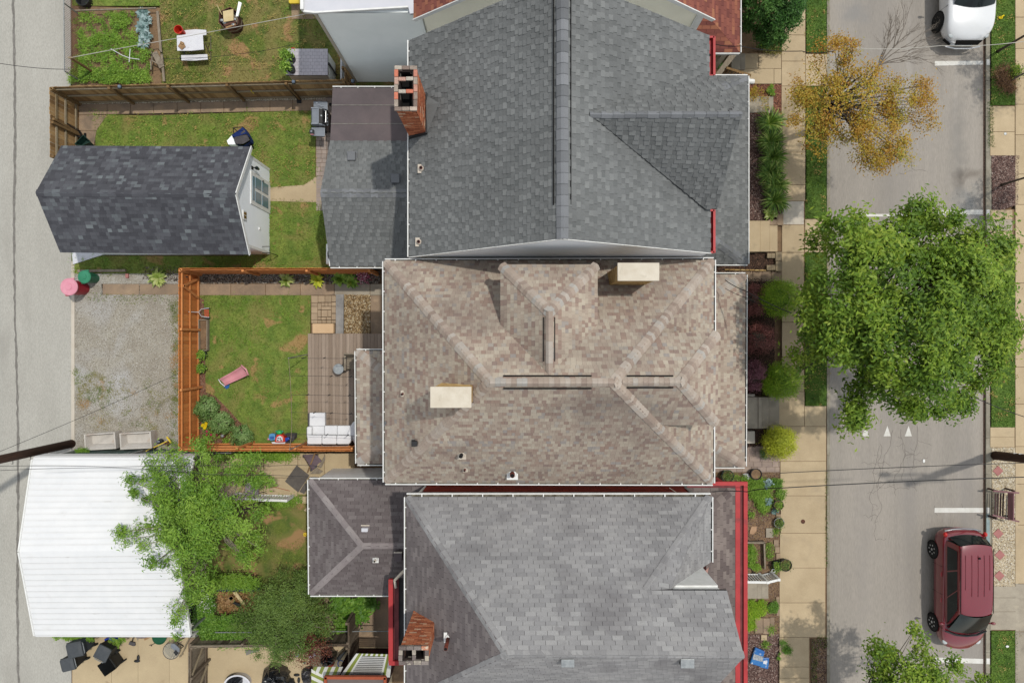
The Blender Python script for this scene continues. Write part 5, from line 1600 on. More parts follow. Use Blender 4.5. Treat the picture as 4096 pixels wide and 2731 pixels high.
clap(sh, (wxe, wys), (wxe, wyn), [(0, 2.62), ((R1.y-wys)/(wyn-wys), 3.78), (1, 2.62)], (1, 0, 0), m_siding_blue, rev=.35, lip=.006)
for y_ in (wyn-.05, wys+.05): MB().box((wxe+.012, y_, 1.3), (.03, .1, 2.6)).build('corner_trim', m_white, sh)
for a, b in ((B_, R1), (E_, R1)): MB().bar(a+Vector((.01, 0, -.06)), b+Vector((.01, 0, -.06)), .03, .14).build('rake_board', m_white, sh)
def wallq(s, x, y):
 x0, y0, k=SHEETS[s];sx=x0+x/k;sy=y0+y/k
 z=wxe*FPX/(sx-2048)
 return Vector((wxe, (1365.5-sy)*z/FPX, HC-z))
yd0, yd1=wallq('a', 1533, 1050).y, wallq('a', 1528, 1208).y
MB().box((wxe+.02, (yd0+yd1)/2, 1.05), (.05, abs(yd0-yd1)+.1, 2.14)).build('door', m_white, sh)
dr=[c for c in sh.children if c.name.startswith('door')][0]
W_=abs(yd0-yd1)
yc_=(yd0+yd1)/2
for (za, zb_) in ((.35, 1.0), (1.12, 1.72)):
 for s_ in (-1, 1):
  MB().box((wxe+.052, yc_+s_*W_*.235, (za+zb_)/2), (.02, W_*.36, zb_-za)).build('pane', m_glass, dr)
MB().box((wxe+.052, yc_, 1.9), (.02, W_*.8, .2)).build('pane', m_glass, dr)
MB().tube([(wxe+.06, yc_+W_*.42, 1.0), (wxe+.12, yc_+W_*.42, 1.0)], .025, 8).build('handle', m_pipe_black, dr)
MB().box((wxe+.03, R1.y-.55, 2.75), (.06, .34, .3)).build('window', m_white, sh)
wn_=[c for c in sh.children if c.name.startswith('window')][0]
for s_ in (-1, 1): MB().box((wxe+.064, R1.y-.55+s_*.065, 2.75), (.012, .1, .22)).build('pane', mat('amber_glass', (150, 110, 50), (110, 70, 40), rough=.2), wn_)
lt=MB().tube([(wxe+.02, 6.62, 1.95), (wxe+.16, 6.62, 2.0)], .02, 8).box((wxe+.02, 6.62, 1.95), (.03, .12, .16)).build('wall_lamp', m_pipe_black, sh)
MB().lathe((wxe+.17, 6.62, 1.72), [(.05, 0), (.075, .2), (.02, .28)], 8).build('lantern', m_glass_dark, lt)
MB().box((wxe+.02, 4.42, 1.2), (.05, .09, .12)).build('outlet', m_white, sh)
for y_ in (3.62, ):
 MB().tube([(wxe+.05, 3.75, 1.0), (wxe+.35, 3.75, 1.0), (wxe+.35, 3.5, 1.0), (wxe+.35, 3.5, 0)], .015, 6).tube([(wxe+.05, 3.5, 1.0), (wxe+.35, 3.5, 1.0)], .015, 6).build('rail', m_pipe_black, sh)
pp=L('e', [(452, 92), (700, 80), (640, 110), (460, 168)], 0.1)
surf('concrete_apron', pp, -.03, .12, m_membrane)
# ------------------------------------------------ white metal carport (lower left)
cpt=thing('carport', 'white ribbed metal carport at the alley, willow hanging over it', 'carport', (-16.3, -8.0, 0))
hc_, hcr=2.75, 3.65
cn_w, cn_e=D(75, 1055.5, hc_), D(443, 1056, hc_)
cs_w, cs_e=D(80, 1458, hc_), D(436, 1459, hc_)
cr_w, cr_e=D(44, 1267, hcr), D(408, 1262, hcr)
m_metalroof=mat('white_sheet_metal', (243, 243, 243), (236, 237, 238), scale=1.5, rough=.45, k=.68, spots=[((200, 196, 190), 1.6, .64, .8, .3)])
m_rib=mat('white_rib', (240, 240, 240), (234, 234, 234), rough=.5, k=.66, spots=[((150, 142, 132), 1.4, .66, .76, .5)])
def strips(a0, a1, b0, b1, n):
 """panels with raised ribs between the eave (a) and ridge (b)"""
 for i in range(n):
  t0, t1=i/n, (i+1)/n
  p=[a0.lerp(b0, t0), a1.lerp(b1, t0), a1.lerp(b1, t1), a0.lerp(b0, t1)]
  pn_=MB().slab(p, (0, 0, -.03))
  pn_.build('panel', m_metalroof, cpt)
  nrm=newell(p)
  up=nrm*.018
  MB().bar(p[0]+up*.7, p[1]+up*.7, .03, .03, up=nrm).build('rib', m_rib, cpt)
strips(cn_w, cn_e, cr_w, cr_e, 15)
strips(cs_w, cs_e, cr_w, cr_e, 15)
for a, b, c_ in ((cn_w, cr_w, -1), (cs_w, cr_w, -1), (cn_e, cr_e, 1), (cs_e, cr_e, 1)):
 MB().bar(a+Vector((c_*.02, 0, -.03)), b+Vector((c_*.02, 0, -.03)), .05, .12).build('edge_trim', m_white, cpt)
for (a, b, s_) in ((cn_w, cn_e, 1), (cs_w, cs_e, -1)):
 o1=Vector((0, s_*.08, -.05));o2=Vector((0, s_*.12, -.16))
 MB().add([a, b, b+o1, a+o1, b+o2, a+o2, b+o2-Z_*.5, a+o2-Z_*.5], [(0, 1, 2, 3), (3, 2, 4, 5), (5, 4, 6, 7)]).build('eave_sheet', m_metalroof, cpt)
for (x, y) in ((cn_w.x+.3, cn_w.y), (cn_e.x-.2, cn_e.y), ((cn_w.x+cn_e.x)/2, cn_w.y), (cs_w.x+.3, cs_w.y), (cs_e.x-.2, cs_e.y), ((cs_w.x+cs_e.x)/2, cs_w.y)):
 MB().box((x, y, 1.35), (.07, .07, 2.7)).build('post', m_metal, cpt)
MB().bar(cs_e+Vector((0, 0, -.1)), P('i', 1240, 1240, 1.6), .06, .06).build('brace', m_white, cpt)
MB().prism([(cn_w.x, cs_w.y), (cn_w.x+.04, cs_w.y), (cn_w.x+.04, cn_w.y), (cn_w.x, cn_w.y)], 0, 2.6).build('end_wall', m_metalroof, cpt)
# ================================================================== fences
RF=random.Random(31)
def picket_meshes(prefix, w, th, h, m, n=5, dog=True):
 res=[]
 for i in range(n):
  mb=MB()
  hh=h*(1+(i-n/2)*0.004)
  c=0.02 if dog else 0.0
  pts=[(-w/2, 0), (w/2, 0), (w/2, hh-c), (w/2-c, hh), (-w/2+c, hh), (-w/2, hh-c)]
  vs=[(p[0], -th/2, p[1]) for p in pts]+[(p[0], th/2, p[1]) for p in pts]
  fs=[tuple(range(6)), tuple(reversed(range(6, 12)))]+[((k+1)%6, k, k+6, (k+1)%6+6) for k in range(6)]
  me=bpy.data.meshes.new(prefix)
  me.from_pydata(vs, [], fs)
  at=me.attributes.new('v', 'FLOAT', 'FACE')
  at.data.foreach_set('value', [i/(n-1)]*len(fs))
  me.materials.append(m)
  res.append(me)
 return res
def fence(label, p, q, h, inner, meshes, pw, m_rail, m_post, posts=2.4, rails=(0.25, 0.95, 1.6), gap=0.004, post_top=0.0, group=None, z0=0.0,
 rail_sz=(.04, .09), post_sz=.09, root=None, first=True):
 p, q=Vector((p[0], p[1], z0)), Vector((q[0], q[1], z0))
 d=(q-p);Ln=d.length;d.normalize()
 inner=Vector((inner[0], inner[1], 0)).normalized()
 t=root or thing('fence', label, 'fence', p, group)
 an=math.atan2(d.y, d.x)
 n=int(Ln/(pw+gap))
 for i in range(n):
  o=bpy.data.objects.new('picket', RF.choice(meshes))
  COL.objects.link(o)
  c=p+d*((i+0.5)*Ln/n)
  o.parent=t
  o.location=c-wloc(t)+Vector((0, 0, RF.uniform(-.012, .012)))+inner*RF.uniform(-.004, .004)
  o.rotation_euler=(0, 0, an)
 for z in rails:
  k=max(1, int(round(Ln/posts)))
  for i in range(k):
   a=p+d*(Ln*i/k+.02)+inner*.04+Vector((0, 0, z))
   b=p+d*(Ln*(i+1)/k-.02)+inner*.04+Vector((0, 0, z))
   MB().bar(a, b, rail_sz[0], rail_sz[1], tint=RF.random()).build('rail', m_rail, t)
 k=max(1, int(round(Ln/posts)))
 for i in range(k+1):
  c=p+d*min(max(Ln*i/k, .05), Ln-.05)+inner*(.04+post_sz*.6)
  MB().box((c.x, c.y, z0+(h+post_top)/2), (post_sz, post_sz, h+post_top), an).build('post', m_post, t)
 return t
pk_b=picket_meshes('picket', .14, .018, 1.83, m_fence_brown)
A0=D(183, 238, 0);A1=D(817, 222, 0)
fb_=fence('weathered brown board fence between top yard and the lawn with grill', (A0.x, A0.y), (A1.x, A1.y), 1.83, (0, -1), pk_b, .14, m_fence_rail, m_fence_post, posts=2.35, rails=(.22, .95, 1.62))
for (s, x, y) in (('m', 1372, 860), ('a', 684, 497), ('b', 373, 464)):
 pp=P(s, x, y, 1.86)
 t=thing('post_cap_lamp', {'m':'round grey post cap lamp on brown fence, the middle one of three', 'a':'round grey post cap lamp on brown fence nearest the alley corner', 'b':'round grey post cap lamp on brown fence nearest the pale sided wall'}[s], 'post lamp', pp)
 MB().box(pp, (.13, .13, .05)).build('base', m_pipe_black, t)
 MB().ball(pp+Vector((0, 0, .04)), .07, 12, 6).build('globe', mat('lamp_globe', (120, 134, 150), (96, 110, 128), rough=.2), t, smooth=True)
A2=D(183, 238, 0);A3=Vector((A2.x+.02, 7.05, 0))
fg_=fence('brown board gate section standing along the alley, next to charcoal shed', (A2.x, A2.y), (A3.x, A3.y), 1.83, (1, 0), pk_b, .14, m_fence_rail, m_fence_post, posts=1.5, rails=(.3, .95, 1.5))
MB().bar(Vector((A2.x+.09, 8.55, 1.75)), Vector((A2.x+.09, 8.45, .02)), .09, .09).build('gate_post', m_fence_post, fg_)
A4=Vector((-6.42, 9.98, 0))
fence('short brown fence panel running up to the pale sided house', (A4.x, A4.y), (A4.x+.02, 10.55), 1.83, (-1, 0), pk_b, .14, m_fence_rail, m_fence_post, posts=1.2, rails=(.3, .95, 1.6))
pk_o=picket_meshes('picket', .14, .018, 1.83, m_fence_orange)
O0, O1, O2, O3=D(460, 627), D(872, 627), D(460, 1019), D(835, 1019)
fkw=dict(rail_sz=(.04, .085), post_sz=.085)
fence('orange stained fence along the rock bed and the grey house annex', (O0.x, O0.y), (O1.x, O1.y), 1.83, (0, -1), pk_o, .14, m_fence_orail, m_fence_orail, posts=2.4, **fkw)
fw_=fence('orange stained fence with braced gate beside the gravel parking pad', (O0.x, O0.y), (O2.x, O2.y), 1.83, (1, 0), pk_o, .14, m_fence_orail, m_fence_orail, posts=2.35, rails=(.25, .95, 1.62), **fkw)
fence('orange stained fence behind the white sofa and toy cluster', (O2.x, O2.y), (O3.x, O3.y), 1.83, (0, 1), pk_o, .14, m_fence_orail, m_fence_orail, posts=2.4, **fkw)
gx=O0.x+.07
for (a, b) in (((-.0, 2.15, 1.6), (0, 1.75, .3)), ((0, 2.15, 1.6), (0, 2.55, .3))):
 MB().bar((gx, a[1], a[2]), (gx, b[1], b[2]), .04, .09).build('brace', m_fence_orail, fw_)
MB().box((gx+.03, 2.52, 1.35), (.05, .04, .1)).build('latch', m_pipe_black, fw_)
pk_g=picket_meshes('picket', .15, .02, 1.7, m_fence_old, dog=False)
B0=P('u', 130, 680, 1.7);B1=P('u', 1635, 665, 1.7)
fence('old grey board fence under the ivy along the lower patio', (B0.x, B0.y), (B1.x, B1.y), 1.7, (0, 1), pk_g, .15, m_fence_old, m_fence_old, posts=2.2, rails=(.3, 1.62))
fo_=fence('old grey board gate fence with crossed braces, left of lower patio', (B0.x, B0.y), (B0.x-.02, B0.y-2.4), 1.7, (1, 0), pk_g, .15, m_fence_old, m_fence_old, posts=1.2, rails=(.3, 1.6))
for k in range(2):
 ya=B0.y-.15-1.2*k
 MB().bar((B0.x+.09, ya, .3), (B0.x+.09, ya-.95, 1.6), .04, .08).build('brace', m_fence_rail, fo_)
fence('old grey board fence stub beside the red brick wall corner', (B1.x, B1.y+.9), (B1.x+.02, B1.y-1.1), 1.7, (-1, 0), pk_g, .15, m_fence_old, m_fence_old, posts=1.0, rails=(.3, 1.6))
def railing(label, a, b, h, m=m_white, r=.02, n=3, cat='rail', name='railing'):
 t=thing(name, label, cat, (a[0], a[1], 0))
 MB().tube([(a[0], a[1], h), (b[0], b[1], h)], r, 6).build('rail', m, t)
 for i in range(n):
  f=i/(n-1)
  MB().tube([(a[0]+(b[0]-a[0])*f, a[1]+(b[1]-a[1])*f, 0), (a[0]+(b[0]-a[0])*f, a[1]+(b[1]-a[1])*f, h)], r, 6).build('post', m, t)
 return t
a, b=P('u', 380, 536, 1.2), P('u', 820, 536, 1.2)
railing('pale metal rail running through the ivy above old fence', a, b, 1.2, m_metal)
a, b=P('u', 1440, 527, 1.2), P('u', 2012, 525, 1.2)
railing('pale metal rail below the heart leaved plants by red strip roof', a, b, 1.2, m_metal)
def chain_link(label, a, b, h, seg=2.4, mesh_col=m_metal):
 t=thing('chain_link_fence', label, 'fence', (a[0], a[1], 0))
 a, b=Vector((a[0], a[1], 0)), Vector((b[0], b[1], 0))
 d=b-a;Ln=d.length;d.normalize()
 k=max(1, int(round(Ln/seg)))
 for i in range(k+1):
  c=a+d*(Ln*i/k)
  MB().tube([c, c+Z_*h], .025, 8).build('post', m_metal, t)
 MB().tube([a+Z_*h, b+Z_*h], .018, 6).build('top_rail', m_metal, t)
 mb=MB()
 st=.09
 n=int(Ln/st)
 r=int(h/st)
 for i in range(-r, n+1):
  for s_ in (0, 1):
   x0, x1=i*st, (i+r)*st
   z0, z1=(0, h) if s_==0 else (h, 0)
   lo, hi=max(0, x0), min(Ln, x1)
   if hi<=lo: continue
   zz=lambda x: z0+(z1-z0)*(x-x0)/(x1-x0)
   mb.bar(a+d*lo+Z_*zz(lo), a+d*hi+Z_*zz(hi), .005, .005)
 mb.build('wire_mesh', mesh_col, t)
 return t
a, b=D(166, 0), D(166, 188)
chain_link('rusty chain link fence between the alley and the vegetable garden', (a.x+.35, a.y+2), (a.x+.4, b.y), 1.1, mesh_col=m_pipe_rust)
m_green_mesh=mat('green_mesh', (40, 84, 74), (60, 104, 92), rough=.7)
a, b=P('r', 60, 480, 1.15), P('r', 2352, 452, 1.15)
cl_=chain_link('chain link fence with green netting behind the two concrete tubs', (a.x, a.y), (b.x+1.2, b.y), 1.15, mesh_col=m_metal)
mb=MB()
for i in range(40):
 f0, f1=i/40, (i+1)/40
 x0, x1=a.x+(b.x-a.x)*f0, a.x+(b.x-a.x)*f1
 w0, w1=.02*math.sin(i*1.3), .02*math.sin((i+1)*1.3)
 mb.add([(x0, a.y+.03+w0, 1.1), (x1, a.y+.03+w1, 1.1), (x1, a.y+.06+w1, .1), (x0, a.y+.06+w0, .1)], [(0, 1, 2, 3)])
mb.build('netting', mat('green_netting', (44, 84, 76), (66, 106, 96), alpha=.55), cl_)
for (x0, x1, y0, y1) in ((180, 350, 480, 540), (785, 1230, 470, 530), (1650, 1980, 470, 510)):
 pp=[P('r', x0, y0, .5), P('r', x1, y0-5, .5), P('r', (x0*.3+x1*.7), y1-10, .3), P('r', (x0*.8+x1*.2), y1, .3)]
 t=MB().slab(pp, (0, 0, -.03)).build('board', m_siding_blue)
 tag(t, {180:'pale scrap panel behind the green netting, nearest the alley', 785:'pale rounded scrap board behind the green netting by the left tub', 1650:'pale scrap panel behind the netting beside orange fence corner'}[x0], 'board')
a, b=P('i', 1242, 160, 1.1), P('i', 1242, 290, 1.1)
chain_link('short chain link run under the willow edge by orange fence', (a.x, a.y), (b.x, b.y), 1.1)
# ================================================================== utility poles and wires
def tpole(label, base, top, r0, r1, steps=False):
 t=thing('utility_pole', label, 'utility pole', base)
 b, tp=Vector(base), Vector(top)
 MB().tube([b, b.lerp(tp, .5), tp], [r0, (r0+r1)/2, r1], 16).build('pole', m_polewood, t, smooth=True)
 return t
lb=P('e', 455, 1290, 0.0)
lp=P('e', 0, 1395, 9.0*(1-1040.0/1176)/(1-1040.0/1176))
tp_=Vector((lb.x-.1, lb.y+.05, 9.6))
p1_=tpole('brown wooden utility pole at the alley below the gravel pad', lb, tp_, .17, .13)
for z in (1.5, 2.4, 3.3):
 f=z/9.6
 c=lb.lerp(tp_, f)
 MB().tube([c+Vector((0, -.14, 0)), c+Vector((0, -.26, 0)), c+Vector((0, -.26, .05))], .012, 5).build('step', m_pipe_black, p1_)
rb_=P('C', 975, 420, 0.1)
p2_=tpole('dark wooden utility pole rising from the pebble strip beside the bench', rb_, Vector((rb_.x-.35, rb_.y+.9, 9.8)), .18, .13)
for z in (1.2, 1.5, 1.8):
 c=Vector(rb_).lerp(Vector((rb_.x-.35, rb_.y+.9, 9.8)), z/9.7)
 MB().box(c+Vector((-.02, .17, 0)), (.12, .03, .05)).build('tag_plate', m_white, p2_)
MB().bar((rb_.x-1.5, rb_.y+.86, 9.0), (rb_.x+.9, rb_.y+.9, 9.0), .1, .12).build('crossarm', m_polewood, p2_)
MB().tube([(rb_.x-.3, rb_.y+.85, 7.6), (rb_.x-1.7, rb_.y+.85, 7.9), (rb_.x-1.95, rb_.y+.85, 7.8)], .04, 8).ball((rb_.x-1.95, rb_.y+.85, 7.75), (.28, .12, .08), 10, 6).build('street_lamp_arm', m_metal, p2_)
def wire(label, pts, r=.011, m=m_wire, sag=0.15, n=14):
 mb=MB()
 for a, b in zip(pts[:-1], pts[1:]):
  q=[]
  for i in range(n+1):
   t=i/n
   p=Vector(a).lerp(Vector(b), t)
   p.z-=sag*4*t*(1-t)
   q.append(p)
  mb.tube(q, r, 5)
 o=mb.build('overhead_wire', m)
 return tag(o, label, 'wire', 'overhead wires')
wire('thin overhead wire crossing the street just below the shark tooth marks', [P('l', 470, 105, 6.5), P('l', 2400, 28, 7.5)])
wire('twisted overhead cable crossing the street above the bench', [P('y', 178, 78, 6.0) if False else P('l', 0, 236, 3.6), P('l', 240, 235, 4.0), P('l', 490, 208, 6.0), P('l', 2400, 126, 7.5)], .016)
wire('overhead wire from the brown porch roof into the big street tree', [P('w', 0, 650, 4.2), P('w', 215, 765, 5.0), P('w', 640, 970, 6.5)], .014)
wire('fainter second overhead wire from the brown porch roof to the tree', [P('w', 0, 730, 4.2), P('w', 240, 835, 5.0), P('w', 520, 950, 6.0)], .009)
wire('overhead wire from maroon porch roof past the golden tree', [P('d', -20, 265, 4.0), P('d', 175, 290, 5.0), P('d', 560, 322, 6.0), P('d', 760, 322, 6.5)], .013)
wire('pale overhead wire in front of the white car nose', [P('d', 900, 303, 6.5), P('d', 1440, 287, 6.5), P('d', 1954, 262, 6.5)], .010, m_wire_pale)
wire('overhead wire leaving the tree toward the lower right verge', [P('h', 1640, 1000, 7.0), P('h', 1960, 1125, 7.0)], .012)
wire('overhead wire over the alley to the vegetable garden', [P('a', -20, 360, 6.5), P('a', 400, 396, 6.0)], .009)
wire('pair of wires over the white carport, the upper one', [P('i', -20, 208, 7.0), P('i', 700, 214, 6.0), P('i', 1700, 206, 5.0), P('i', 2000, 208, 4.5)], .008)
wire('pair of wires over the white carport, the lower one', [P('i', -20, 236, 7.0), P('i', 700, 218, 6.0), P('i', 1320, 260, 5.0), P('i', 2000, 278, 4.5)], .008)
wire('long thin wire crossing the gravel pad corner', [P('e', 0, 1340, 7.0), P('e', 560, 1105, 5.0), P('e', 1100, 860, 3.2)], .007, sag=.05)
# ================================================================== vehicles
def carpaint(name, c, c2=None, rough=.35, coat=.6):
 return mat(name, c, c2 or c, scale=1, rough=rough, spec=.5, coat=coat, k=.68)
m_tyre=mat('tyre_rubber', (38, 38, 38), (28, 28, 28), rough=.85)
m_rim=mat('alloy_rim', (226, 226, 224), (200, 200, 200), metal=0.1, rough=.35)
m_rimdark=mat('alloy_dark', (110, 104, 98), (60, 58, 56), metal=.6, rough=.35)
m_fab_g=mat('rim_shadow', (120, 118, 116), (96, 94, 92), rough=.5)
m_redlamp=mat('tail_lamp_red', (214, 40, 34), (180, 24, 24), rough=.2, coat=.6)
m_clearlamp=mat('clear_lamp', (222, 226, 226), (176, 184, 186), rough=.1, coat=.8)
m_chrome=mat('chrome', (210, 212, 214), (190, 192, 194), metal=.9, rough=.2)
m_int=mat('car_interior', (60, 74, 72), (30, 36, 36), scale=4)
def car(label, X0, Yr, Ln, hw, roofz, belt, sec, cab, wheels, wr, paint, rim, group, plate=False, hoodz=None):
 """nose toward -Y; sec = body stations, cab = (rear glass foot, roof rear, roof front, screen foot, roof half width)"""
 t=thing('parked_car', label, 'car', (X0, Yr-Ln/2, 0), group)
 T=lambda x, y, z: (X0+x, Yr-y, z)
 vs, fs=[], []
 ring=[]
 for (y, k, zl, zb) in sec:
  w=hw*k
  half=[(0, zl), (w*.82, zl), (w*.97, zl+.12), (w, zl+(zb-zl)*.45), (w*.985, zb-.10), (w*.90, zb-.01), (w*.6, zb+.035), (0, zb+.05)]
  full=half+[(-x, z) for (x, z) in reversed(half[1:-1])]
  ring.append(len(full))
  cf=.26*max(0, min(1, (y-Ln+1.1)/1.1))**1.5
  cr_=.14*max(0, min(1, (.7-y)/.7))**1.5
  vs+=[T(x, y-(cf-cr_)*(x/hw)**2, z) for (x, z) in full]
 m_=ring[0]
 for i in range(len(sec)-1):
  for j in range(m_):
   fs.append((i*m_+j, i*m_+(j+1)%m_, (i+1)*m_+(j+1)%m_, (i+1)*m_+j))
 fs.append(tuple(range(m_)))
 fs.append(tuple(reversed(range((len(sec)-1)*m_, len(sec)*m_))))
 MB().add(vs, fs).build('body', paint, t, smooth=True, sub=2)
 c0, c1, c2, c3, rw=cab
 bw=hw*.90
 zb0, zr=belt, roofz
 vs, fs=[], []
 rows=[(c1, zr-.05, rw*.95), (c1+.25, zr-.005, rw), ((c1+c2)/2, zr, rw), (c2-.2, zr-.02, rw), (c2, zr-.06, rw*.96)]
 yb=[c0+.05, c0+.35, (c1+c2)/2, c2+.2, c3]
 bow=[-.10, -.03, 0, .03, .10]
 for (y, z, w), yl, bo in zip(rows, yb, bow):
  vs.append(T(-bw*.985, yl, zb0-.03))
  for fx in (-1, -.96, -.6, 0, .6, .96, 1): vs.append(T(w*fx, y+bo*(1-fx*fx), z+.03*(1-fx*fx)-(.05 if abs(fx)==1 else 0)))
  vs.append(T(bw*.985, yl, zb0-.03))
 for i in range(4):
  for j in range(8): fs.append((i*9+j, i*9+j+1, (i+1)*9+j+1, (i+1)*9+j))
 MB().add(vs, fs).build('roof', paint, t, smooth=True, sub=2)
 mb=MB()
 mb.hexa([T(-bw*.9, c0+.08, zb0-.1), T(bw*.9, c0+.08, zb0-.1), T(bw*.9, c3-.1, zb0-.1), T(-bw*.9, c3-.1, zb0-.1)],
  [T(-rw*.9, c1+.06, zr-.09), T(rw*.9, c1+.06, zr-.09), T(rw*.9, c2-.04, zr-.09), T(-rw*.9, c2-.04, zr-.09)])
 mb.build('cabin', m_int, t)
 def pane(name, quad, mg, n_out, k=.008):
  q=[Vector(v)+Vector(n_out)*k for v in quad]
  return MB().slab(q, Vector(n_out)*-.01).build(name, mg, t)
 f=.9
 def curved(name, yb_, zb_, wb, yt, zt, wt, bow):
  vs=[]
  for (y, z, w) in ((yb_, zb_, wb), ((yb_+yt)/2, (zb_+zt)/2+.02, (wb+wt)/2), (yt, zt, wt)):
   for k in range(9):
    f=k/4-1
    vs.append(T(w*f, y+bow*(1-f*f), z+.02*(1-f*f)))
  return MB().add(vs, [(i*9+j, i*9+j+1, i*9+j+10, i*9+j+9) for i in range(2) for j in range(8)]).build(name, m_glass_dark, t, smooth=True)
 curved('rear_window', c0-.02, zb0+.03, .86*bw, c1-.01, zr-.03, .92*rw, -.12)
 curved('windscreen', c3-.05, zb0+.03, .90*bw, c2-.02, zr-.035, .94*rw, .15)
 for s_ in (-1, 1):
  def sp(y, g):
   w=bw*.985+(rw-bw*.985)*g
   return Vector(T(s_*w, y, (zb0-.02)+(zr-.04-zb0)*g))
  ya, yb_, yc, yd=c0+.28, c1+.18, c2-.08, c3-.28
  splits=[0, .33, .66, 1.0]
  for a, b in zip(splits[:-1], splits[1:]):
   g0, g1=.14, .86
   bl=ya+(yd-ya)*a+.03;br=ya+(yd-ya)*b-.03
   tl=yb_+(yc-yb_)*a+.03;tr=yb_+(yc-yb_)*b-.03
   pane('side_window', [sp(bl, g0), sp(br, g0), sp(tr, g1), sp(tl, g1)], m_glass_dark, (s_, 0, .25), .012)
  MB().ball(T(s_*(hw+.10), c3-.30, zb0+.05), (.10, .06, .07), 10, 6).bar(T(s_*(hw-.05), c3-.28, zb0), T(s_*(hw+.06), c3-.30, zb0+.03), .04, .04).build('mirror', paint, t, smooth=True)
  for a in (.38, .66):
   yy=c0+(c3-c0)*a
   MB().bar(T(s_*(hw*.995+.012), yy, zb0-.13), T(s_*(hw*.995+.012), yy+.18, zb0-.13), .03, .03).build('door_handle', paint if rim is m_rim else m_chrome, t)
  for y_ in (c0+(c3-c0)*.32, c0+(c3-c0)*.62, c3-.05):
   MB().bar(T(s_*(hw*1.0-.004), y_, .35), T(s_*(hw*.985-.004), y_, zb0-.06), .008, .012).build('door_seam', m_black, t)
  MB().ball(T(s_*hw*.86, .15, zb0-.08), (.085, .10, .09), 10, 6).build('tail_light', m_redlamp, t, smooth=True)
  yf=sec[-2][0]
  MB().ball(T(s_*hw*.70, yf-.19, sec[-2][3]-.02), (.13, .14, .045), 10, 6).build('headlight', m_clearlamp, t, smooth=True)
  for yw_ in wheels:
   c=Vector(T(s_*(hw-.10), yw_, wr))
   w_=MB().lathe(c, [(wr*.62, -.11), (wr*.92, -.11), (wr, -.07), (wr, .07), (wr*.92, .125), (wr*.66, .13)], 26, axis=(s_, 0, 0)).build('wheel', m_tyre, t, smooth=True)
   MB().lathe(c, [(wr*.64, .10), (wr*.60, .128), (wr*.52, .128), (wr*.5, .05), (0.001, .05)], 22, axis=(s_, 0, 0)).build('rim', m_rimdark if rim is m_rimdark else m_fab_g, w_, smooth=False)
   mb=MB()
   for k in range(10 if rim is m_rimdark else 7):
    a=k*2*math.pi/(10 if rim is m_rimdark else 7)+.3
    dv=Vector((0, math.cos(a), math.sin(a)))
    mb.bar(c+Vector((s_*.11, 0, 0))+dv*.03, c+Vector((s_*.125, 0, 0))+dv*wr*.6, .05, .02, up=(1, 0, 0))
   mb.lathe(c, [(.06, .1), (.05, .135), (.001, .135)], 10, axis=(s_, 0, 0))
   mb.build('spokes', rim, w_)
   MB().lathe(c, [(wr*1.12, .085), (wr*1.12, .1005)], 26, axis=(s_, 0, 0)).build('wheel_arch', m_black, t)
 return t, T
van_sec=[(0.0, .70, .42, .78), (.05, .86, .34, .90), (.18, .95, .26, .99), (.6, 1.0, .22, 1.02), (1.6, 1.0, .2, 1.02), (3.2, 1.0, .2, 1.0), (3.85, .99, .22, .97), (4.3, .95, .24, .88), (4.65, .84, .3, .74), (4.82, .6, .4, .6)]
m_maroon=carpaint('maroon_paint', (122, 20, 34), (128, 22, 38), rough=.28, coat=1.0)
vX, vY=17.96, -7.49
van, T=car('maroon minivan parked at the east kerb, facing down the picture', vX, vY, 4.83, .92, 1.66, 1.02, van_sec, (.26, .44, 3.04, 3.92, .66), (.92, 3.86), .335, m_maroon, m_rim, 'cars parked along the street')
for x in (-.46, -.22, .02, .26, .48):
 MB().bar(T(x, .75, 1.697-.03*(x/.66)**2), T(x, 2.35 if abs(x)<.4 else 2.1, 1.697-.03*(x/.66)**2), .018, .006).build('roof_groove', m_maroon, van)
MB().bar(T(-.63, .5, 1.655), T(-.63, 3.0, 1.64), .02, .015).build('roof_seam', m_black, van)
MB().bar(T(.63, .5, 1.655), T(.63, 3.0, 1.64), .02, .015).build('roof_seam', m_black, van)
MB().box(T(.05, .86, 1.71), (.07, .07, .03)).build('antenna_base', m_black, van)
MB().tube([T(-.72, .05, .80), T(-.4, -.03, .84), (vX, vY+.05, .85), T(.4, -.03, .84), T(.72, .05, .80)], .03, 8).build('bumper_step', m_chrome, van)
MB().bar(T(-.30, .17, 1.035), T(.35, .17, 1.035), .03, .012).build('rear_plate_trim', m_chrome, van)
MB().tube([T(-.74, 3.92, 1.05), T(-.3, 4.06, 1.06), T(.1, 4.09, 1.06)], .012, 5).tube([T(.0, 4.07, 1.07), T(.4, 4.02, 1.07), T(.72, 3.90, 1.06)], .012, 5).build('wiper', m_black, van)
MB().tube([T(-.80, 3.95, 1.0), T(-.4, 4.1, 1.03), T(0, 4.14, 1.03), T(.4, 4.1, 1.03), T(.80, 3.95, 1.0)], .035, 6).build('cowl', m_pipe_black, van)
suv_sec=[(0.0, .72, .5, .9), (.08, .9, .38, 1.0), (.4, .98, .28, 1.08), (1.6, 1.0, .26, 1.1), (3.0, 1.0, .26, 1.1), (3.7, 1.0, .27, 1.09), (4.3, .99, .28, 1.03), (4.62, .93, .32, .92), (4.82, .82, .36, .80), (4.95, .62, .42, .62)]
m_whitep=carpaint('white_paint', (238, 239, 240), (232, 234, 236), rough=.3, coat=.7)
sX, sY=18.2, 16.85
suv, T=car('white sport utility vehicle cut off by the top edge', sX, sY, 4.95, .99, 1.72, 1.1, suv_sec, (.2, .55, 2.9, 3.62, .68), (.95, 3.95), .38, m_whitep, m_rimdark, 'cars parked along the street')
mb=MB()
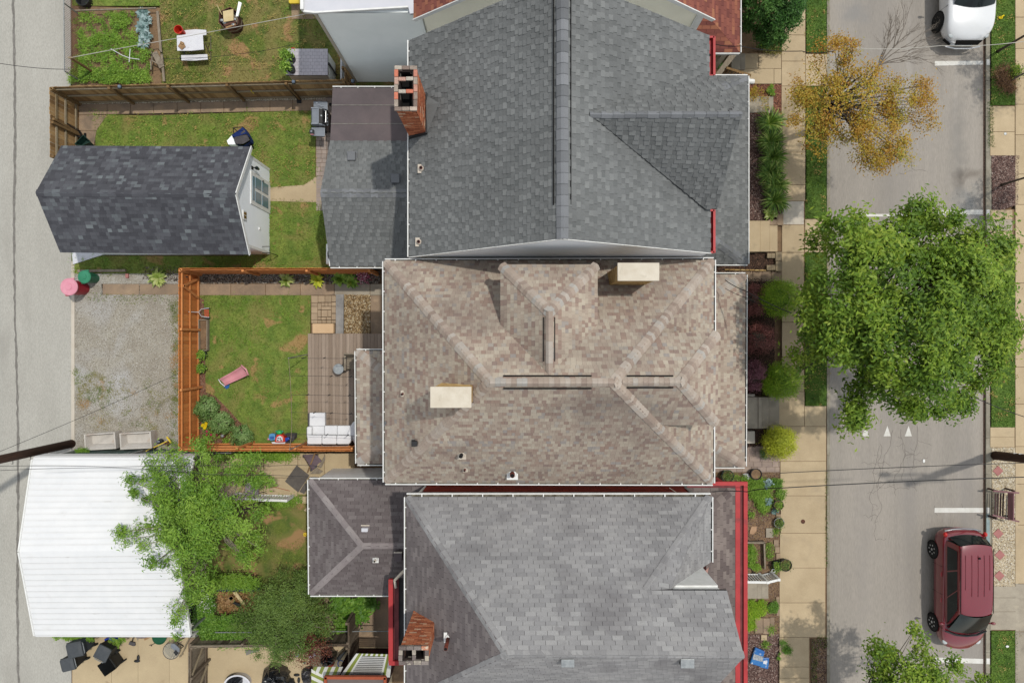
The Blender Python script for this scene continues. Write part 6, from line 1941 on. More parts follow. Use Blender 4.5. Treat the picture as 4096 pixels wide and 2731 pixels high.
for k in range(13): mb.bar(T(-.45+k*.075, 4.93, .66), T(-.45+k*.075, 4.86, .80), .014, .02)
mb.build('grille_bars', m_chrome, suv)
MB().slab([Vector(T(-.52, 4.90, .84)), Vector(T(.52, 4.90, .84)), Vector(T(.46, 4.985, .64)), Vector(T(-.46, 4.985, .64))], (0, .03, 0)).build('grille', m_black, suv)
MB().slab([Vector(T(-.86, 4.72, .62)), Vector(T(-.60, 4.92, .60)), Vector(T(-.60, 4.93, .48)), Vector(T(-.86, 4.74, .5))], (0, .02, 0)).build('bumper_vent', m_black, suv)
MB().tube([T(-.7, 4.94, .42), T(-.3, 5.02, .40), T(.3, 5.02, .40), T(.7, 4.94, .42)], .03, 8).build('bumper_lip', m_whitep, suv)
hat_sec=[(0.0, .7, .45, .82), (.08, .88, .34, .95), (.4, .97, .26, 1.0), (1.6, 1.0, .22, 1.0), (3.0, 1.0, .22, .98), (3.5, .98, .24, .93), (3.95, .92, .28, .82), (4.2, .6, .4, .62)]
m_silver=carpaint('silver_paint', (206, 208, 212), (200, 202, 206), rough=.3, coat=.7)
hat, T=car('silver hatchback with red tail lamps glimpsed through the big tree', 18.05, 3.9, 4.2, .88, 1.5, 1.0, hat_sec, (.15, .5, 2.5, 3.3, .62), (.8, 3.3), .32, m_silver, m_rim, 'cars parked along the street')
# ================================================================== vegetation
RV=random.Random(77)
tree('street_tree', 'large green street tree spreading over the road', (12.46, .9, .1), (12.3, .85, 4.6), (12.35, 1.25, 6.3), (3.05, 3.0, 2.1), m_leaf_maple, m_bark, 190, 33000, .155, .23, r0=.2, rough=.24, shell=.45, k=40, up=.35, aspect=.42, seed=4)
def add_lobes(t, lobes, m, size, sig, aspect=.42, up=.35):
 for (c, r, n, k) in lobes:
  cen, pos, tint, out=crown_points(c, r, k, n, sig, .25, .4)
  leaf_cloud('crown', m, t, pos, size, up, aspect, out*.8, tint)
  mb=MB();limbs(mb, t.location+Vector((0, 0, 3.0)), t.location+Vector((-.1, 0, 4.6)), cen, .08, RV, 8);mb.build('limbs', m_bark, t)
big=bpy.data.objects['street_tree']
add_lobes(big, [((15.25, .35, 5.4), (1.15, 2.2, 1.2), 8500, 52), ((14.6, 2.1, 5.6), (1.1, 1.3, 1.0), 4600, 28), ((10.5, .3, 4.9), (.8, 1.3, .6), 1700, 20), ((13.2, 4.1, 5.6), (.7, .75, .6), 1700, 12), ((11.6, 3.1, 5.6), (1.3, .6, .8), 2300, 14), ((11.3, -2.2, 5.2), (.4, .7, .5), 1500, 10), ((13.6, -2.0, 5.4), (1.6, .5, .6), 2600, 16), ((15.9, 3.0, 5.2), (.7, .5, .6), 1300, 10), ((9.85, -.7, 4.2), (.35, .5, .3), 320, 6)], m_leaf_maple, .15, .2)
gt=tree('street_tree', 'golden leaved street tree with bare twigs on its upper side', (12.36, 8.62, .1), (11.5, 8.75, 3.2), (11.35, 8.3, 4.6), (1.5, 1.3, .9), m_leaf_gold, m_bark, 44, 4600, .08, .2, r0=.14, rough=.3, shell=.4, k=30, up=.3, aspect=.55, seed=9)
def add_lobes2(t, lobes, m, size, sig, base, aspect=.5, up=.3):
 for (c, r, n, k) in lobes:
  cen, pos, tint, out=crown_points(c, r, k, n, sig, .3, .3)
  leaf_cloud('crown', m, t, pos, size, up, aspect, out*.6, tint)
  mb=MB();limbs(mb, base, Vector(base)+Vector((0, 0, .8)), cen, .06, RV, 10, .15);mb.build('limbs', m_bark_pale, t)
add_lobes2(gt, [((12.45, 6.9, 4.6), (1.15, 1.0, .7), 4200, 26), ((13.3, 8.2, 4.7), (1.05, .95, .6), 3600, 24), ((14.2, 7.8, 4.6), (.45, .6, .4), 700, 8), ((10.25, 8.2, 4.2), (.7, 1.3, .7), 2900, 20), ((11.3, 9.9, 4.6), (.7, .6, .5), 1900, 12), ((12.9, 6.2, 4.5), (.8, .5, .5), 1700, 12), ((11.0, 7.0, 4.0), (.6, .6, .5), 900, 10)], m_leaf_gold, .072, .17, (11.6, 8.5, 3.0))
mb=MB()
def twig(p, d, ln, r, depth):
 q=p+d*ln
 mid=p.lerp(q, .5)+Vector((RV.uniform(-.04, .04), RV.uniform(-.04, .04), 0))
 mb.tube([p, mid, q], [r, r*.8, r*.55], 5 if r>.01 else 3)
 if depth==0: return
 for k in range(RV.choice((2, 3))):
  a=RV.uniform(-.55, .55)
  nd=Vector((d.x*math.cos(a)-d.y*math.sin(a), d.x*math.sin(a)+d.y*math.cos(a), d.z+RV.uniform(-.15, .1))).normalized()
  twig(p.lerp(q, RV.uniform(.45, 1.0)), nd, ln*RV.uniform(.6, .85), r*.6, depth-1)
st_=Vector((11.6, 8.6, 3.2))
mb.tube([st_, (12.6, 9.2, 4.0), P('d', 1040, 410, 4.6)], [.075, .05, .035], 8)
b_=P('d', 1040, 410, 4.6)
for (tx, ty) in ((1290, 80), (1250, 170), (1380, 200), (1400, 290), (1330, 330), (1120, 170), (1200, 120)):
 e=P('d', tx, ty, 5.2)
 dv=(e-b_);ln=dv.length;dv.normalize()
 twig(b_, (dv+Vector((RV.uniform(-.1, .1), RV.uniform(-.1, .1), 0))).normalized(), ln*.48, .022, 4)
mb.build('bare_twigs', m_bark_pale, gt)
tree('evergreen_tree', 'dark green feathery evergreen beside the maroon porch roof', D(1756, 20, .1), D(1756, 20, 3.2), (9.85, 13.2, 2.2), (1.0, 2.0, 1.8), m_leaf_conifer, m_bark, 190, 34000, .11, .14, r0=.12, rough=.15, shell=.7, k=20, up=.3, aspect=.3, seed=12, cat='evergreen')
lr=tree('street_tree', 'green street tree top cut off by the bottom edge', (12.9, -14.6, .1), (13.3, -12.9, 3.4), (13.9, -12.1, 4.3), (1.7, 1.35, 1.2), m_leaf_maple, m_bark, 60, 8500, .13, .2, r0=.14, rough=.35, shell=.4, k=24, up=.35, aspect=.4, seed=14)
add_lobes2(lr, [((14.0, -10.35, 4.4), (.2, .5, .25), 330, 5), ((13.0, -11.0, 4.4), (.45, .4, .3), 500, 7), ((15.3, -11.2, 4.3), (.3, .35, .3), 300, 5), ((16.5, -12.2, 4.0), (.6, .4, .3), 500, 7)], m_leaf_maple, .12, .16, (13.3, -12.6, 2.6))
wi=tree('willow_tree', 'feathery willow leaning over the white carport edge', (-10.2, -6.6, .05), (-10.8, -6.6, 3.2), (-11.2, -6.3, 3.5), (1.75, 1.9, 1.3), m_leaf_willow, m_bark, 140, 19000, .13, .16, r0=.13, rough=.35, shell=.3, k=40, up=.3, aspect=.28, seed=17)
add_lobes2(wi, [((-13.0, -5.2, 3.6), (.9, .6, .5), 1500, 12), ((-13.3, -7.0, 3.5), (.9, .5, .5), 1500, 12), ((-12.4, -4.4, 3.5), (.8, .6, .5), 1100, 10), ((-11.6, -8.9, 3.4), (.6, .9, .5), 1500, 12), ((-9.6, -7.6, 2.8), (.6, .8, .7), 1300, 10), ((-9.6, -4.7, 3.3), (1.1, .55, .6), 2200, 14), ((-12.0, -10.0, 3.3), (.35, .6, .3), 500, 6), ((-11.0, -4.3, 3.3), (.6, .8, .5), 1400, 10)], m_leaf_willow, .12, .14, (-10.8, -6.6, 2.6), aspect=.28)
ju=tree('juniper_tree', 'dull green shaggy juniper between willow and plum annex roof', (-8.6, -10.4, .05), (-8.7, -10.3, 2.4), (-8.6, -10.3, 2.3), (1.6, 1.45, 1.0), m_leaf_juniper, m_bark_pale, 110, 22000, .095, .17, r0=.10, rough=.25, shell=.35, k=40, up=.3, aspect=.24, seed=19)
add_lobes2(ju, [((-7.5, -9.2, 1.8), (1.0, .7, .6), 4000, 20), ((-7.2, -10.8, 1.6), (.6, .8, .5), 2200, 14), ((-9.0, -11.7, 2.0), (.8, .6, .5), 2600, 14)], m_leaf_juniper, .09, .15, (-8.6, -10.4, 1.6), aspect=.24)
tree('red_maple_sapling', 'thin reddish leaved sapling hanging over the old grey fence', (-7.9, -11.3, .05), (-7.7, -11.5, 1.7), (-7.7, -11.6, 2.1), (.95, .6, .5), m_leaf_red, m_bark, 40, 2600, .06, .14, r0=.03, rough=.35, shell=.2, k=26, up=.3, aspect=.5, seed=23, cat='sapling')
for (s, x, y, lab, r) in (('B', 1065, 650, 'slim dark trunk on the verge beside the white car', .05), ('D', 270, 768, 'slim grey trunk rising from the mulch square', .045)):
 b=P(s, x, y, .1)
 t=tree('young_tree', lab, b, (b.x+.15, b.y+.1, 3.4), (b.x+.9, b.y+.3, 4.6), (.9, .9, .8), m_leaf_maple, m_bark, 16, 1500, .09, .2, r0=r, k=10, seed=31)
b=P('B', 1230, 1010, .1)
t=tree('young_tree', 'slim tree rising out of the brown twiggy mound on the verge', b, (b.x+.1, b.y, 3.0), (b.x+.9, b.y+.3, 4.4), (.8, .8, .7), m_leaf_maple, m_bark_pale, 14, 1300, .09, .2, r0=.04, k=10, seed=33)
n=2600
X=RNG.normal(P('B', 1150, 980, .1).x, .2, n);Y=RNG.normal(P('B', 1150, 980, .1).y, .23, n)
X=np.concatenate([X, RNG.normal(P('B', 1215, 1120, .1).x, .1, 500)]);Y=np.concatenate([Y, RNG.normal(P('B', 1215, 1120, .1).y, .09, 500)])
m_twig=LE('dead_twigs', (96, 66, 42), (132, 94, 60), (160, 120, 78), tr=0)
o=leaf_cloud('brush_pile', m_twig, None, np.stack([X, Y, .12+np.abs(RNG.normal(0, .08, len(X)))], 1), .12, .6, .12)
tag(o, 'mound of dry brown twigs and needles on the verge grass', 'brush pile')
n=500
c_=P('B', 1290, 900, .3)
o=leaf_cloud('shrub', m_leaf_maple, None, RNG.normal(size=(n, 3))*(.13, .13, .08)+np.array((c_.x, c_.y, .35)), .08, .4, .4)
tag(o, 'small green shoot at the edge of the twiggy mound', 'shrub')
o=MB().ball(P('B', 1105, 225, .15), (.10, .06, .03), 8, 5).bar(P('B', 1115, 215, .2), P('B', 1150, 195, .2), .05, .02).build('leaf_litter', m_yellow_flower)
tag(o, 'small yellow scrap on the grass beside the white car', 'litter')
o=MB().ball(P('A', 915, 1288, .14), (.07, .05, .02), 8, 5).build('paper_scrap', m_white)
tag(o, 'white paper scrap on the verge below the maroon van', 'litter')
o=MB().ball(P('h', 1326, 1400, .02), (.05, .08, .012), 8, 4).build('paper_scrap', m_white)
tag(o, 'white paper scrap lying on the road below the triangles', 'litter')
def pb(s, x, y, z): p=P(s, x, y, z);return (p.x, p.y, z)
bush('round_shrub', 'bright green feathery round shrub beside the upper dark barberry', pb('w', 525, 830, .85), (.72, .72, .6), m_leaf_green, 12000, .06, .35, m_in=m_leaf_ivy, cat='shrub', up=.3, hollow=.6, nclump=160)
bush('round_shrub', 'bright green feathery round shrub above the pale porch steps', pb('h', 435, 900, .85), (.70, .70, .6), m_leaf_green, 12000, .06, .35, m_in=m_leaf_ivy, cat='shrub', up=.3, hollow=.6, nclump=160)
bush('round_shrub', 'yellow green feathery ball shrub below the porch steps', pb('x', 568, 705, .85), (.64, .62, .55), m_leaf_lime, 11000, .06, .35, m_in=m_leaf_lime, cat='shrub', up=.3, hollow=.6, nclump=160)
for (x, y, r, m, lab) in ((255, 395, (.52, .62, .5), m_leaf_barberry, 'dark red barberry at the upper end of the porch bed'), (285, 640, (.72, .66, .5), m_leaf_barberry, 'broad brown red barberry in the middle of the porch bed'),
 (262, 870, (.5, .62, .5), m_leaf_plum, 'plum coloured barberry at the lower end of the porch bed')):
 bush('barberry', lab, pb('h', x, y, .6), r, m, 5500, .05, .5, m_in=m_bark, cat='shrub', group='barberries before the brown porch', up=.3, hollow=.55)
for i, (x, y) in enumerate(((400, 660), (400, 830), (420, 960), (400, 1110), (440, 1210), (440, 1350))):
 p=P('v', x, y, .2)
 t=thing('daylily', ['strappy daylily clump nearest the leaf strewn stone slab', 'second strappy daylily clump down from the stone slab', 'third strappy daylily clump from the stone slab, middle of the row',
  'fourth strappy daylily clump from the stone slab', 'fifth strappy daylily clump, next above the last one', 'strappy daylily clump next to the pale hosta'][i], 'daylily', (p.x, p.y, .1), 'daylilies in front of the grey house')
 mb=MB();rosette(mb, (p.x, p.y, .12), 190, .66, .035, .34, RV, 4)
 mb.build('leaves', m_leaf_lily, t)
def hosta(s, x, y, label, m, n=46, ln=.28, w=.11, rise=.16, name='hosta', z=.1):
 p=P(s, x, y, z+.1)
 t=thing(name, label, name, (p.x, p.y, z))
 mb=MB();rosette(mb, (p.x, p.y, z+.02), n, ln, w, rise, RV, 4)
 mb.build('leaves', m, t)
 return t
hosta('v', 400, 1470, 'pale variegated hosta at the end of the daylily row', m_leaf_hosta, 50, .34)
hosta('e', 985, 255, 'yellow green hosta in the gravel outside the orange fence', m_leaf_hosta, 55, .42, .12)
hosta('f', 72, 265, 'white edged hosta in the rock bed', m_leaf_hosta, 50, .36, .1)
hosta('f', 268, 265, 'yellow green hosta in the middle of the rock bed', m_leaf_lime, 50, .36, .1)
hosta('f', 410, 255, 'green broad leaved hosta toward the annex corner', m_leaf_weed, 50, .38, .13)
hosta('f', 478, 275, 'second green broad leaved hosta, closest to the pink flowers', m_leaf_weed, 50, .36, .13)
p=P('f', 562, 245, .2)
t=thing('flower_pot', 'pink and white flowers beside the house wall', 'flowers', (p.x, p.y, .08))
MB().lathe((p.x, p.y, .06), [(.12, 0), (.17, .22), (.15, .22)], 14).build('pot', m_pipe_rust, t)
pos=RNG.normal(size=(260, 3))*(.13, .13, .05)+np.array((p.x, p.y, .34));leaf_cloud('blossoms', LE('petal_mix', (150, 40, 80), (214, 120, 150), (240, 220, 225), tr=.1), t, pos, .06, .6, .8)
for (x, y, r, lab) in ((510, 385, .44, 'round leafy bush highest in the mulch bed by orange fence'), (690, 565, .44, 'round leafy bush in the middle, beside the yellow flowers'), (930, 720, .40, 'round leafy bush lowest, against the orange fence')):
 p=P('q', x, y, .45)
 bush('leafy_bush', lab, (p.x, p.y, .45), (r, r, .36), m_leaf_peony, 2400, .085, .55, m_in=m_bark, cat='bush', group='leafy bushes in the corner bed', up=.5, z0=.07)
def flowers(s, pts, label, mp, ml, r=.045, name='flowers', spread=.12):
 ps=[P(s, x, y, .32) for x, y in pts]
 c=sum(ps, Vector((0, 0, 0)))/len(ps)
 t=thing(name, label, 'flowers', (c.x, c.y, .07))
 pos=np.concatenate([RNG.normal(size=(60, 3))*(spread, spread, .06)+np.array((q.x, q.y, .2)) for q in ps])
 leaf_cloud('leaves', ml, t, pos, .06, .5, .5)
 for q in ps:
  mb=MB()
  for k in range(9):
   a=k*.698
   mb.add([(q.x, q.y, q.z), (q.x+math.cos(a)*r, q.y+math.sin(a)*r, q.z+.01), (q.x+math.cos(a+.5)*r*1.15, q.y+math.sin(a+.5)*r*1.15, q.z), (q.x+math.cos(a+.9)*r*.8, q.y+math.sin(a+.9)*r*.8, q.z+.008)], [(0, 1, 2, 3)])
  mb.build('blossom', mp, t)
 return t
flowers('q', [(512, 568), (475, 586), (505, 597), (496, 619), (470, 592)], 'cluster of yellow flowers at the orange fence', m_yellow_flower, m_leaf_peony, .062)
flowers('q', [(618, 628), (606, 622), (560, 624)], 'few yellow blossoms between the leafy bushes', m_yellow_flower, m_leaf_peony)
flowers('q', [(520, 660), (545, 630), (615, 652), (635, 700), (570, 700)], 'dark red flowers below the yellow cluster', m_pink_flower, m_leaf_weed)
flowers('q', [(770, 650), (790, 670), (815, 660)], 'pink flowers right of the middle leafy bush', m_pink_flower, m_leaf_weed, .03)
flowers('q', [(560, 775), (545, 785), (500, 740), (520, 700)], 'magenta flowers at the bed corner', m_pink_flower, m_leaf_weed, .035)
p=P('q', 715, 710, .3)
t=thing('garden_ornament', 'small red and grey garden ornament in the corner bed', 'ornament', (p.x, p.y, .07))
MB().lathe((p.x, p.y, .07), [(.05, 0), (.03, .2), (.09, .24), (.1, .28)], 10).build('stand', m_pipe_rust, t)
MB().ball((p.x, p.y, .4), (.08, .08, .06), 10, 6).build('bowl', m_metal, t)
for (x, y, lab) in ((745, 770, 'small green seedling near the lowest bush'), (505, 770, 'dark leafy seedling clump in the bed corner')):
 p=P('q', x, y, .2)
 o=leaf_cloud('seedling', m_leaf_weed, None, RNG.normal(size=(160, 3))*(.1, .1, .04)+np.array((p.x, p.y, .18)), .07, .5, .5);tag(o, lab, 'plant')
def patch(name, label, cat, sheet, pts, m, n, size, z=.2, sz=.07, aspect=.45, group=None, kind=None, holes=()):
 pp=[(q.x, q.y) for q in L(sheet, pts, z)]
 xs=[a for a, b in pp];ys_=[b for a, b in pp]
 k=max(3, n//55)
 cx, cy=[], []
 while len(cx)<k:
  x, y=sample(pp, 900)
  pr=RNG.permutation(len(x));x, y=x[pr], y[pr]
  cx+=list(x[:k]);cy+=list(y[:k])
  if len(x)==0: break
 cx=np.array(cx[:k]);cy=np.array(cy[:k])
 kk=RNG.integers(0, len(cx), n)
 pos=np.stack([cx[kk]+RNG.normal(0, sz, n), cy[kk]+RNG.normal(0, sz, n), z+np.abs(RNG.normal(0, sz*.6, n))], 1)
 tint=.5+RNG.uniform(-.25, .25, len(cx))[kk]+RNG.uniform(-.2, .2, n)
 o=leaf_cloud(name, m, None, pos, size, .5, aspect, None, tint)
 if kind: o['kind']=kind
 tag(o, label, cat, group)
 return o
patch('vegetable_plants', 'dense yellow green vegetable plants filling the garden bed', 'plants', 'a', [(425, 80), (770, 70), (760, 180), (860, 300), (860, 470), (400, 470), (430, 330)], m_leaf_weed, 15000, .065, kind='stuff')
patch('vegetable_plants', 'dense weeds along the brown fence in the garden', 'plants', 'a', [(400, 400), (760, 390), (860, 440), (860, 470), (400, 470)], m_leaf_willow, 4500, .07, kind='stuff')
for i, (x, y) in enumerate(((820, 85), (835, 125), (815, 165), (840, 205), (820, 245))):
 hosta('a', x, y, ['blue green cabbage at the top end of its row', 'blue green cabbage, second from the top of its row', 'blue green cabbage in the middle of its row', 'blue green cabbage, second from the rope end', 'blue green cabbage next to the clothes rope'][i], m_leaf_blue, 46, .3, .14, .2, name='cabbage')
patch('ivy', 'leafy ivy covering the old grey fence below compost heap', 'ivy', 'u', [(205, 120), (330, 170), (360, 400), (800, 400), (830, 560), (860, 650), (480, 650), (260, 600), (215, 520)], m_leaf_ivy, 17000, .075, .95, .11, .6, kind='stuff')
patch('vine', 'vines climbing between willow and the compost heap', 'ivy', 'u', [(60, 60), (560, 20), (820, 60), (800, 100), (400, 90), (340, 150), (200, 130)], m_leaf_weed, 9000, .075, 1.1, .13, .4, kind='stuff')
patch('heart_leaf_plants', 'heart leaved plants below the plum annex roof', 'plants', 'u', [(1480, 210), (1830, 215), (1900, 300), (1700, 440), (1560, 520), (1500, 380)], m_leaf_ivy, 2600, .14, .5, .12, .8, kind='stuff')
patch('white_flowers', 'tiny white flowers dotted through the ivy', 'flowers', 'u', [(240, 90), (330, 130), (340, 300), (260, 360), (230, 250)], m_white_flower, 110, .035, 1.25, .12, .9, kind='stuff')
patch('weeds', 'weeds along the foot of the orange fence over the patio', 'weeds', 's', [(0, 90), (1330, 90), (1290, 170), (1100, 190), (900, 190), (500, 160), (0, 200)], m_leaf_weed, 5200, .065, .2, .08, .4, kind='stuff')
patch('weeds', 'weeds behind the white stair rail in the lower yard', 'weeds', 's', [(850, 720), (1250, 690), (1380, 740), (1280, 800), (860, 830)], m_leaf_weed, 2600, .06, .2, .08, .4, kind='stuff')
patch('vine', 'leafy vine hanging out under the carport edge', 'ivy', 't', [(60, 232), (600, 232), (690, 300), (400, 300), (100, 280)], m_leaf_weed, 1700, .06, .6, .05, .5, kind='stuff')
patch('weeds', 'weeds sprouting beside the netting and left tub', 'weeds', 'r', [(350, 400), (540, 400), (540, 530), (400, 520)], m_leaf_weed, 700, .06, .8, .06, .5)
patch('weeds', 'sprigs growing at the orange fence corner by the tubs', 'weeds', 'r', [(1900, 200), (2080, 260), (2100, 420), (1880, 430)], m_leaf_weed, 500, .05, .7, .07, .3)
mb=MB()
for k in range(6):
 c=P('t', 980+40*k, 270+12*(k%3), .7)
 e=P('t', (900, 980, 1070, 1120, 1180, 1010)[k], (380, 410, 445, 330, 330, 400)[k], .55)
 for i in range(14):
  f=i/14
  m0=Vector(c).lerp(Vector(e), f);w_=.13*(1-f*.8)
  dd=(Vector(e)-Vector(c)).normalized();sdv=Vector((-dd.y, dd.x, 0))
  for s_ in (-1, 1):
   mb.add([m0, m0+dd*.022, m0+sdv*s_*w_+dd*.04, m0+sdv*s_*w_+dd*.02], [(0, 1, 2, 3)], RV.random())
o=mb.build('fern', m_leaf_weed);tag(o, 'fern fronds spilling over the blue box and grey bin', 'fern')
patch('ground_cover', 'mounded green ground cover near the red porch corner', 'plants', 'x', [(20, 1040), (180, 1060), (440, 1100), (480, 1180), (470, 1330), (400, 1460), (330, 1340), (240, 1200), (230, 1100)], m_leaf_weed, 9000, .05, .22, .08, .5, kind='stuff')
patch('shrub', 'small dark round shrub at the sidewalk in the lower garden', 'shrub', 'x', [(500, 1085), (600, 1085), (610, 1160), (510, 1180)], m_leaf_ivy, 1500, .045, .25, .05, .5)
patch('shrub', 'pale green leafy plant below the small dark shrub', 'shrub', 'x', [(540, 1200), (630, 1200), (620, 1300), (540, 1330)], m_leaf_willow, 900, .05, .25, .05, .5)
patch('cabbage_plants', 'blue green leaves at the lower end of the ground cover', 'plants', 'x', [(430, 1030), (470, 1060), (460, 1290), (530, 1440), (470, 1480), (420, 1290)], m_leaf_blue, 260, .12, .26, .06, .7, kind='stuff')
patch('ground_cover', 'green clump against the red porch below the stair rail', 'plants', 'y', [(175, 870), (330, 860), (350, 950), (270, 1010), (180, 1000)], m_leaf_green, 4200, .05, .22, .07, .45)
patch('ground_cover', 'green clump lower down beside the stone slabs', 'plants', 'y', [(178, 1010), (250, 1030), (250, 1110), (180, 1100)], m_leaf_green, 1500, .05, .2, .06, .45)
patch('shrub', 'leafy plant right of the first green clump', 'shrub', 'y', [(370, 880), (450, 880), (450, 950), (380, 960)], m_leaf_ivy, 1300, .05, .22, .05, .45)
patch('bed_plants', 'green plants inside the wooden framed bed', 'plants', 'y', [(180, 380), (250, 385), (260, 470), (270, 560), (330, 590), (200, 590), (182, 500)], m_leaf_weed, 3200, .05, .2, .06, .5)
for i, (x, y) in enumerate(((380, 400), (385, 475), (440, 270), (375, 20), (225, 125), (352, 1240), (400, 1110), (440, 590))):
 p=P('y', x, y, .2)
 o=leaf_cloud('seedling', m_leaf_weed, None, RNG.normal(size=(240, 3))*(.09, .09, .04)+np.array((p.x, p.y, .18)), .05, .5, .45)
 tag(o, ['small plant, upper of two beside the framed bed', 'small plant, lower of two beside the framed bed', 'grassy tuft between stone slab and sidewalk', 'small tuft at the top of the lower garden', 'lone small plant in bare soil below ground cover', 'small leafy sprout beside the blue bags', 'sprout by the flat stone slabs', 'leafy plant in front of the pots at stair foot'][i], 'plant')
patch('creeper', 'creeping green vine spilling onto the lower sidewalk', 'ivy', 'y', [(460, 1190), (500, 1200), (580, 1290), (560, 1310), (490, 1300)], m_leaf_ivy, 900, .05, .2, .05, .5)
patch('creeper', 'thin creeper line on the garden edge by lower sidewalk', 'ivy', 'y', [(450, 1300), (468, 1300), (468, 1370), (452, 1370)], m_leaf_ivy, 250, .05, .2, .03, .5)
patch('shrub', 'green shrub squeezed behind the maroon porch and wooden ramp', 'shrub', 'c', [(1150, 320), (1200, 315), (1190, 360), (1155, 385)], m_leaf_conifer, 900, .07, .5, .08, .5)
patch('shrub', 'orange tinged shrub at the foot of the evergreen', 'shrub', 'c', [(1440, 250), (1530, 180), (1535, 300), (1445, 300)], LE('leaf_boxwood', (96, 100, 36), (130, 128, 50), (150, 140, 60)), 2600, .05, .3, .08, .5)
patch('leaf_litter', 'fallen golden leaves scattered over the porch bed edge', 'leaves', 'v', [(210, 340), (500, 330), (520, 620), (380, 560), (220, 440)], m_leaf_gold, 420, .05, .16, .12, .6, kind='stuff')
patch('shrub', 'yellow green spiky plant beside the white porch gutter end', 'shrub', 'v', [(205, 330), (290, 330), (260, 380), (210, 400)], m_leaf_gold, 260, .09, .25, .05, .2)
patch('shrub', 'small green mound in red mulch near golden tree', 'shrub', 'v', [(385, 320), (435, 320), (430, 405), (385, 400)], m_leaf_weed, 800, .05, .2, .04, .5)
patch('shrub', 'silvery green spiky tuft on the mauve pavers', 'shrub', 'x', [(350, 780), (420, 790), (440, 850), (370, 850)], m_leaf_peony, 260, .14, .2, .05, .12)
# ================================================================== objects in the yards
RO=random.Random(55)
m_plas_white=mat('plastic_white', (232, 232, 236), (222, 222, 228), rough=.5, k=.68, spots=[((160, 150, 140), 5, .66, .76, .4)])
m_plas_red=mat('plastic_red', (222, 62, 40), (206, 48, 32), rough=.5)
m_plas_yellow=mat('plastic_yellow', (240, 210, 70), (228, 196, 58), rough=.5)
m_plas_black=mat('plastic_black', (46, 48, 50), (36, 38, 40), rough=.55)
m_bin=mat('bin_charcoal', (82, 86, 90), (70, 74, 78), scale=3, rough=.6, fine=.05)
m_bin_blk=mat('bin_black', (42, 44, 46), (34, 36, 38), rough=.6)
m_plas_green=mat('plastic_green', (66, 150, 116), (52, 136, 100), rough=.5)
m_plas_dgreen=mat('plastic_dark_green', (34, 70, 60), (24, 52, 46), rough=.5)
m_plas_pink=mat('plastic_pink', (236, 164, 180), (228, 150, 168), rough=.5, spots=[((244, 200, 206), 3, .55, .7, .6)])
m_plas_crimson=mat('plastic_crimson', (176, 30, 52), (160, 22, 44), rough=.45)
m_plas_blue=mat('plastic_blue', (60, 120, 190), (40, 90, 170), rough=.5)
m_fab_blue=mat('fabric_blue', (34, 60, 128), (26, 48, 108), rough=.8)
m_fab_grey=mat('fabric_mesh_grey', (96, 92, 94), (78, 76, 78), rough=.9)
m_fab_mauve=mat('fabric_mauve', (128, 112, 120), (108, 94, 102), rough=.9)
m_conc_tub=mat('tub_concrete', (222, 216, 208), (206, 200, 192), scale=3, fine=.06, spots=[((176, 140, 108), 1.8, .56, .72, .5)])
m_rust=mat('rusty_steel', (112, 74, 60), (82, 54, 46), scale=6, fine=.25)
m_wood_pale=mat('wood_pale', (226, 206, 160), (212, 190, 142), scale=3, fine=.05)
m_wood_mid=mat('wood_mid', (176, 140, 100), (150, 118, 84), scale=4, fine=.15)
m_wood_grey=mat('wood_grey', (160, 148, 130), (134, 122, 106), scale=4, stretch=(4, 1, 1), fine=.2)
m_steel=mat('steel_brushed', (150, 156, 164), (132, 138, 146), metal=.3, rough=.4)
m_cushion=mat('cushion_white', (240, 240, 242), (230, 230, 233), k=.7, scale=2, rough=.9, bump=.1, bscale=8)
m_mat_brown=mat('rubber_mat', (112, 106, 100), (98, 92, 88), scale=4, fine=.1, fscale=30)
m_bag=mat('bin_bag', (34, 36, 40), (24, 26, 30), rough=.25, spec=.6, bump=.8, bscale=9)
m_slide=mat('slide_pink', (232, 164, 172), (224, 150, 160), rough=.5)
def bucket(label, c, r, h, m, z0, cat='bucket', inner=None, lean=0.0, name='bucket'):
 t=thing(name, label, cat, (c[0], c[1], z0))
 MB().lathe((c[0], c[1], z0), [(r*.78, 0), (r*.98, h*.96), (r*1.05, h*.96), (r*1.05, h), (r*.93, h), (r*.74, .03), (.001, .03)], 22).build('shell', m, t, smooth=False)
 a=[(c[0]+r*1.03*math.cos(k*.314), c[1]+r*1.03*math.sin(k*.314)*.8+r*.25, z0+h*.9-.05*math.sin(k*.314)) for k in range(11)]
 MB().tube(a, .006, 5).build('handle', m_metal, t)
 return t
# --- white folding picnic table
t=thing('picnic_table', 'white plastic picnic table with curved benches on the dry lawn', 'picnic table', P('m', 300, 450, .06))
tt=MB().prism([(p.x, p.y) for p in L('m', [(147, 372), (285, 358), (420, 361), (430, 520), (300, 533), (152, 533)], .72)], .68, .72).build('tabletop', m_plas_white, t, bevel=.012)
MB().prism([(p.x, p.y) for p in L('m', [(228, 318), (345, 308), (456, 314), (458, 368), (420, 372), (300, 366), (232, 366)], .44)], .40, .44).build('bench_seat', m_plas_white, t, bevel=.01)
MB().prism([(p.x, p.y) for p in L('m', [(193, 578), (330, 572), (468, 568), (472, 624), (330, 636), (197, 634)], .44)], .40, .44).build('bench_seat', m_plas_white, t, bevel=.01)
for x in (175, 455):
 a, b, c=P('m', x, 340, .4), P('m', x-10, 450, .68), P('m', x, 600, .4)
 MB().tube([(a.x, a.y, .4), (a.x+.05, a.y, .07), (c.x+.05, c.y, .07), (c.x, c.y, .4)], .016, 6).tube([(a.x, a.y-.3, .07), (b.x, b.y, .68), (c.x, c.y+.3, .07)], .016, 6).build('leg_frame', m_fab_grey, t)
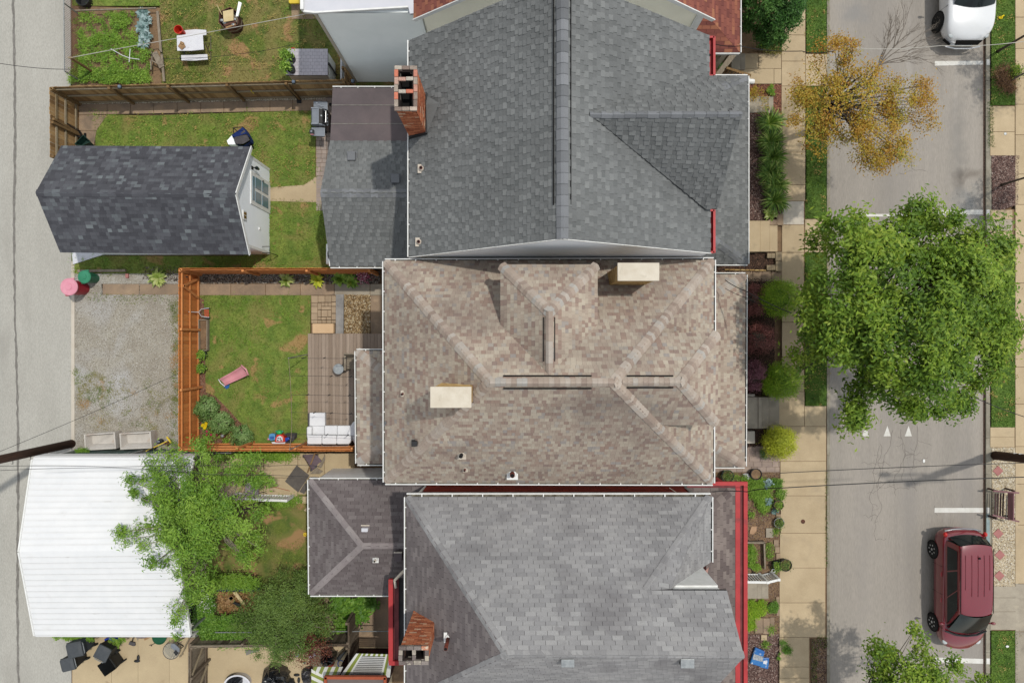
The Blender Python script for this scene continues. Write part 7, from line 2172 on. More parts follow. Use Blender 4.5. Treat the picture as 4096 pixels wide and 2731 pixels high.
o=MB().slab(L('m', [(180, 455), (215, 440), (240, 490), (200, 522), (160, 485)], .76), (0, 0, -.03)).slab(L('m', [(190, 430), (225, 450), (210, 470), (180, 450)], .80), (0, 0, -.03)).build('wood_scraps', m_wood_mid);tag(o, 'broken wood pieces lying on the white picnic table', 'scrap wood')
c=P('m', 160, 305, .8);bucket('large red bucket standing on the picnic bench end', (c.x+.02, c.y-.02), .165, .37, m_plas_red, .445)
# --- rusty bin full of scrap
rim=L('m', [(598, 130), (705, 80), (772, 120), (802, 165), (788, 255), (735, 290), (650, 300), (590, 238)], .72)
cx=sum(p.x for p in rim)/8;cy=sum(p.y for p in rim)/8
t=thing('scrap_bin', 'rusty eight sided metal bin heaped with boards and scrap', 'metal bin', (cx, cy, .06))
base_=[Vector((cx+(p.x-cx)*.8, cy+(p.y-cy)*.8, .06)) for p in rim]
mb=MB()
for i in range(8):
 j=(i+1)%8
 mb.add([base_[i], base_[j], rim[j], rim[i]], [(0, 1, 2, 3)])
 mb.bar(rim[i], rim[j], .03, .03)
mb.build('shell', m_rust, t)
MB().prism([(cx+(p.x-cx)*.9, cy+(p.y-cy)*.9) for p in rim], .3, .45).build('filling', m_wood_grey, t)
o=MB().slab(L('m', [(630, 120), (738, 98), (742, 215), (640, 232)], .82), (0, 0, -.04)).build('board', m_wood_pale);tag(o, 'square pale yellow board on top of the scrap bin', 'board')
o=MB().slab(L('m', [(795, 18), (826, 32), (790, 170), (765, 175)], .95), (0, 0, -.05)).build('board', m_siding_grey);tag(o, 'long grey white board sticking up out of the scrap bin', 'board')
o=MB().bar(P('m', 568, 52, .95), P('m', 622, 155, .7), .03, .03).build('stick', m_wood_pale);tag(o, 'thin pale stick leaning over the scrap bin rim', 'stick')
for (pts, m_, lab) in (([(635, 260), (760, 215), (775, 235), (655, 275)], m_rust, 'dark red plank among the scrap, upper one'), ([(655, 285), (760, 245), (765, 262), (670, 298)], m_wood_mid, 'brown plank among the scrap, lower one')):
 o=MB().slab(L('m', pts, .75), (0, 0, -.04)).build('plank', m_);tag(o, lab, 'plank')
mb=MB()
for (x, y) in ((620, 215), (650, 240), (740, 260), (755, 205)):
 p=P('m', x, y, .72);mb.ball(p, (.09, .07, .05), 6, 4)
o=mb.build('foil_scraps', m_metal);tag(o, 'crumpled silver and white scraps in the metal bin', 'scrap')
# --- storage box with shingle patterned lid
x0_, x1_, y0_, y1_, zz=-8.81, -7.17, 10.36, 11.39, 1.4
t=thing('storage_box', 'grey garden storage box with tile patterned lid beside the pale wall', 'storage box', ((x0_+x1_)/2, (y0_+y1_)/2, .06))
MB().box(((x0_+x1_)/2, (y0_+y1_)/2, .7), (x1_-x0_-.1, y1_-y0_-.1, 1.3)).build('body', m_siding_grey, t)
lid=MB().box(((x0_+x1_)/2, (y0_+y1_)/2, zz-.02), (x1_-x0_, y1_-y0_, .05)).build('lid', m_fab_grey, t)
m_lid=mat('lid_tile', (206, 200, 208), (198, 194, 202), tint=.04, rough=.6)
ny=8
for i in range(ny):
 for j in range(10):
  w_=(x1_-x0_)/9.5;h_=(y1_-y0_)/ny
  xa=x0_+(j-.5*(i%2))*w_+.01;xb=min(xa+w_-.006, x1_-.01);xa=max(xa, x0_+.01)
  if xb-xa>.02: MB().prism([(xa, y0_+i*h_+.003), (xb, y0_+i*h_+.003), (xb, y0_+(i+1)*h_-.003), (xa, y0_+(i+1)*h_-.003)], zz, zz+.012, RO.random()).build('lid_tile', m_lid, lid)
MB().box((x1_+.0, (y0_+y1_)/2-.0, .7), (.04, .06, 1.2)).build('door_seam', m_fab_grey, t)
o=MB().box((x1_+.42, y0_+.45, .55), (.05, 1.0, 1.0)).build('panel', m_plas_white);tag(o, 'white panel standing between storage box and pale wall', 'panel')
for i, (x, y) in enumerate(((1338, 608), (1336, 722))):
 c=P('m', x, y, 1.6)
 t=thing('plant_pot', ['black pot with leafy green plant on the storage box, upper one', 'black pot with leafy green plant on the storage box, lower one'][i], 'potted plant', (c.x+.03, c.y-.02, zz+.012), 'black pots on the storage box')
 MB().lathe((c.x+.03, c.y, zz+.012), [(.12, 0), (.16, .22), (.15, .22), (.14, .2), (.001, .18)], 18).build('pot', m_plas_black, t)
 pos=RNG.normal(size=(330, 3))*(.10, .09, .07)+np.array((c.x-.12, c.y+.06, 1.78));leaf_cloud('foliage', m_leaf_weed, t, pos, .09, .5, .6)
c=P('m', 1355, 530, .5);bucket('red bucket half hidden behind the storage box', (c.x, c.y), .15, .35, m_plas_red, .06)
o=MB().prism([(p.x, p.y) for p in L('m', [(1316, -60), (1470, -60), (1464, 36), (1330, 38), (1318, 28)], .5)], .40, .5).build('play_table', m_plas_yellow, bevel=.02);tag(o, 'yellow plastic table edge at the top by the white roof', 'table')
surf('concrete_pad', L('m', [(1345, 40), (1600, 20), (1620, 200), (1350, 200)], .08), -.03, .08, m_walk_brown)
b0, b1=P('a', 535, 415, .05), P('a', 402, 330, 1.6)
t=thing('clothes_post', 'brown wooden post holding the clothes rope beside the alley', 'post', b0)
MB().tube([b0, b1], .05, 8).build('post', m_fence_post, t);MB().bar(b1+Vector((-.1, 0, 0)), b1+Vector((.1, 0, 0)), .05, .05).build('crossbar', m_fence_rail, t)
o=MB().tube([b1, P('a', 640, 285, 1.7), P('a', 1005, 220, 1.8), P('a', 1175, 188, 1.9), P('a', 1760, 78, 2.8)], .012, 5).build('clothes_rope', m_wire_pale);tag(o, 'pale clothes rope stretched over the top yard', 'rope')
o=MB().tube([P('m', 0, 620, 1.0), P('m', 480, 602, 1.0), P('m', 1000, 545, 1.2), P('m', 1440, 455, 1.5)], .008, 5).build('clothes_rope', m_wire);tag(o, 'thin dark rope running below the picnic table', 'rope')
for (a, b, w_, lab) in ((P('a', 898, 66, .3), P('a', 918, 300, .3), .09, 'long pale board edging the garden, upper length'), (P('a', 922, 310, .3), P('a', 936, 466, .3), .09, 'long pale board edging the garden, lower length'), (P('a', 880, 300, .35), P('a', 925, 385, .35), .22, 'wide grey plank leaning at the garden edge')):
 o=MB().bar(a, b, w_, .05).build('board', m_wood_grey);tag(o, lab, 'board')
t=thing('garden_border', 'weathered border of thin rails round the vegetables', 'garden border', P('a', 640, 60, .06))
for (a, b) in (((425, 62), (890, 48)), ((862, 345), (930, 380)), ((862, 345), (862, 400)), ((868, 300), (868, 345))):
 MB().bar(P('a', *a, .35), P('a', *b, .35), .04, .06).build('rail', m_wood_grey, t)
o=MB().tube([P('a', 632, 280, .6), P('a', 700, 318, .6), P('a', 738, 332, .6), P('a', 795, 340, .6)], .014, 5).tube([P('a', 742, 280, .6), P('a', 736, 356, .6)], .014, 5).build('plastic_pipe', m_plas_white);tag(o, 'bent white plastic pipes lying over the vegetables', 'pipe')
o=MB().tube([P('a', 862, 320, .4), P('a', 875, 285, .6), P('a', 900, 280, .7), P('a', 925, 305, .4)], .012, 5).build('hoop', m_pipe_black);tag(o, 'bent black hoop at the garden corner', 'hoop')
t=thing('tub', 'dark tub at the very top edge by the garden', 'tub', P('a', 470, 5, .06));p=P('a', 470, -5, .4)
MB().lathe((p.x, p.y, .06), [(.22, 0), (.28, .36), (.25, .36), (.22, .08), (.001, .08)], 18).build('shell', m_plas_black, t)
# --- things beside the brown fence
t=thing('garden_tub', 'dark green open tub lying at the charcoal shed corner', 'tub', P('n', 740, 1040, .08))
q=L('n', [(585, 1085), (720, 945), (830, 1045), (700, 1110)], .42)
lo=[Vector((p.x+.12, p.y-.12, .12)) for p in L('n', [(620, 1085), (740, 975), (850, 1060), (740, 1120)], .1)]
mb=MB()
for i in range(4): mb.add([lo[i], lo[(i+1)%4], q[(i+1)%4], q[i]], [(0, 1, 2, 3)]);mb.bar(q[i], q[(i+1)%4], .025, .025)
mb.add(lo, [(0, 1, 2, 3)]);mb.build('shell', m_plas_dgreen, t)
t=thing('lawn_spreader', 'black lawn spreader leaning with its handles toward the gate', 'spreader', P('n', 650, 930, .08))
c=P('n', 650, 925, .3)
MB().lathe((c.x, c.y, .12), [(.05, 0), (.13, .2), (.12, .2), (.001, .05)], 12).build('hopper', m_plas_black, t)
for (x, y) in ((375, 728), (392, 722)): MB().tube([P('n', x, y, 1.0), P('n', 640+(x-375)*2, 880, .3)], .016, 6).build('handle', m_pipe_black, t)
for s_ in (-1, 1): MB().lathe((c.x+s_*.15, c.y, .12), [(.09, -.02), (.09, .02)], 12, axis=(1, 0, 0)).build('wheel', m_tyre, t)
p=P('m', 1430, 1060, .09)
t=thing('lamp_stand', 'thin black garden lamp stand with square foot on the fence walk', 'stand', (p.x, p.y, .08))
MB().box((p.x, p.y, .11), (.17, .17, .06)).build('foot', m_plas_black, t);MB().tube([(p.x, p.y, .1), (p.x-.05, p.y+.02, 1.8)], .012, 6).build('pole', m_pipe_black, t)
o=MB().box(P('m', 940, 962, .9), (.03, .05, .3)).build('thermometer', m_plas_yellow);tag(o, 'small yellow strip hanging on the brown fence', 'fence tag')
t=thing('child_trailer', 'blue and grey child bicycle trailer on the lawn by the charcoal shed', 'trailer', P('o', 430, 600, .06))
top=L('o', [(300, 550), (330, 600), (365, 690), (480, 722), (590, 650), (595, 600), (510, 450), (470, 430)], .6)
cx=sum(p.x for p in top)/8;cy=sum(p.y for p in top)/8
mb=MB();crest=Vector((cx, cy, .82));crest2=Vector((cx+.25, cy+.08, .80))
base_=[Vector((cx+(p.x-cx)*.92, cy+(p.y-cy)*.92, .18)) for p in top]
for i in range(8):
 j=(i+1)%8
 mb.add([base_[i], base_[j], top[j], top[i]], [(0, 1, 2, 3)], mi=0)
MB.build(mb, 'body', m_fab_blue, t)
m0, m1, m2, m3, m4, m5, m6, m7=top
MB().add([m0, m7, m6, Vector((m1.x+.04, m1.y+.02, .66)), crest], [(0, 1, 4), (1, 2, 4), (0, 4, 3)]).build('canopy', m_fab_blue, t)
MB().add([m6, m5, crest2, crest, P('o', 400, 590, .72)], [(0, 1, 2), (0, 2, 3)]).build('canopy', m_fab_blue, t)
MB().add([P('o', 330, 605, .70), P('o', 500, 470, .74), P('o', 585, 630, .68), P('o', 480, 690, .68), P('o', 370, 690, .66), Vector((crest.x, crest.y, .80))], [(0, 1, 5), (1, 2, 5), (2, 3, 5), (3, 4, 5), (4, 0, 5)]).build('mesh_window', m_fab_grey, t)
MB().slab(L('o', [(220, 640), (300, 552), (332, 610), (362, 700), (245, 700)], .52), (0, 0, -.3)).build('nose', m_siding_grey, t, bevel=.02)
MB().tube([P('o', 335, 540, .6), P('o', 325, 440, .9), P('o', 480, 425, .95), P('o', 500, 450, .7)], .018, 6).tube([P('o', 335, 450, .9), P('o', 385, 490, .6)], .016, 6).build('push_bar', m_pipe_black, t)
for (x, y) in ((575, 700), (470, 735)):
 c=P('o', x, y, .25);MB().lathe(c, [(.2, -.02), (.22, 0), (.2, .02)], 18, axis=(.45, .9, 0)).build('wheel', m_tyre, t)
gc=P('o', 1680, 270, 1.0)
t=thing('gas_grill', 'steel and black gas grill with two side shelves on the paver path', 'grill', (gc.x, gc.y, .08))
def obox(pts, z1, z0): return [(p.x, p.y) for p in L('o', pts, z1)], z0, z1
MB().prism(*obox([(1620, 140), (1790, 150), (1830, 400), (1600, 400)], .88, .15)).build('cabinet', m_plas_black, t)
g0, g1=P('o', 1545, 125, 1.15), P('o', 1525, 385, 1.15)
mb=MB();prof=[(0, .88), (.0, 1.12), (.05, 1.18), (.30, 1.18), (.42, 1.12), (.50, .95), (.50, .88)]
ya, yb2=g1.y, g0.y
vs=[(g0.x+a, ya, z) for a, z in prof]+[(g0.x+a, yb2, z) for a, z in prof]
n_=len(prof)
mb.add(vs, [(i, i+1, i+1+n_, i+n_) for i in range(n_-1)]+[tuple(range(n_)), tuple(reversed(range(n_, 2*n_)))])
mb.build('lid', m_steel, t)
MB().slab([Vector((g0.x+.31, ya+.04, 1.185)), Vector((g0.x+.43, ya+.04, 1.125)), Vector((g0.x+.51, ya+.04, .96)), Vector((g0.x+.51, yb2-.04, .96)), Vector((g0.x+.43, yb2-.04, 1.125)), Vector((g0.x+.31, yb2-.04, 1.185))], (.008, 0, .008)).build('lid_front', m_pipe_black, t)
MB().bar((g0.x+.02, yb2-.02, 1.2), (g0.x+.31, yb2-.02, 1.2), .04, .02).bar((g0.x+.02, ya+.02, 1.2), (g0.x+.31, ya+.02, 1.2), .04, .02).bar((g0.x+.31, ya, 1.2), (g0.x+.31, yb2, 1.2), .02, .02).build('lid_trim', m_chrome, t)
MB().tube([(g0.x+.50, ya+.1, 1.08), (g0.x+.56, ya+.1, 1.08), (g0.x+.56, yb2-.1, 1.08), (g0.x+.50, yb2-.1, 1.08)], .018, 8).build('handle', m_chrome, t)
MB().lathe((g0.x+.405, (ya+yb2)/2+.02, 1.15), [(.035, 0), (.03, .01), (.001, .012)], 12, axis=(.5, 0, .85)).build('thermometer', m_clearlamp, t)
for (pts, nm) in (([(1582, 20), (1800, 28), (1806, 160), (1700, 120), (1582, 112)], 'side_shelf'), ([(1550, 428), (1640, 424), (1762, 436), (1758, 574), (1552, 562)], 'side_shelf')):
 MB().prism([(p.x, p.y) for p in L('o', pts, .93)], .89, .93).build(nm, m_steel, t, bevel=.012)
MB().prism([(p.x, p.y) for p in L('o', [(1800, 215), (1880, 260), (1870, 530), (1790, 500)], .8)], .78, .85).build('control_panel', m_soot, t)
for k in range(4):
 p=P('o', 1800, 230+55*k, .9);MB().lathe((p.x, p.y, .86), [(.025, 0), (.02, .03), (.001, .03)], 10).build('knob', m_chrome, t)
for (x, y) in ((1850, 70), (1772, 505)): MB().ball(P('o', x, y, .15), .06, 10, 6).build('wheel', m_plas_black, t)
o=MB().bar(P('o', 1630, 70, .95), P('o', 1745, 105, .95), .02, .01).bar(P('o', 1625, 90, .95), P('o', 1740, 106, .95), .012, .01).bar(P('o', 1700, 58, .95), P('o', 1755, 58, .95), .02, .012).bar(P('o', 1620, 50, .95), P('o', 1650, 50, .95), .05, .012).build('grill_tools', m_chrome);tag(o, 'metal grilling tools laid on the upper grill shelf', 'utensils')
c=P('o', 1562, 505, .98)
t=thing('lantern', 'small pink and black lantern on the lower grill shelf', 'lantern', (c.x, c.y, .93));MB().box((c.x, c.y, 1.0), (.16, .16, .14)).build('case', m_plas_black, t);MB().box((c.x, c.y-.09, .98), (.12, .04, .08)).build('handle', m_slide, t);MB().box((c.x, c.y, 1.08), (.07, .08, .02)).build('lens', m_steel, t)
p0, p1=P('b', 213, 1400, .8), P('b', 262, 1495, .8)
t=thing('air_conditioner', 'rounded grey air conditioner unit beside the low annex', 'air conditioner', ((p0.x+p1.x)/2+.25, (p0.y+p1.y)/2, .06))
MB().box(((p0.x+p1.x)/2+.28, (p0.y+p1.y)/2, .42), (.85, .85, .72)).build('case', m_siding_grey, t, bevel=.06)
MB().lathe(((p0.x+p1.x)/2+.28, (p0.y+p1.y)/2, .785), [(.36, 0), (.34, .02), (.3, .0), (.001, .0)], 24).build('fan_guard', m_fab_grey, t)
# --- round cans at the gravel pad
def can(label, s, x, y, r, h, mlid, mbody, name='trash_can'):
 c=P(s, x, y, h)
 t=thing(name, label, 'trash can', (c.x, c.y, .05))
 MB().lathe((c.x, c.y, .05), [(r*.76, 0), (r*.82, h*.3), (r*.84, h*.3), (r*.95, h*.9), (r*.98, h*.92)], 26).build('body', mbody, t, smooth=False)
 MB().lathe((c.x, c.y, h), [(r*1.04, -.06), (r*1.04, -.02), (r*.95, 0), (r*.9, -.008), (r*.42, .0), (r*.38, .02), (r*.2, .025), (.001, .015)], 26).build('lid', mlid, t, smooth=False)
 for s_ in (-1, 1): MB().box((c.x+s_*.3*r, c.y+s_*r*1.0, h-.09), (.14, .06, .05)).build('handle', mlid if s_>0 else mbody, t)
 return t
can('green round trash can with lid, behind the pink one', 'e', 526, 246, .25, .78, m_plas_green, mat('can_green', (38, 112, 82), (30, 96, 70), rough=.45))
can('crimson round trash can with faded pink lid on the alley edge', 'e', 430, 309, .33, 1.0, m_plas_pink, m_plas_crimson)
o=MB().bar(P('e', 490, 210, .12), P('e', 790, 207, .12), .1, .1).build('timber', m_wood_grey);tag(o, 'long weathered timber lying above the round trash cans', 'timber')
o=MB().box(P('e', 798, 240, .09), (.11, .18, .08)).build('brick_block', m_paver_red);tag(o, 'single orange brick lying on the path behind the cans', 'brick')
# --- orange fenced yard
t=thing('reel_mower', 'white and orange push reel mower leaning on the orange fence', 'mower', P('e', 1290, 472, .06))
MB().tube([P('e', 1172, 445, 1.05), P('e', 1176, 466, 1.08), P('e', 1172, 488, 1.05)], .018, 8).tube([P('e', 1176, 466, 1.08), P('e', 1245, 468, .5)], .016, 8).tube([P('e', 1245, 468, .5), P('e', 1262, 448, .35), P('e', 1310, 442, .25)], .013, 6).tube([P('e', 1245, 468, .5), P('e', 1262, 494, .35), P('e', 1312, 500, .25)], .013, 6).build('handle', m_plas_white, t)
for k in range(5):
 x=1283+k*6
 MB().bar(P('e', x, 450, .25+.04*(k%2)), P('e', x+2, 498, .25+.04*(k%2)), .028, .02).build('blade', mat('orange_paint', (206, 112, 76), (180, 90, 60)), t)
for y in (443, 505):
 MB().lathe(P('e', 1298, y, .17), [(.12, -.02), (.12, .02)], 16, axis=(0, 1, 0)).build('wheel', m_fab_grey, t)
t=thing('planter_box', 'narrow wooden planter box with bare soil at the orange fence', 'planter', P('e', 1272, 610, .06))
q=L('e', [(1245, 516), (1297, 516), (1297, 707), (1247, 707)], .3)
for i in range(4): MB().bar(q[i]-Z_*.1, q[(i+1)%4]-Z_*.1, .04, .2).build('side_board', m_wood_grey, t)
MB().prism([(p.x, p.y) for p in L('e', [(1252, 522), (1291, 522), (1291, 700), (1253, 700)], .3)], .05, .24).build('soil', m_soil, t)
for i, (x, y, r) in enumerate(((1263, 735, .2), (1260, 820, .2))):
 c=P('e', x, y, .3)
 t=thing('plant_pot', ['round dark pot with green plant below the planter box', 'round dark pot with green plant, the lower of two at the orange fence'][i], 'potted plant', (c.x, c.y, .06), 'pots at the orange fence')
 MB().lathe((c.x, c.y, .06), [(r*.75, 0), (r, .24), (r*.92, .24), (r*.85, .2), (.001, .2)], 20).build('pot', m_plas_black, t)
 pos=RNG.normal(size=(420, 3))*(.085, .085, .05)+np.array((c.x, c.y, .34));leaf_cloud('foliage', m_leaf_weed, t, pos, .07, .5, .6)
t=thing('toy_slide', 'pink toddler slide with blue foot lying on the lawn', 'toy slide', P('e', 1470, 870, .06))
a0, a1, b0, b1=P('e', 1378, 888, .12), P('e', 1415, 928, .12), P('e', 1520, 806, .42), P('e', 1560, 862, .42)
def lerp4(u, v): return a0.lerp(b0, u).lerp(a1.lerp(b1, u), v)
mb=MB();vs=[]
for i in range(9):
 u=i/8
 for v, dz in ((0, .07), (.1, .08), (.16, 0), (.84, 0), (.9, .08), (1, .07)): vs.append(lerp4(u, v)+Z_*(dz+.08*(u>.99)+.03*math.sin(u*9)))
mb.add(vs, [(i*6+j, i*6+j+1, (i+1)*6+j+1, (i+1)*6+j) for i in range(8) for j in range(5)]);mb.build('chute', m_slide, t, smooth=True)
MB().tube([b0+Vector((0, .04, .12)), b0.lerp(b1, .5)+Vector((.08, .05, .16)), b1+Vector((.03, 0, .12))], .035, 8).build('top_grip', m_slide, t, smooth=True)
MB().tube([a0+Vector((-.03, 0, .06)), a0.lerp(a1, .5)+Vector((-.06, -.03, .04)), a1+Vector((0, -.03, .06))], .02, 8).build('end_lip', m_plas_white, t, smooth=True)
MB().slab([P('e', 1400, 925, .1), P('e', 1440, 905, .1), P('e', 1436, 940, .08), P('e', 1420, 950, .06), P('e', 1405, 940, .06)], (0, 0, -.05)).build('foot', m_plas_blue, t)
MB().bar(lerp4(.75, .2)-Z_*.05, Vector((lerp4(.8, .3).x, lerp4(.8, .3).y, .06)), .05, .05).bar(lerp4(.75, .8)-Z_*.05, Vector((lerp4(.8, .8).x, lerp4(.8, .8).y, .06)), .05, .05).build('support', m_plas_blue, t)
t=thing('toy_car', 'light blue plastic ride-on toy at the orange fence', 'toy', P('q', 1290, 730, .06))
MB().prism([(p.x, p.y) for p in L('q', [(1250, 700), (1270, 686), (1320, 690), (1325, 765), (1270, 775), (1245, 750)], .35)], .15, .35).build('body', mat('toy_blue', (104, 170, 214), (84, 150, 204), rough=.4), t, bevel=.03)
MB().box(P('q', 1285, 735, .38), (.14, .1, .06)).build('seat', m_plas_blue, t);MB().ball(P('q', 1250, 752, .3), (.07, .05, .05), 8, 5).build('nose', m_slide, t)
t=thing('toy_playhouse', 'red arched plastic toy with patterned front and white tray', 'toy', P('q', 1375, 750, .06))
arch=[(1318, 790), (1322, 740), (1345, 700), (1380, 690), (1415, 705), (1435, 745), (1438, 788)]
MB().slab(L('q', arch, .5), (0, 0, -.35)).build('shell', m_plas_red, t, bevel=.03)
MB().slab(L('q', [(1338, 775), (1345, 730), (1380, 710), (1410, 730), (1415, 775)], .515), (0, 0, -.03)).build('front_panel', m_plas_white, t)
for (x, y) in ((1360, 740), (1385, 745), (1395, 765), (1355, 765)): MB().ball(P('q', x, y, .525), (.04, .025, .015), 8, 4).build('spot', m_plas_black, t)
MB().slab(L('q', [(1280, 785), (1445, 785), (1440, 808), (1290, 808)], .4), (0, 0, -.04)).build('tray', m_plas_white, t, bevel=.015)
t=thing('toy_turtle', 'bright green plastic toy above the red arched toy', 'toy', P('q', 1375, 670, .06))
MB().ball(P('q', 1375, 672, .45), (.13, .10, .1), 12, 8).build('body', mat('toy_green', (60, 180, 96), (44, 160, 80), rough=.4), t, smooth=True)
for s_ in (-1, 1): MB().ball(P('q', 1375+s_*36, 662, .5), (.045, .045, .045), 8, 6).build('eye', m_plas_green, t)
MB().ball(P('q', 1375, 688, .46), (.07, .04, .05), 8, 6).build('belly', m_plas_yellow, t)
o=MB().slab(L('q', [(1435, 740), (1480, 730), (1495, 755), (1445, 785), (1435, 780)], .4), (0, 0, -.2)).build('toy_block', mat('toy_cobalt', (30, 76, 180), (24, 64, 160), rough=.4), bevel=.02);tag(o, 'cobalt blue toy block between red toy and dark tub', 'toy')
t=thing('storage_tub', 'dark grey open plastic tub beside the toys and white sofa', 'tub', P('q', 1490, 745, .06))
q=L('q', [(1425, 700), (1550, 700), (1545, 760), (1500, 795), (1440, 790)], .38)
lo=[Vector((p.x+.03, p.y+.04, .1)) for p in q]
mb=MB()
for i in range(5): mb.add([lo[i], lo[(i+1)%5], q[(i+1)%5], q[i]], [(0, 1, 2, 3)]);mb.bar(q[i], q[(i+1)%5], .02, .02)
mb.add(lo, [(0, 1, 2, 3, 4)]);mb.build('shell', m_fab_grey, t)
# --- deck with boards, sofa, chair, round table, string lights
dz=.32
dx0, dx1=D(707, 0, dz).x, -3.75
dy1, dy0=D(0, 766, dz).y, D(0, 1024, dz).y
dk=thing('deck', 'grey brown wooden deck of long boards behind the brown house', 'deck', ((dx0+dx1)/2, (dy0+dy1)/2, 0))
MB().prism([(dx0+.03, dy0), (dx1, dy0), (dx1, dy1-.02), (dx0+.03, dy1-.02)], -.03, dz-.05).build('frame', m_soot, dk)
nb=int((dx1-dx0)/.139)
for i in range(nb):
 xa=dx0+i*(dx1-dx0)/nb
 MB().prism([(xa+.004, dy0), (xa+(dx1-dx0)/nb-.004, dy0), (xa+(dx1-dx0)/nb-.004, dy1), (xa+.004, dy1)], dz-.03, dz+RO.uniform(-.002, .002), RO.random()).build('plank', m_deckwood, dk)
o=MB().box(P('p', 350, 395, .3), (.87, .40, .28)).build('step_block', mat('step_sandstone', (226, 192, 152), (216, 180, 140), scale=2, fine=.05), bevel=.03);tag(o, 'smooth tan stone step block against the deck', 'step')
t=thing('sectional_sofa', 'white cushioned corner sofa on the deck', 'sofa', P('p', 400, 1400, dz))
def cush(pts, z0, z1, nm, b=.025, m=m_cushion): return MB().prism([(p.x, p.y) for p in L('p', pts, z1)], z0, z1).build(nm, m, t, bevel=b, smooth=False)
cush([(212, 1206), (361, 1206), (361, 1335), (210, 1335)], dz+.22, dz+.44, 'seat_cushion')
cush([(205, 1336), (355, 1336), (352, 1450), (200, 1450)], dz+.22, dz+.44, 'seat_cushion')
cush([(358, 1332), (478, 1332), (478, 1440), (356, 1440)], dz+.22, dz+.44, 'seat_cushion')
cush([(480, 1332), (610, 1332), (606, 1440), (480, 1440)], dz+.22, dz+.44, 'seat_cushion')
cush([(182, 1342), (236, 1342), (228, 1450), (190, 1470), (182, 1440)], dz+.3, dz+.62, 'arm_cushion', .06)
for (a, b) in ((186, 325), (328, 468), (470, 610)): cush([(a+6, 1425), (b+4, 1425), (b+(8 if b>600 else 4), 1480), (b-20 if b>600 else b+4, 1512), (a+8, 1512), (a+2, 1495)], dz+.5, dz+.80, 'back_cushion', .04)
cush([(575, 1410), (625, 1300), (660, 1285), (720, 1310), (720, 1500), (650, 1515), (610, 1450)], dz+.3, dz+.66, 'arm_cushion', .05)
MB().tube([P('p', 190, 1500, 1.1), P('p', 195, 1522, 1.1), P('p', 325, 1527, 1.1), P('p', 330, 1518, 1.1), P('p', 335, 1527, 1.1), P('p', 460, 1527, 1.1), P('p', 585, 1525, 1.1), P('p', 590, 1512, 1.1)], .012, 6).build('back_frame', m_metal, t)
MB().prism([(p.x, p.y) for p in L('p', [(195, 1215), (365, 1215), (365, 1350), (640, 1350), (640, 1500), (200, 1500)], dz+.2)], dz+.08, dz+.2).build('base', m_fab_grey, t)
c=P('p', 491, 785, dz+.5)
t=thing('side_table', 'round grey side table on the deck beside slatted chair', 'table', (c.x, c.y, dz))
MB().lathe((c.x, c.y, dz), [(.16, 0), (.17, .42), (.205, .45), (.205, .50), (.18, .50), (.175, .485), (.001, .485)], 28).build('drum', mat('zinc_grey', (150, 156, 152), (128, 134, 130), scale=3, metal=.3, rough=.5), t)
MB().lathe((c.x, c.y, dz+.5), [(.205, -.02), (.212, 0), (.205, .012), (.188, .012)], 28).build('rim', m_metal, t)
t=thing('deck_chair', 'grey slatted wooden armchair partly under the porch roof', 'chair', P('p', 610, 720, dz))
for k in range(7):
 y=678+k*16.5
 MB().bar(P('p', 572, y, dz+.42), P('p', 730, y, dz+.42), .055, .02).build('slat', m_wood_grey, t)
MB().bar(P('p', 555, 640, dz+.66), P('p', 552, 798, dz+.66), .08, .025).build('arm', m_wood_grey, t)
MB().bar(P('p', 548, 636, dz+.9), P('p', 730, 640, dz+.9), .04, .03).slab([P('p', 552, 640, dz+.9), P('p', 730, 640, dz+.9), P('p', 730, 672, dz+.44), P('p', 575, 672, dz+.44)], (0, -.02, 0)).build('back', m_wood_grey, t)
for (x, y) in ((560, 660), (558, 792)): MB().bar(P('p', x, y, dz+.6), Vector((P('p', x, y, dz+.6).x+.02, P('p', x, y, dz+.6).y, dz)), .05, .05).build('leg', m_wood_grey, t)
zl=2.5
t=thing('string_lights', 'string lights strung over deck from slanting posts', 'string lights', P('p', 12, 680, .06))
a=P('p', 10, 680, zl);bq=P('p', 42, 1512+50, zl)
MB().tube([P('p', 195, 645, .3), a], .02, 8).build('post', m_metal, t)
MB().tube([P('p', 190, 1490, .3), P('p', 20, 1560, zl)], .022, 8).build('post', m_metal, t)
MB().tube([a, P('p', 25, 860, zl-.1), P('p', 35, 1040, zl-.1), P('p', 42, 1300, zl-.1), P('p', 35, 1440, zl), P('p', 20, 1560, zl)], .010, 5).build('cord', m_fence_rail, t)
for (y0, y1, bl) in ((680, 684, (135, 345, 550)), (850, 864, (410, 600)), (1035, 1045, (185, 390, 585)), (1203, 1222, (250, 412, 600)), (1414, 1432, (370, 570))):
 MB().tube([P('p', 15 if y0<700 else 35, y0, zl), P('p', 340, y0+3, zl-.12), P('p', 670, y1, zl)], .007, 5).build('cord', m_wire, t)
 for x in bl:
  p=P('p', x, y0+1+(y1-y0)*x/670, zl-.1)
  MB().tube([p, p+Vector((.03, .02, -.06))], .018, 6).ball(p+Vector((.05, .03, -.1)), .022, 6, 4).build('bulb', m_plas_black, t)
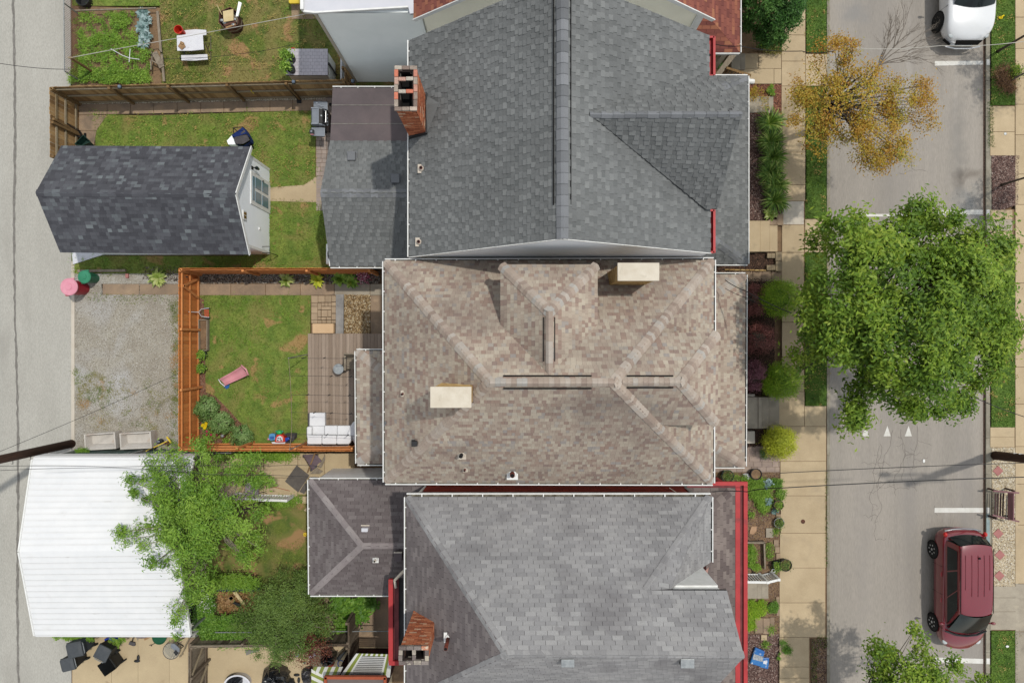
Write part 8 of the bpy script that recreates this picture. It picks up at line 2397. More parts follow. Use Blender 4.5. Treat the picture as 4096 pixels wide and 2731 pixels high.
# --- concrete laundry tubs and trimmer
def tub(label, rimpts, shelf):
 q=L('r', rimpts, .62)
 c=sum(q, Vector((0, 0, 0)))/4
 t=thing('laundry_tub', label, 'concrete tub', (c.x, c.y, .05))
 lo=[Vector((c.x+(p.x-c.x)*.96, c.y+(p.y-c.y)*.96, .05)) for p in q]
 inn=[Vector((c.x+(p.x-c.x)*.92, c.y+(p.y-c.y)*.86, .62)) for p in q]
 fl=[Vector((c.x+(p.x-c.x)*.80, c.y+(p.y-c.y)*(.40 if k>1 else .80)+(0.0), .30 if k<2 else .30)) for k, p in enumerate(q)]
 mb=MB()
 for i in range(4):
  j=(i+1)%4
  mb.add([lo[i], lo[j], q[j], q[i]], [(0, 1, 2, 3)]);mb.add([q[i], q[j], inn[j], inn[i]], [(0, 1, 2, 3)]);mb.add([inn[i], inn[j], fl[j], fl[i]], [(0, 1, 2, 3)])
 mb.add(fl, [(0, 1, 2, 3)])
 mb.build('basin', m_conc_tub, t)
 return t
tub('left pale concrete laundry tub beside the alley utility pole', [(467, 150), (968, 110), (990, 382), (484, 410)], 1)
tub('right concrete laundry tub with rusty stained basin', [(1042, 132), (1550, 102), (1570, 372), (1060, 396)], 1)
t=thing('string_trimmer', 'yellow and black garden tool lying beside the right tub', 'garden tool', P('r', 1650, 350, .3))
MB().bar(P('r', 1425, 445, .5), P('r', 1820, 258, .5), .035, .035).build('shaft', m_plas_yellow, t)
MB().bar(P('r', 1500, 420, .54), P('r', 1600, 370, .54), .05, .04).build('grip', m_pipe_black, t)
MB().bar(P('r', 1815, 188, .5), P('r', 1885, 285, .5), .06, .05).build('head', m_plas_yellow, t)
MB().slab(L('r', [(1632, 262), (1705, 220), (1740, 262), (1700, 305), (1650, 300)], .4), (0, 0, -.15)).build('guard', m_plas_black, t, bevel=.02)
MB().slab(L('r', [(1760, 300), (1810, 262), (1865, 290), (1810, 345)], .35), (0, 0, -.12)).build('motor', m_rust, t)
MB().ball(P('r', 1670, 268, .45), (.08, .05, .03), 8, 5).build('cap', m_steel, t)
# --- patio between orange fence and plum annex
def tri(label, s, pts, z, m, th=.02, name='mat_board', cat='mat'): return tag(MB().slab(L(s, pts, z), (0, 0, -th)).build(name, m), label, cat)
tri('large square dark rubber mat lying diagonally on the patio', 's', [(1288, 268), (1458, 402), (1310, 628), (1133, 482)], .10, m_mat_brown, name='rubber_mat')
tri('small dark mat tucked under the large diagonal mat', 's', [(1325, 620), (1400, 500), (1450, 540), (1390, 650)], .085, m_mat_brown, name='rubber_mat')
t=thing('camping_chair', 'dark mauve folding camping chair beside the leaning planks', 'chair', P('s', 1490, 230, .06))
z_=lambda x, y, z: P('s', x, y, z)
MB().add([z_(1375, 130, .85), z_(1500, 118, .5), z_(1590, 235, .5), z_(1500, 345, .85), z_(1450, 250, .75)], [(0, 1, 4), (1, 2, 4), (2, 3, 4), (3, 0, 4)]).build('backrest', m_fab_mauve, t)
MB().add([z_(1500, 118, .45), z_(1550, 110, .45), z_(1625, 215, .45), z_(1590, 238, .45)], [(0, 1, 2, 3)]).build('seat', m_fab_mauve, t)
MB().slab([z_(1368, 130, .7), z_(1410, 122, .7), z_(1415, 165, .7), z_(1375, 160, .7)], (0, 0, -.04)).slab([z_(1470, 320, .7), z_(1560, 270, .7), z_(1565, 290, .7), z_(1480, 355, .7)], (0, 0, -.04)).build('armrest', m_fab_grey, t)
for (a, b) in (((1550, 110), (1590, 235)), ((1575, 110), (1575, 235)), ((1540, 120), (1630, 215)), ((1575, 235), (1630, 215))): MB().tube([z_(*a, .5), z_(*b, .1)], .014, 6).build('leg', m_pipe_black, t)
for (pts, lab) in (([(1580, 290), (1668, 130), (1668, 200), (1620, 300)], 'long weathered plank leaning behind the camping chair'), ([(1465, 380), (1560, 300), (1640, 350), (1600, 380)], 'short weathered plank lying near the rubber mat')):
 tri(lab, 's', pts, .5, m_wood_grey, .03, 'plank', 'plank')
t=thing('step_ladder', 'weathered wooden frame leaning between sofa and plum annex', 'frame', P('e', 1980, 1430, .1))
for (a, b) in (((1930, 1470), (1975, 1352)), ((1975, 1352), (2035, 1340))): MB().bar(P('e', *a, .5), P('e', *b, 1.0), .05, .04).build('rail', m_wood_mid, t)
t=thing('patio_chair', 'folded grey mauve patio lounger by the white stair rail', 'chair', P('s', 720, 560, .06))
MB().add([z_(605, 505, .95), z_(782, 500, .95), z_(780, 685, .8), z_(600, 672, .8)], [(0, 1, 2, 3)]).build('backrest', mat('sling_grey', (164, 152, 160), (150, 138, 148), rough=.9), t)
MB().add([z_(680, 470, .5), z_(720, 445, .5), z_(870, 455, .5), z_(880, 505, .5), z_(790, 500, .5)], [(0, 1, 2, 3, 4)]).build('seat', m_fab_mauve, t)
MB().add([z_(800, 470, .6), z_(850, 420, .7), z_(890, 415, .7), z_(870, 480, .6), z_(830, 510, .6)], [(0, 1, 2, 3, 4)]).build('footrest', m_fab_mauve, t)
MB().tube([z_(785, 545, .6), z_(830, 528, .6), z_(890, 540, .1)], .016, 6).tube([z_(785, 640, .6), z_(845, 625, .6), z_(890, 640, .1)], .016, 6).tube([z_(605, 690, .7), z_(630, 660, .8), z_(680, 665, .7)], .016, 6).build('frame', m_pipe_black, t)
o=MB().add([z_(560, 540, .5), z_(640, 430, .6), z_(655, 445, .6), z_(600, 520, .5)], [(0, 1, 2, 3)]).tube([z_(558, 545, .55), z_(645, 435, .65)], .02, 6).build('folded_chair', m_pipe_black);tag(o, 'black folded chair half hidden by willow leaves', 'folded chair')
o=MB().ball(z_(438, 446, .5), (.12, .07, .05), 8, 5).build('toy_pail', mat('teal_plastic', (60, 160, 170), (44, 140, 150), rough=.5));tag(o, 'teal plastic thing among the willow leaves', 'pail')
mb=MB()
for k in range(3):
 c=z_(710+45*k, 395+12*k, .08)
 mb.tube([(c.x+.14*math.cos(a*.5)*(1-.15*k), c.y+.14*math.sin(a*.5), .075+.004*(a%3)) for a in range(13)], .011, 5)
mb.tube([z_(880, 450, .08), z_(910, 500, .08), z_(890, 560, .08), z_(1000, 560, .07), z_(1200, 610, .07)], .011, 5)
o=mb.build('garden_hose', mat('hose_orange', (190, 110, 86), (170, 94, 70)));tag(o, 'thin orange hose coiled on the patio behind the lounger', 'hose')
def slat_rail(label, s, top, bot, zt, zb, n, m=m_white, name='railing', group=None):
 """white balustrade: top rail, bottom rail and balusters between two sheet lines"""
 a, b=P(s, *top[0], zt), P(s, *top[1], zt)
 t=thing(name, label, 'railing', (a.x, a.y, zb), group)
 c, d=Vector((a.x, a.y, zb+.08)), Vector((b.x, b.y, zb+.08))
 MB().bar(a, b, .09, .05).build('top_rail', m, t)
 MB().bar(c, d, .06, .05).build('bottom_rail', m, t)
 for i in range(n):
  f=(i+.5)/n
  MB().bar(a.lerp(b, f), c.lerp(d, f), .035, .035).build('baluster', m, t)
 for p, q_ in ((a, c), (b, d)): MB().box(((p.x), (p.y), (p.z+q_.z)/2-.02), (.10, .10, p.z-q_.z+.12)).build('post', m, t)
 return t
slat_rail('white stair rail with balusters on the lower patio', 's', [(590, 722), (1150, 738)], None, 1.0, .12, 15)
slat_rail('short white rail mostly buried in willow leaves', 's', [(400, 700), (580, 728)], None, 1.0, .12, 5)
t=thing('patio_step', 'tan concrete step beside the downspout of plum annex', 'step', z_(1360, 730, .06));MB().prism([(p.x, p.y) for p in L('s', [(1285, 685), (1432, 685), (1432, 775), (1285, 775)], .2)], -.03, .2).build('block', m_patio, t)
c=P('s', 1408, 1185, .1)
t=thing('toy_ring', 'small yellow round dish beside the plum annex wall', 'dish', (c.x, c.y, .05));MB().lathe((c.x, c.y, .05), [(.07, 0), (.085, .1), (.06, .1), (.05, .03), (.001, .03)], 18).build('dish', m_plas_yellow, t)
o=MB().slab(L('s', [(1385, 870), (1420, 830), (1432, 850), (1415, 885)], .12), (0, 0, -.05)).build('flat_stone', m_walk);tag(o, 'pale flat stone at the plum annex corner', 'stone')
t=thing('compost_bay', 'compost heap of straw in a frame with blue corrugated sheet', 'compost heap', P('u', 600, 270, .05))
for k in range(14):
 a, b=P('u', 392+k*29, 150, .5), P('u', 392+k*29+28, 150, .5)
 cq, dq=P('u', 400+k*29+26, 92, .95), P('u', 400+k*29, 92, .95)
 MB().slab([a, b, cq, dq], (0, 0, -.02-.015*(k%2))).build('corrugation', mat('blue_sheet', (56, 66, 106), (44, 54, 92)) if k==0 else bpy.data.materials['blue_sheet'], t)
MB().bar(P('u', 420, 388, .35), P('u', 780, 384, .35), .05, .25).build('side_board', m_wood_grey, t)
xx, yy=sample([(p.x, p.y) for p in L('u', [(400, 155), (790, 155), (800, 350), (740, 375), (410, 370)], .3)], 1500)
hh=.15+.25*np.exp(-((xx-xx.mean())**2+(yy-yy.mean())**2)/.8)
leaf_cloud('straw', LE('straw', (124, 84, 48), (164, 118, 72), (196, 152, 98), (214, 178, 128), tr=0), t, np.stack([xx, yy, hh+RNG.uniform(0, .05, len(xx))], 1), .14, .6, .10)
for (pts, m_, lab) in (([(540, 160), (575, 155), (660, 268), (635, 275)], m_wood_pale, 'long cardboard strip on the compost heap'), ([(465, 260), (530, 190), (560, 215), (500, 265)], m_wood_mid, 'brown cardboard piece left of the strip'), ([(540, 265), (560, 250), (620, 275), (610, 305)], m_pipe_black, 'black box on the compost heap'), ([(505, 215), (530, 195), (550, 215), (525, 240)], m_plas_white, 'white packaging on the compost heap')):
 o=MB().slab(L('u', pts, .55), (0, 0, -.05)).build('cardboard', m_);tag(o, lab, 'cardboard')
t=thing('bicycle', 'dark bicycle standing in the shaded open end of carport', 'bicycle', P('i', 1200, 1080, .1))
for (x, y) in ((1215, 1040), (1195, 1140)):
 c=P('i', x, y, .38);MB().lathe(c, [(.31, -.015), (.33, 0), (.31, .015), (.30, 0)], 22, axis=(1, .25, .2)).build('wheel', m_tyre, t)
MB().tube([P('i', 1215, 1040, .4), P('i', 1205, 1070, .75), P('i', 1190, 1100, .75), P('i', 1195, 1140, .4)], .018, 6).tube([P('i', 1205, 1070, .75), P('i', 1200, 1100, .35), P('i', 1190, 1100, .75)], .018, 6).build('frame', m_plas_blue, t)
MB().tube([P('i', 1180, 1070, .95), P('i', 1205, 1066, .98), P('i', 1225, 1060, .95)], .014, 6).build('handlebar', m_metal, t)
MB().box(P('i', 1192, 1112, .86), (.1, .22, .05)).build('saddle', m_plas_black, t)
surf('patio', L('i', [(1120, 960), (1250, 960), (1250, 1280), (1120, 1280)], .05), -.03, .055, m_alley)
# --- wheeled bins on the drive
def wheelie(label, s, x, y, w, d, h, rz, mlid, mbody, group, open_=False, lie=None):
 c=P(s, x, y, h)
 t=bpy.data.objects.new('wheeled_bin', None);COL.objects.link(t);t.location=(c.x, c.y, .05);t.rotation_euler=(0, 0, rz)
 tag(t, label, 'trash bin', group)
 WL[t.name]=Vector((0, 0, 0))
 if lie: t.rotation_euler=lie;t.location=(c.x, c.y, .32)
 mb=MB()
 b=[(-d*.36, -w*.40, .06), (d*.30, -w*.40, .06), (d*.30, w*.40, .06), (-d*.36, w*.40, .06)]
 q=[(-d*.48, -w*.48, h-.08), (d*.48, -w*.48, h-.08), (d*.48, w*.48, h-.08), (-d*.48, w*.48, h-.08)]
 if open_:
  for i in range(4): mb.add([b[i], b[(i+1)%4], q[(i+1)%4], q[i]], [(0, 1, 2, 3)])
  mb.add(b, [(0, 1, 2, 3)])
 else: mb.hexa(b, q)
 mb.build('body', mbody, t)
 MB().box((0, 0, h-.10), (d*1.0, w*1.0, .05)).build('rim', mbody, t) if not open_ else None
 if not open_:
  lp=[(-.52, -.38), (-.44, -.50), (.40, -.50), (.52, -.50), (.52, .50), (.40, .50), (-.44, .50), (-.52, .38)]
  n8=len(lp)
  vs=[(x_*d, y_*w, h-.06) for x_, y_ in lp]+[(x_*d*.97, y_*w*.97, h-.02) for x_, y_ in lp]+[(x_*d*.6, y_*w*.6, h+.015) for x_, y_ in lp]
  fs=[(i, (i+1)%n8, (i+1)%n8+n8, i+n8) for i in range(n8)]+[(i+n8, (i+1)%n8+n8, (i+1)%n8+2*n8, i+2*n8) for i in range(n8)]+[tuple(range(2*n8, 3*n8))]
  MB().add(vs, fs).build('lid', mlid, t)
 MB().tube([(d*.56, -w*.36, h-.06), (d*.60, -w*.3, h-.05), (d*.60, w*.3, h-.05), (d*.56, w*.36, h-.06)], .017, 6).build('handle', m_metal if not open_ else mbody, t)
 for s_ in (-1, 1): MB().lathe((d*.34, s_*w*.40, .12), [(.12, -.03), (.12, .03)], 14, axis=(0, 1, 0)).build('wheel', m_tyre, t)
 return t
gb='wheeled bins on the lower drive'
wheelie('wide charcoal wheeled bin with grey hinge bar, top left of the group', 't', 388, 458, .60, .60, 1.05, math.radians(12), m_bin, mat('bin_slate', (74, 84, 94), (62, 72, 82), rough=.6), gb)
wheelie('charcoal wheeled bin with white hinge bar, lowest and nearest the alley', 't', 278, 690, .52, .52, 1.02, math.radians(14), m_bin, m_bin_blk, gb)
wheelie('charcoal wheeled bin with cream hinge bar, right next to the ferns', 't', 825, 512, .56, .56, .95, math.radians(-118), m_bin, m_bin_blk, gb)
wheelie('black open wheeled bin without lid, lowest of the right pair', 't', 878, 740, .56, .56, .9, math.radians(35), m_bin_blk, m_bin_blk, gb, open_=True)
t=thing('storage_crate', 'bright blue plastic crate under the ferns', 'crate', P('t', 930, 340, .05))
c=P('t', 925, 335, .4);MB().box((c.x, c.y, .22), (.34, .28, .34), .2).build('shell', mat('crate_blue', (32, 70, 190), (26, 58, 170), rough=.5), t)
def shoes(label, pts, s):
 o=MB()
 for (x, y, a) in pts:
  p=P(s, x, y, .08);o.ball((p.x, p.y, .09), (.13 if a else .06, .06 if a else .13, .045), 10, 6)
 return tag(o.build('shoes', m_plas_black, smooth=True), label, 'shoes')
shoes('pair of black shoes lying on the pale drive', [(1385, 585, 0), (1365, 635, 1)], 't')
shoes('pair of black sandals near the black bags', [(1145, 935, 1), (1165, 985, 0)], 'u')
t=thing('glass_table', 'round glass topped metal table on the drive with cards on it', 'table', P('t', 1890, 490, .05))
c=P('t', 1900, 480, .5)
mb=MB();mb.tube([(c.x+.33*math.cos(k*.285), c.y+.33*math.sin(k*.285), .5) for k in range(22)], .014, 6, close=True);mb.build('rim', m_fab_grey, t)
MB().lathe((c.x, c.y, .495), [(.32, 0), (.32, .006)], 26).build('glass', mat('table_glass', (190, 186, 172), (180, 176, 162), rough=.1, alpha=.4), t)
for a in (.4, 2.5, 4.6): MB().tube([(c.x+.32*math.cos(a), c.y+.32*math.sin(a), .49), (c.x+.08*math.cos(a+.6), c.y+.08*math.sin(a+.6), .3), (c.x+.3*math.cos(a+.3), c.y+.3*math.sin(a+.3), .06)], .012, 6).build('leg', m_fab_grey, t)
o=MB().slab([P('t', 1900, 370, .515)+Vector((0, 0, 0)), P('t', 1950, 365, .515), P('t', 2030, 440, .515), P('t', 2030, 490, .515), P('t', 1985, 500, .515), P('t', 1890, 420, .515)], (0, 0, -.008)).build('tray', m_steel);tag(o, 'grey half round tray lying on the glass table', 'tray')
o=MB().slab(L('t', [(1935, 500), (1970, 462), (2015, 515), (1975, 558)], .53), (0, 0, -.01)).build('notebook', m_plas_black);tag(o, 'small black framed square on the glass table', 'notebook')
t=thing('folding_stool', 'dark bent metal chair frame behind the glass table', 'chair frame', P('t', 2020, 380, .05))
for q in ([(1960, 340, .5), (2040, 270, .5), (2045, 255, .5)], [(1990, 340, .4), (2120, 265, .4)], [(2000, 350, .3), (2095, 405, .1), (2050, 440, .1)], [(1930, 600, .1), (1950, 560, .3), (1960, 545, .45)]): MB().tube([P('t', *e) for e in q], .018, 6).build('bar', m_pipe_black, t)
o=MB().tube([P('t', 2200, 250, .8), P('t', 2130, 380, .5), P('t', 2110, 450, .3), P('t', 2050, 560, .1)], .025, 6).slab(L('t', [(2020, 560), (2075, 520), (2092, 530), (2035, 585)], .1), (0, 0, -.04)).build('broom', m_fence_rail);tag(o, 'long handled broom leaning beside the old grey gate', 'broom')
t=thing('garden_shovel', 'black dustpan shaped shovel under the carport edge', 'shovel', P('t', 1290, 370, .05))
MB().slab(L('t', [(1228, 375), (1250, 330), (1330, 350), (1332, 400), (1300, 402)], .15), (0, 0, -.05)).build('blade', m_fab_grey, t);MB().tube([P('t', 1285, 335, .15), P('t', 1295, 285, .4), P('t', 1330, 240, .6)], .018, 6).build('handle', m_pipe_black, t)
t=thing('green_saucer', 'round green plastic lid beside the carport edge', 'lid', P('t', 1715, 275, .05));c=P('t', 1715, 265, .3)
MB().lathe((c.x, c.y, .3), [(.27, 0), (.29, .02), (.26, .03), (.24, .01), (.001, .01)], 24).build('disc', mat('lid_green', (20, 94, 62), (16, 80, 52), rough=.5), t)
o=MB().bar(P('t', 1480, 300, .1), P('t', 1600, 240, .1), .07, .03).build('board_strip', m_wood_mid);tag(o, 'short tan board under the carport edge', 'board')
o=MB().tube([P('t', 1560, 390, .08), P('t', 1600, 380, .08), P('t', 1680, 338, .08)], .014, 5).tube([P('t', 1585, 405, .08), P('t', 1600, 380, .08)], .014, 5).build('stick', m_pipe_black);tag(o, 'forked dark twig lying on the drive', 'stick')
t=thing('net_bag', 'grey net bag with hoop handle under the carport edge', 'bag', P('t', 1420, 260, .05));MB().ball(P('t', 1440, 240, .2), (.28, .10, .12), 12, 8).build('bag', m_fab_mauve, t);MB().tube([P('t', 1350, 250, .25), P('t', 1375, 305, .25), P('t', 1410, 260, .25)], .014, 6).build('handle', m_metal, t)
# --- bottom patio clutter
def bagmesh(label, s, pts, zs, m=m_bag, name='bin_bag', cat='bag', seed=1):
 r=random.Random(seed)
 ps=L(s, pts, zs*.5)
 c=sum(ps, Vector((0, 0, 0)))/len(ps)
 mb=MB();nu=22;nv=7;vs=[]
 pc=[(p.x-c.x, p.y-c.y) for p in ps]
 def rad(a):
  best=.1
  for i in range(len(pc)):
   x1, y1=pc[i];x2, y2=pc[(i+1)%len(pc)]
   dx, dy=math.cos(a), math.sin(a)
   den=dx*(y2-y1)-dy*(x2-x1)
   if abs(den)<1e-9: continue
   tt_=(x1*(y2-y1)-y1*(x2-x1))/den;uu=(x1*dy-y1*dx)/den
   if tt_>0 and 0<=uu<=1: best=max(best, tt_)
  return best
 for j in range(nv):
  f=j/(nv-1)
  for i in range(nu):
   a=2*math.pi*i/nu
   rr=rad(a)*math.cos(f*math.pi/2*.97)**.6*(1+r.uniform(-.10, .10))
   vs.append((c.x+rr*math.cos(a), c.y+rr*math.sin(a), .05+zs*math.sin(f*math.pi/2)**.8*(1+r.uniform(-.12, .12))))
 fs=[(j*nu+i, j*nu+(i+1)%nu, (j+1)*nu+(i+1)%nu, (j+1)*nu+i) for j in range(nv-1) for i in range(nu)]+[tuple(range((nv-1)*nu, nv*nu))]
 mb.add(vs, fs)
 return tag(mb.build(name, m), label, cat)
bagmesh('large black covered barbecue bulging from the bottom edge', 'u', [(812, 1060), (830, 900), (880, 852), (960, 865), (1030, 900), (1060, 930), (1050, 980), (1090, 1060)], .8, seed=2, name='grill_cover', cat='covered grill')
bagmesh('flat black pack with straps right of the covered barbecue', 'u', [(1000, 1000), (1045, 955), (1110, 980), (1140, 1060), (1000, 1060)], .35, m_plas_black, seed=3, name='backpack')
bagmesh('crumpled black bag against the striped awning', 'u', [(1190, 900), (1230, 865), (1285, 875), (1290, 1010), (1230, 1014), (1200, 970)], .45, mat('bag_grey', (66, 66, 70), (46, 46, 50), rough=.4, bump=.8, bscale=9), seed=4)
bagmesh('heap of black rubbish bags in the fence corner', 'u', [(1375, 700), (1480, 700), (1510, 760), (1500, 830), (1400, 850), (1365, 790)], .6, seed=5)
o=MB().slab(L('u', [(1520, 780), (1600, 710), (1605, 725), (1540, 815)], .7), (0, 0, -.5)).build('black_board', m_plas_black);tag(o, 'flat black board standing in the rubbish corner', 'board')
o=MB().slab(L('u', [(1405, 850), (1440, 798), (1488, 850), (1470, 868), (1400, 862)], .5), (0, 0, -.3)).build('red_box', m_plas_red);tag(o, 'bright red box in front of the rubbish bags', 'box')
t=thing('coiled_cable', 'blue ring of cable beside the red box', 'cable', P('u', 1560, 830, .1));c=P('u', 1560, 830, .4);MB().tube([(c.x+.12*math.cos(k*.5), c.y+.14*math.sin(k*.5), .4) for k in range(13)], .02, 6).build('coil', m_plas_blue, t)
t=thing('oval_tub', 'white oval tub holding a black bag at the bottom edge', 'tub', P('u', 590, 990, .05))
c=P('u', 590, 1030, .4);prof=[(.36, 0), (.42, .40), (.46, .42), (.40, .42), (.34, .1), (.001, .1)]
mb=MB().lathe((0, 0, 0), prof, 28);mb.v=[(c.x+v[0]*1.2, c.y+v[1]*.95, .05+v[2]) for v in mb.v];mb.build('shell', m_plas_white, t)
bagmesh('black bag stuffed in the white oval tub', 'u', [(470, 985), (520, 952), (590, 955), (635, 975), (620, 1050), (490, 1050)], .5, seed=7)
for (pts, m_, lab, nm) in (([(1255, 760), (1310, 726), (1330, 752), (1275, 790)], m_plas_white, 'white square box lid near the rubbish', 'box_lid'), ([(1125, 740), (1160, 728), (1168, 760), (1135, 768)], mat('paper_blue', (180, 196, 220), (160, 180, 210)), 'crumpled pale blue packet on the lower patio', 'packet'),
 ([(1170, 790), (1195, 760), (1255, 780), (1200, 800)], m_wood_pale, 'torn cardboard flap, upper piece of litter', 'cardboard'), ([(1160, 815), (1200, 805), (1250, 800), (1215, 820)], m_wood_mid, 'torn cardboard flap, lower piece of litter', 'cardboard'),
 ([(1205, 812), (1222, 806), (1226, 826), (1210, 832)], mat('mint', (130, 210, 190), (120, 200, 180)), 'small mint green scrap on the lower patio', 'scrap')):
 tri(lab, 'u', pts, .1, m_, .03, nm, 'litter')
tri('grey slate piece leaning on the old fence', 'u', [(660, 702), (800, 706), (670, 752)], .12, mat('slate', (140, 138, 128), (120, 118, 110)), .03, 'slate_piece', 'slate')
o=MB().tube([P('u', 900, 704, .1), P('u', 960, 712, .1), P('u', 1040, 712, .1)], .014, 5).build('dark_pipe', m_pipe_black);tag(o, 'thin dark strip lying along the old fence foot', 'strip')
m_aw_g=mat('awning_green', (148, 160, 76), (134, 146, 66), rough=.6)
m_aw_w=mat('awning_white', (236, 236, 232), (226, 226, 222), rough=.5)
t=thing('striped_awning', 'green and white striped awning with slatted white panel by red brick wall', 'awning', P('u', 1800, 850, 0))
A=lambda x, y, z: P('u', x, y, z)
top=[A(1722, 735, 2.9), A(2018, 742, 2.9)];bot=[A(1570, 955, 2.3), A(1980, 958, 2.3)]
def quadlerp(u, v): return top[0].lerp(top[1], u).lerp(bot[0].lerp(bot[1], u), v)
for (u0, u1, g) in ((-.06, 0.02, 0), (.02, .12, 1), (.12, .17, 0)):
 MB().slab([quadlerp(u0, 0), quadlerp(u1, 0), quadlerp(u1, 1), quadlerp(u0, 1)], (0, 0, -.02)).build('stripe', m_aw_g if g else m_aw_w, t)
for (u0, u1, g) in ((.88, .93, 0), (.93, 1.0, 1), (1.0, 1.1, 0)):
 MB().slab([quadlerp(u0, 0), quadlerp(u1, 0), quadlerp(u1, 1.0), quadlerp(u0, 1.0)], (0, 0, -.02)).build('stripe', m_aw_g if g else m_aw_w, t)
for k in range(11):
 v0, v1=.10+k*.078, .10+(k+.8)*.078
 MB().slab([quadlerp(.17, v0)+Z_*.03, quadlerp(.88, v0)+Z_*.03, quadlerp(.88, v1)+Z_*.0, quadlerp(.17, v1)+Z_*.0], (0, 0, -.015)).build('slat', m_aw_w, t)
for k in range(9):
 u0=.17+k*.079
 MB().slab([quadlerp(u0, 0), quadlerp(u0+.079, 0), quadlerp(u0+.079, .09), quadlerp(u0, .09)], (0, 0, -.02)).build('stripe', m_aw_w if k%2 else m_aw_g, t)
t=thing('striped_awning', 'smaller green and white striped awning beside the black bags', 'awning', P('u', 1400, 930, 0))
for k in range(8):
 x0=1290+k*34
 MB().slab([A(x0+18, 860, 2.6), A(x0+52, 860, 2.6), A(x0+14, 948, 2.2), A(x0-20, 948, 2.2)], (0, 0, -.02)).build('stripe', m_aw_w if k%2 else m_aw_g, t)
for k in range(5):
 y0=880+k*32
 MB().slab([A(1283, y0, 2.5), A(1412, y0+62, 2.2), A(1412, y0+94, 2.2), A(1283, y0+32, 2.5)], (0, 0, -.02)).build('stripe', m_aw_w if k%2==0 else m_aw_g, t)
t=thing('porch_roof', 'flat brown porch roof with red frame cut by the bottom edge', 'porch roof', A(1700, 1000, 0))
MB().prism([(p.x, p.y) for p in L('u', [(1425, 965), (1970, 968), (1970, 1150), (1425, 1150)], 2.9)], 2.8, 2.9).build('deck', m_sh_porch, t)
m_rf=mat('red_frame', (178, 92, 62), (160, 80, 54))
for (a, b) in (((1410, 956), (1985, 960)), ((1418, 950), (1418, 1150)), ((1978, 955), (1978, 1150))): MB().bar(A(*a, 2.93), A(*b, 2.93), .1, .12).build('frame', m_rf, t)
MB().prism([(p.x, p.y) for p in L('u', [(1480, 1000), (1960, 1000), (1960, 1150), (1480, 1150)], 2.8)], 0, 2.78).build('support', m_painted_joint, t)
# ================================================================== street side
t=thing('bench', 'mauve brown slatted bench facing the street on the pebble strip', 'bench', (19.7, -6.55, .1))
m_bench=mat('bench_mauve', (142, 100, 104), (126, 86, 90), rough=.6)
m_bench_d=mat('bench_dark', (84, 54, 52), (66, 42, 42), rough=.6)
for k in range(5):
 p0, p1=P('C', 1172+k*18, 945, .95-k*.0), P('C', 1165+k*18, 1320, .95)
 z=.92-k*.12 if False else .55+.1*k
 q0, q1=P('C', 1165+k*17, 945, z), P('C', 1160+k*17, 1320, z)
 MB().bar(q0, q1, .035, .055).build('back_slat', m_bench, t)
for k in range(4):
 q0, q1=P('C', 985+k*36, 950, .45), P('C', 975+k*36, 1270, .45)
 MB().bar(q0, q1, .05, .03).build('seat_slat', m_bench_d, t)
MB().bar(P('C', 1142, 985, .5), P('C', 1128, 1325, .5), .03, .02).build('steel_strip', m_metal, t)
for (y0, y1) in ((890, 935), (1250, 1340)):
 MB().bar(P('C', 950 if y0<900 else 940, y0+(25 if y0<900 else 0), .62), P('C', 1310, y1+(8 if y0<900 else 2), .68), .06, .04).build('arm', m_bench if y0>900 else m_bench, t)
 for x in (985, 1230):
  c=P('C', x, (y0+y1)/2, .55);MB().box((c.x, c.y, .35), (.06, .06, .55)).build('leg', m_bench_d, t)
def steps(label, x_edges, y0, y1, zs, m, z0=0.10):
 c=D((x_edges[0]+x_edges[-1])/2, (y0+y1)/2, .1)
 t=thing('front_steps', label, 'steps', (c.x, c.y, z0))
 for i in range(len(x_edges)-1):
  pp=R4(x_edges[i], y0, x_edges[i+1], y1, zs[i])
  MB().prism([(p.x, p.y) for p in pp], -.03, zs[i]).build('step', m, t, bevel=.01)
 return t
steps('tan concrete steps up to the big grey house', [1690, 1746, 1768, 1786], 507, 578, [.5, .34, .2], m_walk)
steps('pale concrete steps up to the brown hip roofed house', [1690, 1742, 1750, 1766, 1790], 912, 984, [.62, .66, .4, .22], m_walk_grey)
steps('worn concrete steps to the red porch below white rail', [1690, 1739, 1750, 1765], 1337, 1374, [.7, .5, .3], m_walk_grey)
steps('grey concrete steps beneath wooden ramp of the maroon roofed house', [1680, 1686, 1700, 1712], 123, 160, [.5, .36, .2], m_walk_grey)
m_sidewall=m_walk_brown
for (x0, y0, x1, y1, lab) in ((1716, 905, 1734, 929, 'pale stone pier above the porch steps'), (1716, 990, 1734, 1018, 'pale stone pier below the porch steps'), (1770, 898, 1790, 912, 'grey stone block at the step corner, upper side'), (1768, 978, 1800, 995, 'grey stone wall end below the porch steps')):
 o=MB().prism([(p.x, p.y) for p in R4(x0, y0, x1, y1, .5)], -.03, .5).build('stone_pier', m_walk_pale if x0<1720 else m_walk_grey, bevel=.01);tag(o, lab, 'pier')
def blocks(label, s, cells, m, z=.25, name='block_edging'):
 t=thing(name, label, 'edging', P(s, cells[0][0], cells[0][1], .1))
 for c in cells:
  MB().prism([(p.x, p.y) for p in L(s, rect(*c), z)], -.03, z+RO.uniform(-.01, .01), RO.random()).build('block', m, t, bevel=.008)
m_blk=mat('block_tan_grey', (176, 156, 124), (140, 126, 104), scale=2.5, tint=.12, fine=.12)
blocks('stacked stone blocks at the small dark mulch bed corner', 'w', [(408, 392, 448, 440), (450, 392, 484, 440), (488, 380, 550, 468), (490, 474, 553, 565), (404, 508, 444, 558), (446, 506, 488, 556)], m_blk)
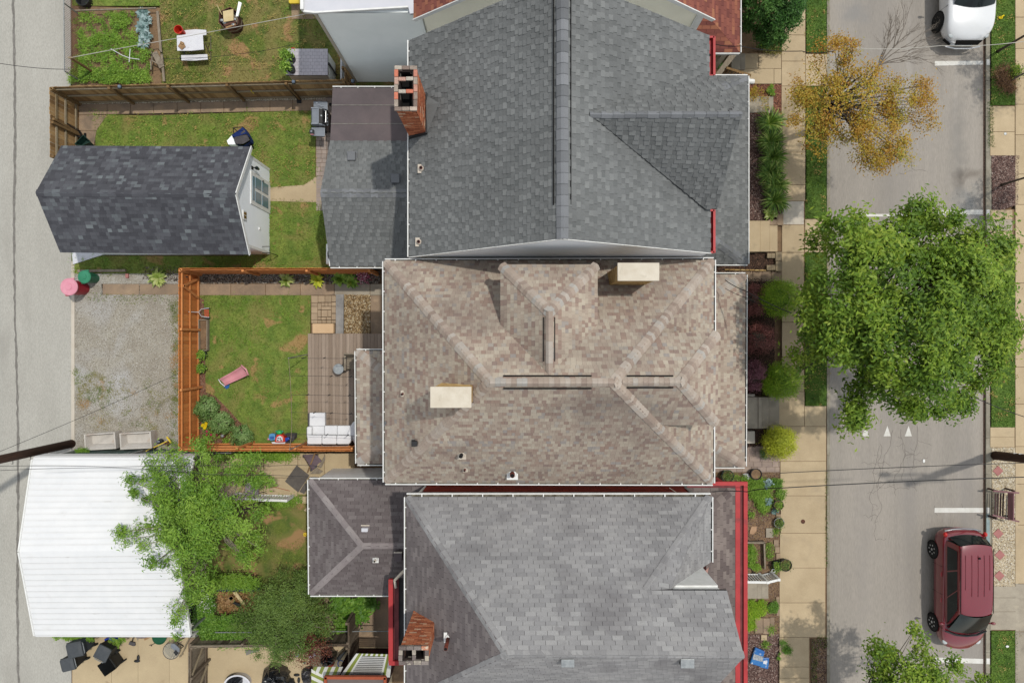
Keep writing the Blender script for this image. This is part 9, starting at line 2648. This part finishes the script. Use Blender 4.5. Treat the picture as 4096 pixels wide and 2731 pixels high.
blocks('long stone kerb blocks between daylilies and sidewalk', 'v', [(466, 566, 524, 640), (490, 640, 524, 840), (492, 842, 524, 1100), (500, 1110, 526, 1330), (468, 1470, 524, 1568), (390, 1520, 464, 1568)], m_walk_brown)
cells=[]
x=0
while x<400:
 w_=RO.uniform(38, 60);cells.append((x, 545+8*x/400, min(x+w_-3, 402), 556+8*x/400));x+=w_
blocks('row of thin tan edging bricks below the dark mulch', 'w', cells, m_tanbrick, .18)
blocks('tan edging strip above the grey house steps', 'w', [(226, 103, 290, 116), (292, 104, 350, 117), (352, 105, 418, 118)], m_tanbrick, .2)
for (cells, lab, m_) in (([(258, 1010, 325, 1140), (328, 1012, 385, 1145), (388, 1005, 425, 1160)], 'flat stone slabs in the lower garden bed', m_walk_brown), ([(352, 240, 415, 320)], 'single grey paving slab in the lower garden', m_walk_grey), ([(440, 120, 480, 160), (430, 400, 470, 450), (440, 455, 475, 510), (420, 340, 460, 395)], 'broken brown slabs along the sidewalk edge', m_walk_brown),
 ([(176, 836, 225, 866), (228, 836, 276, 862), (278, 822, 375, 850)], 'rough brown blocks below the worn steps', m_walk_brown), ([(310, 1155, 360, 1200)], 'yellowish flat stone in the lower mulch', m_walk), ([(440, 830, 466, 900), (442, 905, 468, 990)], 'narrow brown stones at the sidewalk by steps', m_walk_brown)):
 blocks(lab, 'y', cells, m_, .15)
o=MB().slab(L('y', [(215, 260), (228, 225), (272, 222), (270, 262), (245, 292), (212, 288)], .14), (0, 0, -.05)).build('flat_stone', mat('stone_peach', (196, 160, 128), (180, 144, 112), fine=.1));tag(o, 'irregular peach stone lying in the lower garden soil', 'stone')
t=thing('raised_bed', 'wooden framed garden bed in front of the red porch', 'raised bed', P('y', 260, 460, .1))
MB().bar(P('y', 180, 360, .25), P('y', 340, 362, .25), .06, .12).bar(P('y', 333, 362, .25), P('y', 340, 585, .25), .06, .12).build('frame_board', m_wood_grey, t)
MB().bar(P('y', 200, 352, .15), P('y', 330, 348, .15), .04, .1).build('side_board', m_bark, t)
def pot(label, s, x, y, r, h, mp, plant=None, n=260, z=.1, group=None):
 c=P(s, x, y, h+z)
 t=thing('plant_pot', label, 'plant pot', (c.x, c.y, z), group)
 MB().lathe((c.x, c.y, z), [(r*.78, 0), (r, h), (r*1.05, h), (r*1.05, h-.02), (r*.93, h), (r*.88, h-.05), (.001, h-.05)], 22).build('pot', mp, t)
 MB().lathe((c.x, c.y, z+h-.045), [(r*.9, 0), (.001, .005)], 18).build('soil', m_soil, t)
 if plant:
  pos=RNG.normal(size=(n, 3))*(r*.45, r*.45, .04)+np.array((c.x, c.y, z+h+.03));leaf_cloud('foliage', plant, t, pos, .055, .5, .45)
 return t
pot('black pot with twiggy plant standing on the sidewalk edge', 'y', 522, 558, .24, .36, m_plas_black, m_leaf_juniper, 300)
pot('pale rimmed round pot with moss beside the sidewalk', 'y', 465, 195, .2, .16, m_metal, m_leaf_juniper, 420)
pot('green rimmed pot at the foot of the white rail', 'y', 450, 560, .17, .3, m_plas_dgreen, m_leaf_weed, 300)
pot('dark pot filled with soil near the brown porch corner', 'x', 328, 1035, .22, .3, m_plas_black)
pot('overgrown dark ringed pot behind the ground cover', 'x', 30, 1055, .24, .3, m_plas_dgreen, m_leaf_juniper, 400)
pot('black pot with green plant below the small shrub', 'x', 560, 1358, .2, .3, m_plas_black, m_leaf_weed, 300)
pot('small black tub holding coil beside stair rail', 'y', 205, 612, .15, .25, m_plas_black)
pot('terracotta ring pot near the evergreen foot', 'c', 1425, 255, .14, .2, m_rust, m_leaf_green, 160)
bagmesh('crumpled white plastic bag by the dark soil pot', 'x', [(175, 1030), (235, 1018), (285, 1075), (250, 1100), (205, 1080)], .2, m_plas_white, 'plastic_bag', seed=9)
c=P('y', 416, 604, .2)
t=thing('hose_ring', 'white ring lying at the stair rail foot', 'ring', (c.x, c.y, .1));MB().tube([(c.x+.07*math.cos(k*.55), c.y+.07*math.sin(k*.55), .2) for k in range(12)], .016, 6, close=False).build('ring', m_plas_white, t)
t=slat_rail('white stair rail at the red porch, sloping to the sidewalk', 'y', [(178, 700), (368, 703)], None, 1.35, .4, 8)
slat_rail('short lower length of white stair rail ending at the sidewalk', 'y', [(368, 703), (462, 680)], None, 1.0, .15, 5)
t=thing('wooden_ramp', 'brown wooden stair rail under the maroon porch roof edge', 'railing', P('c', 1250, 400, 0))
MB().bar(P('c', 1218, 388, 1.5), P('c', 1358, 432, 1.2), .09, .06).build('top_rail', m_fence_post, t)
for k in range(8):
 a=P('c', 1222+k*15, 392+k*5, 1.4);MB().bar(a, Vector((a.x-.12, a.y-.22, .9)), .05, .04).build('slat', m_wood_mid, t)
MB().slab([P('c', 1150, 432, 1.4), P('c', 1235, 318, 1.4), P('c', 1280, 312, 1.4), P('c', 1185, 432, 1.4)], (0, 0, -.1)).build('stringer', m_wood_grey, t)
m_bagblue=mat('sack_blue', (66, 134, 196), (40, 104, 180), scale=3, rough=.35, spots=[((220, 226, 232), 5, .60, .66, .8)])
t=thing('soil_sack', 'blue printed garden sack with grey picture panel on the mulch', 'sack', P('y', 290, 1340, .1))
MB().slab(L('y', [(262, 1262), (345, 1298), (305, 1428), (215, 1402)], .26), (0, 0, -.12)).build('sack', m_bagblue, t, bevel=.04)
MB().slab(L('y', [(248, 1318), (330, 1340), (322, 1385), (236, 1362)], .268), (0, 0, -.005)).build('printed_panel', mat('sack_print', (120, 124, 128), (200, 204, 208), scale=14, rough=.35), t)
t=thing('soil_sack', 'smaller blue garden sack lying partly under the first', 'sack', P('y', 345, 1400, .1))
MB().slab(L('y', [(322, 1350), (382, 1352), (372, 1450), (300, 1432)], .2), (0, 0, -.08)).build('sack', m_bagblue, t, bevel=.03)
MB().slab(L('y', [(330, 1375), (362, 1378), (355, 1405), (328, 1400)], .206), (0, 0, -.004)).build('printed_panel', m_plas_white, t)
for (s, x, y, r, m_, lab) in (('y', 669, 182, .09, m_rust, 'small round rusty cover in the wide sidewalk'), ('D', 298, 411, .06, m_metal, 'small grey metal cap in the concrete square'), ('d', 537, 70, .05, m_rust, 'tiny rusty cap in the sidewalk by the evergreen')):
 p=P(s, x, y, .12);t=thing('access_cover', lab, 'cover', (p.x, p.y, .12));MB().lathe((p.x, p.y, .118), [(r, 0), (r*.96, .012), (r*.8, .008), (.001, .008)], 18).build('cover', m_, t)
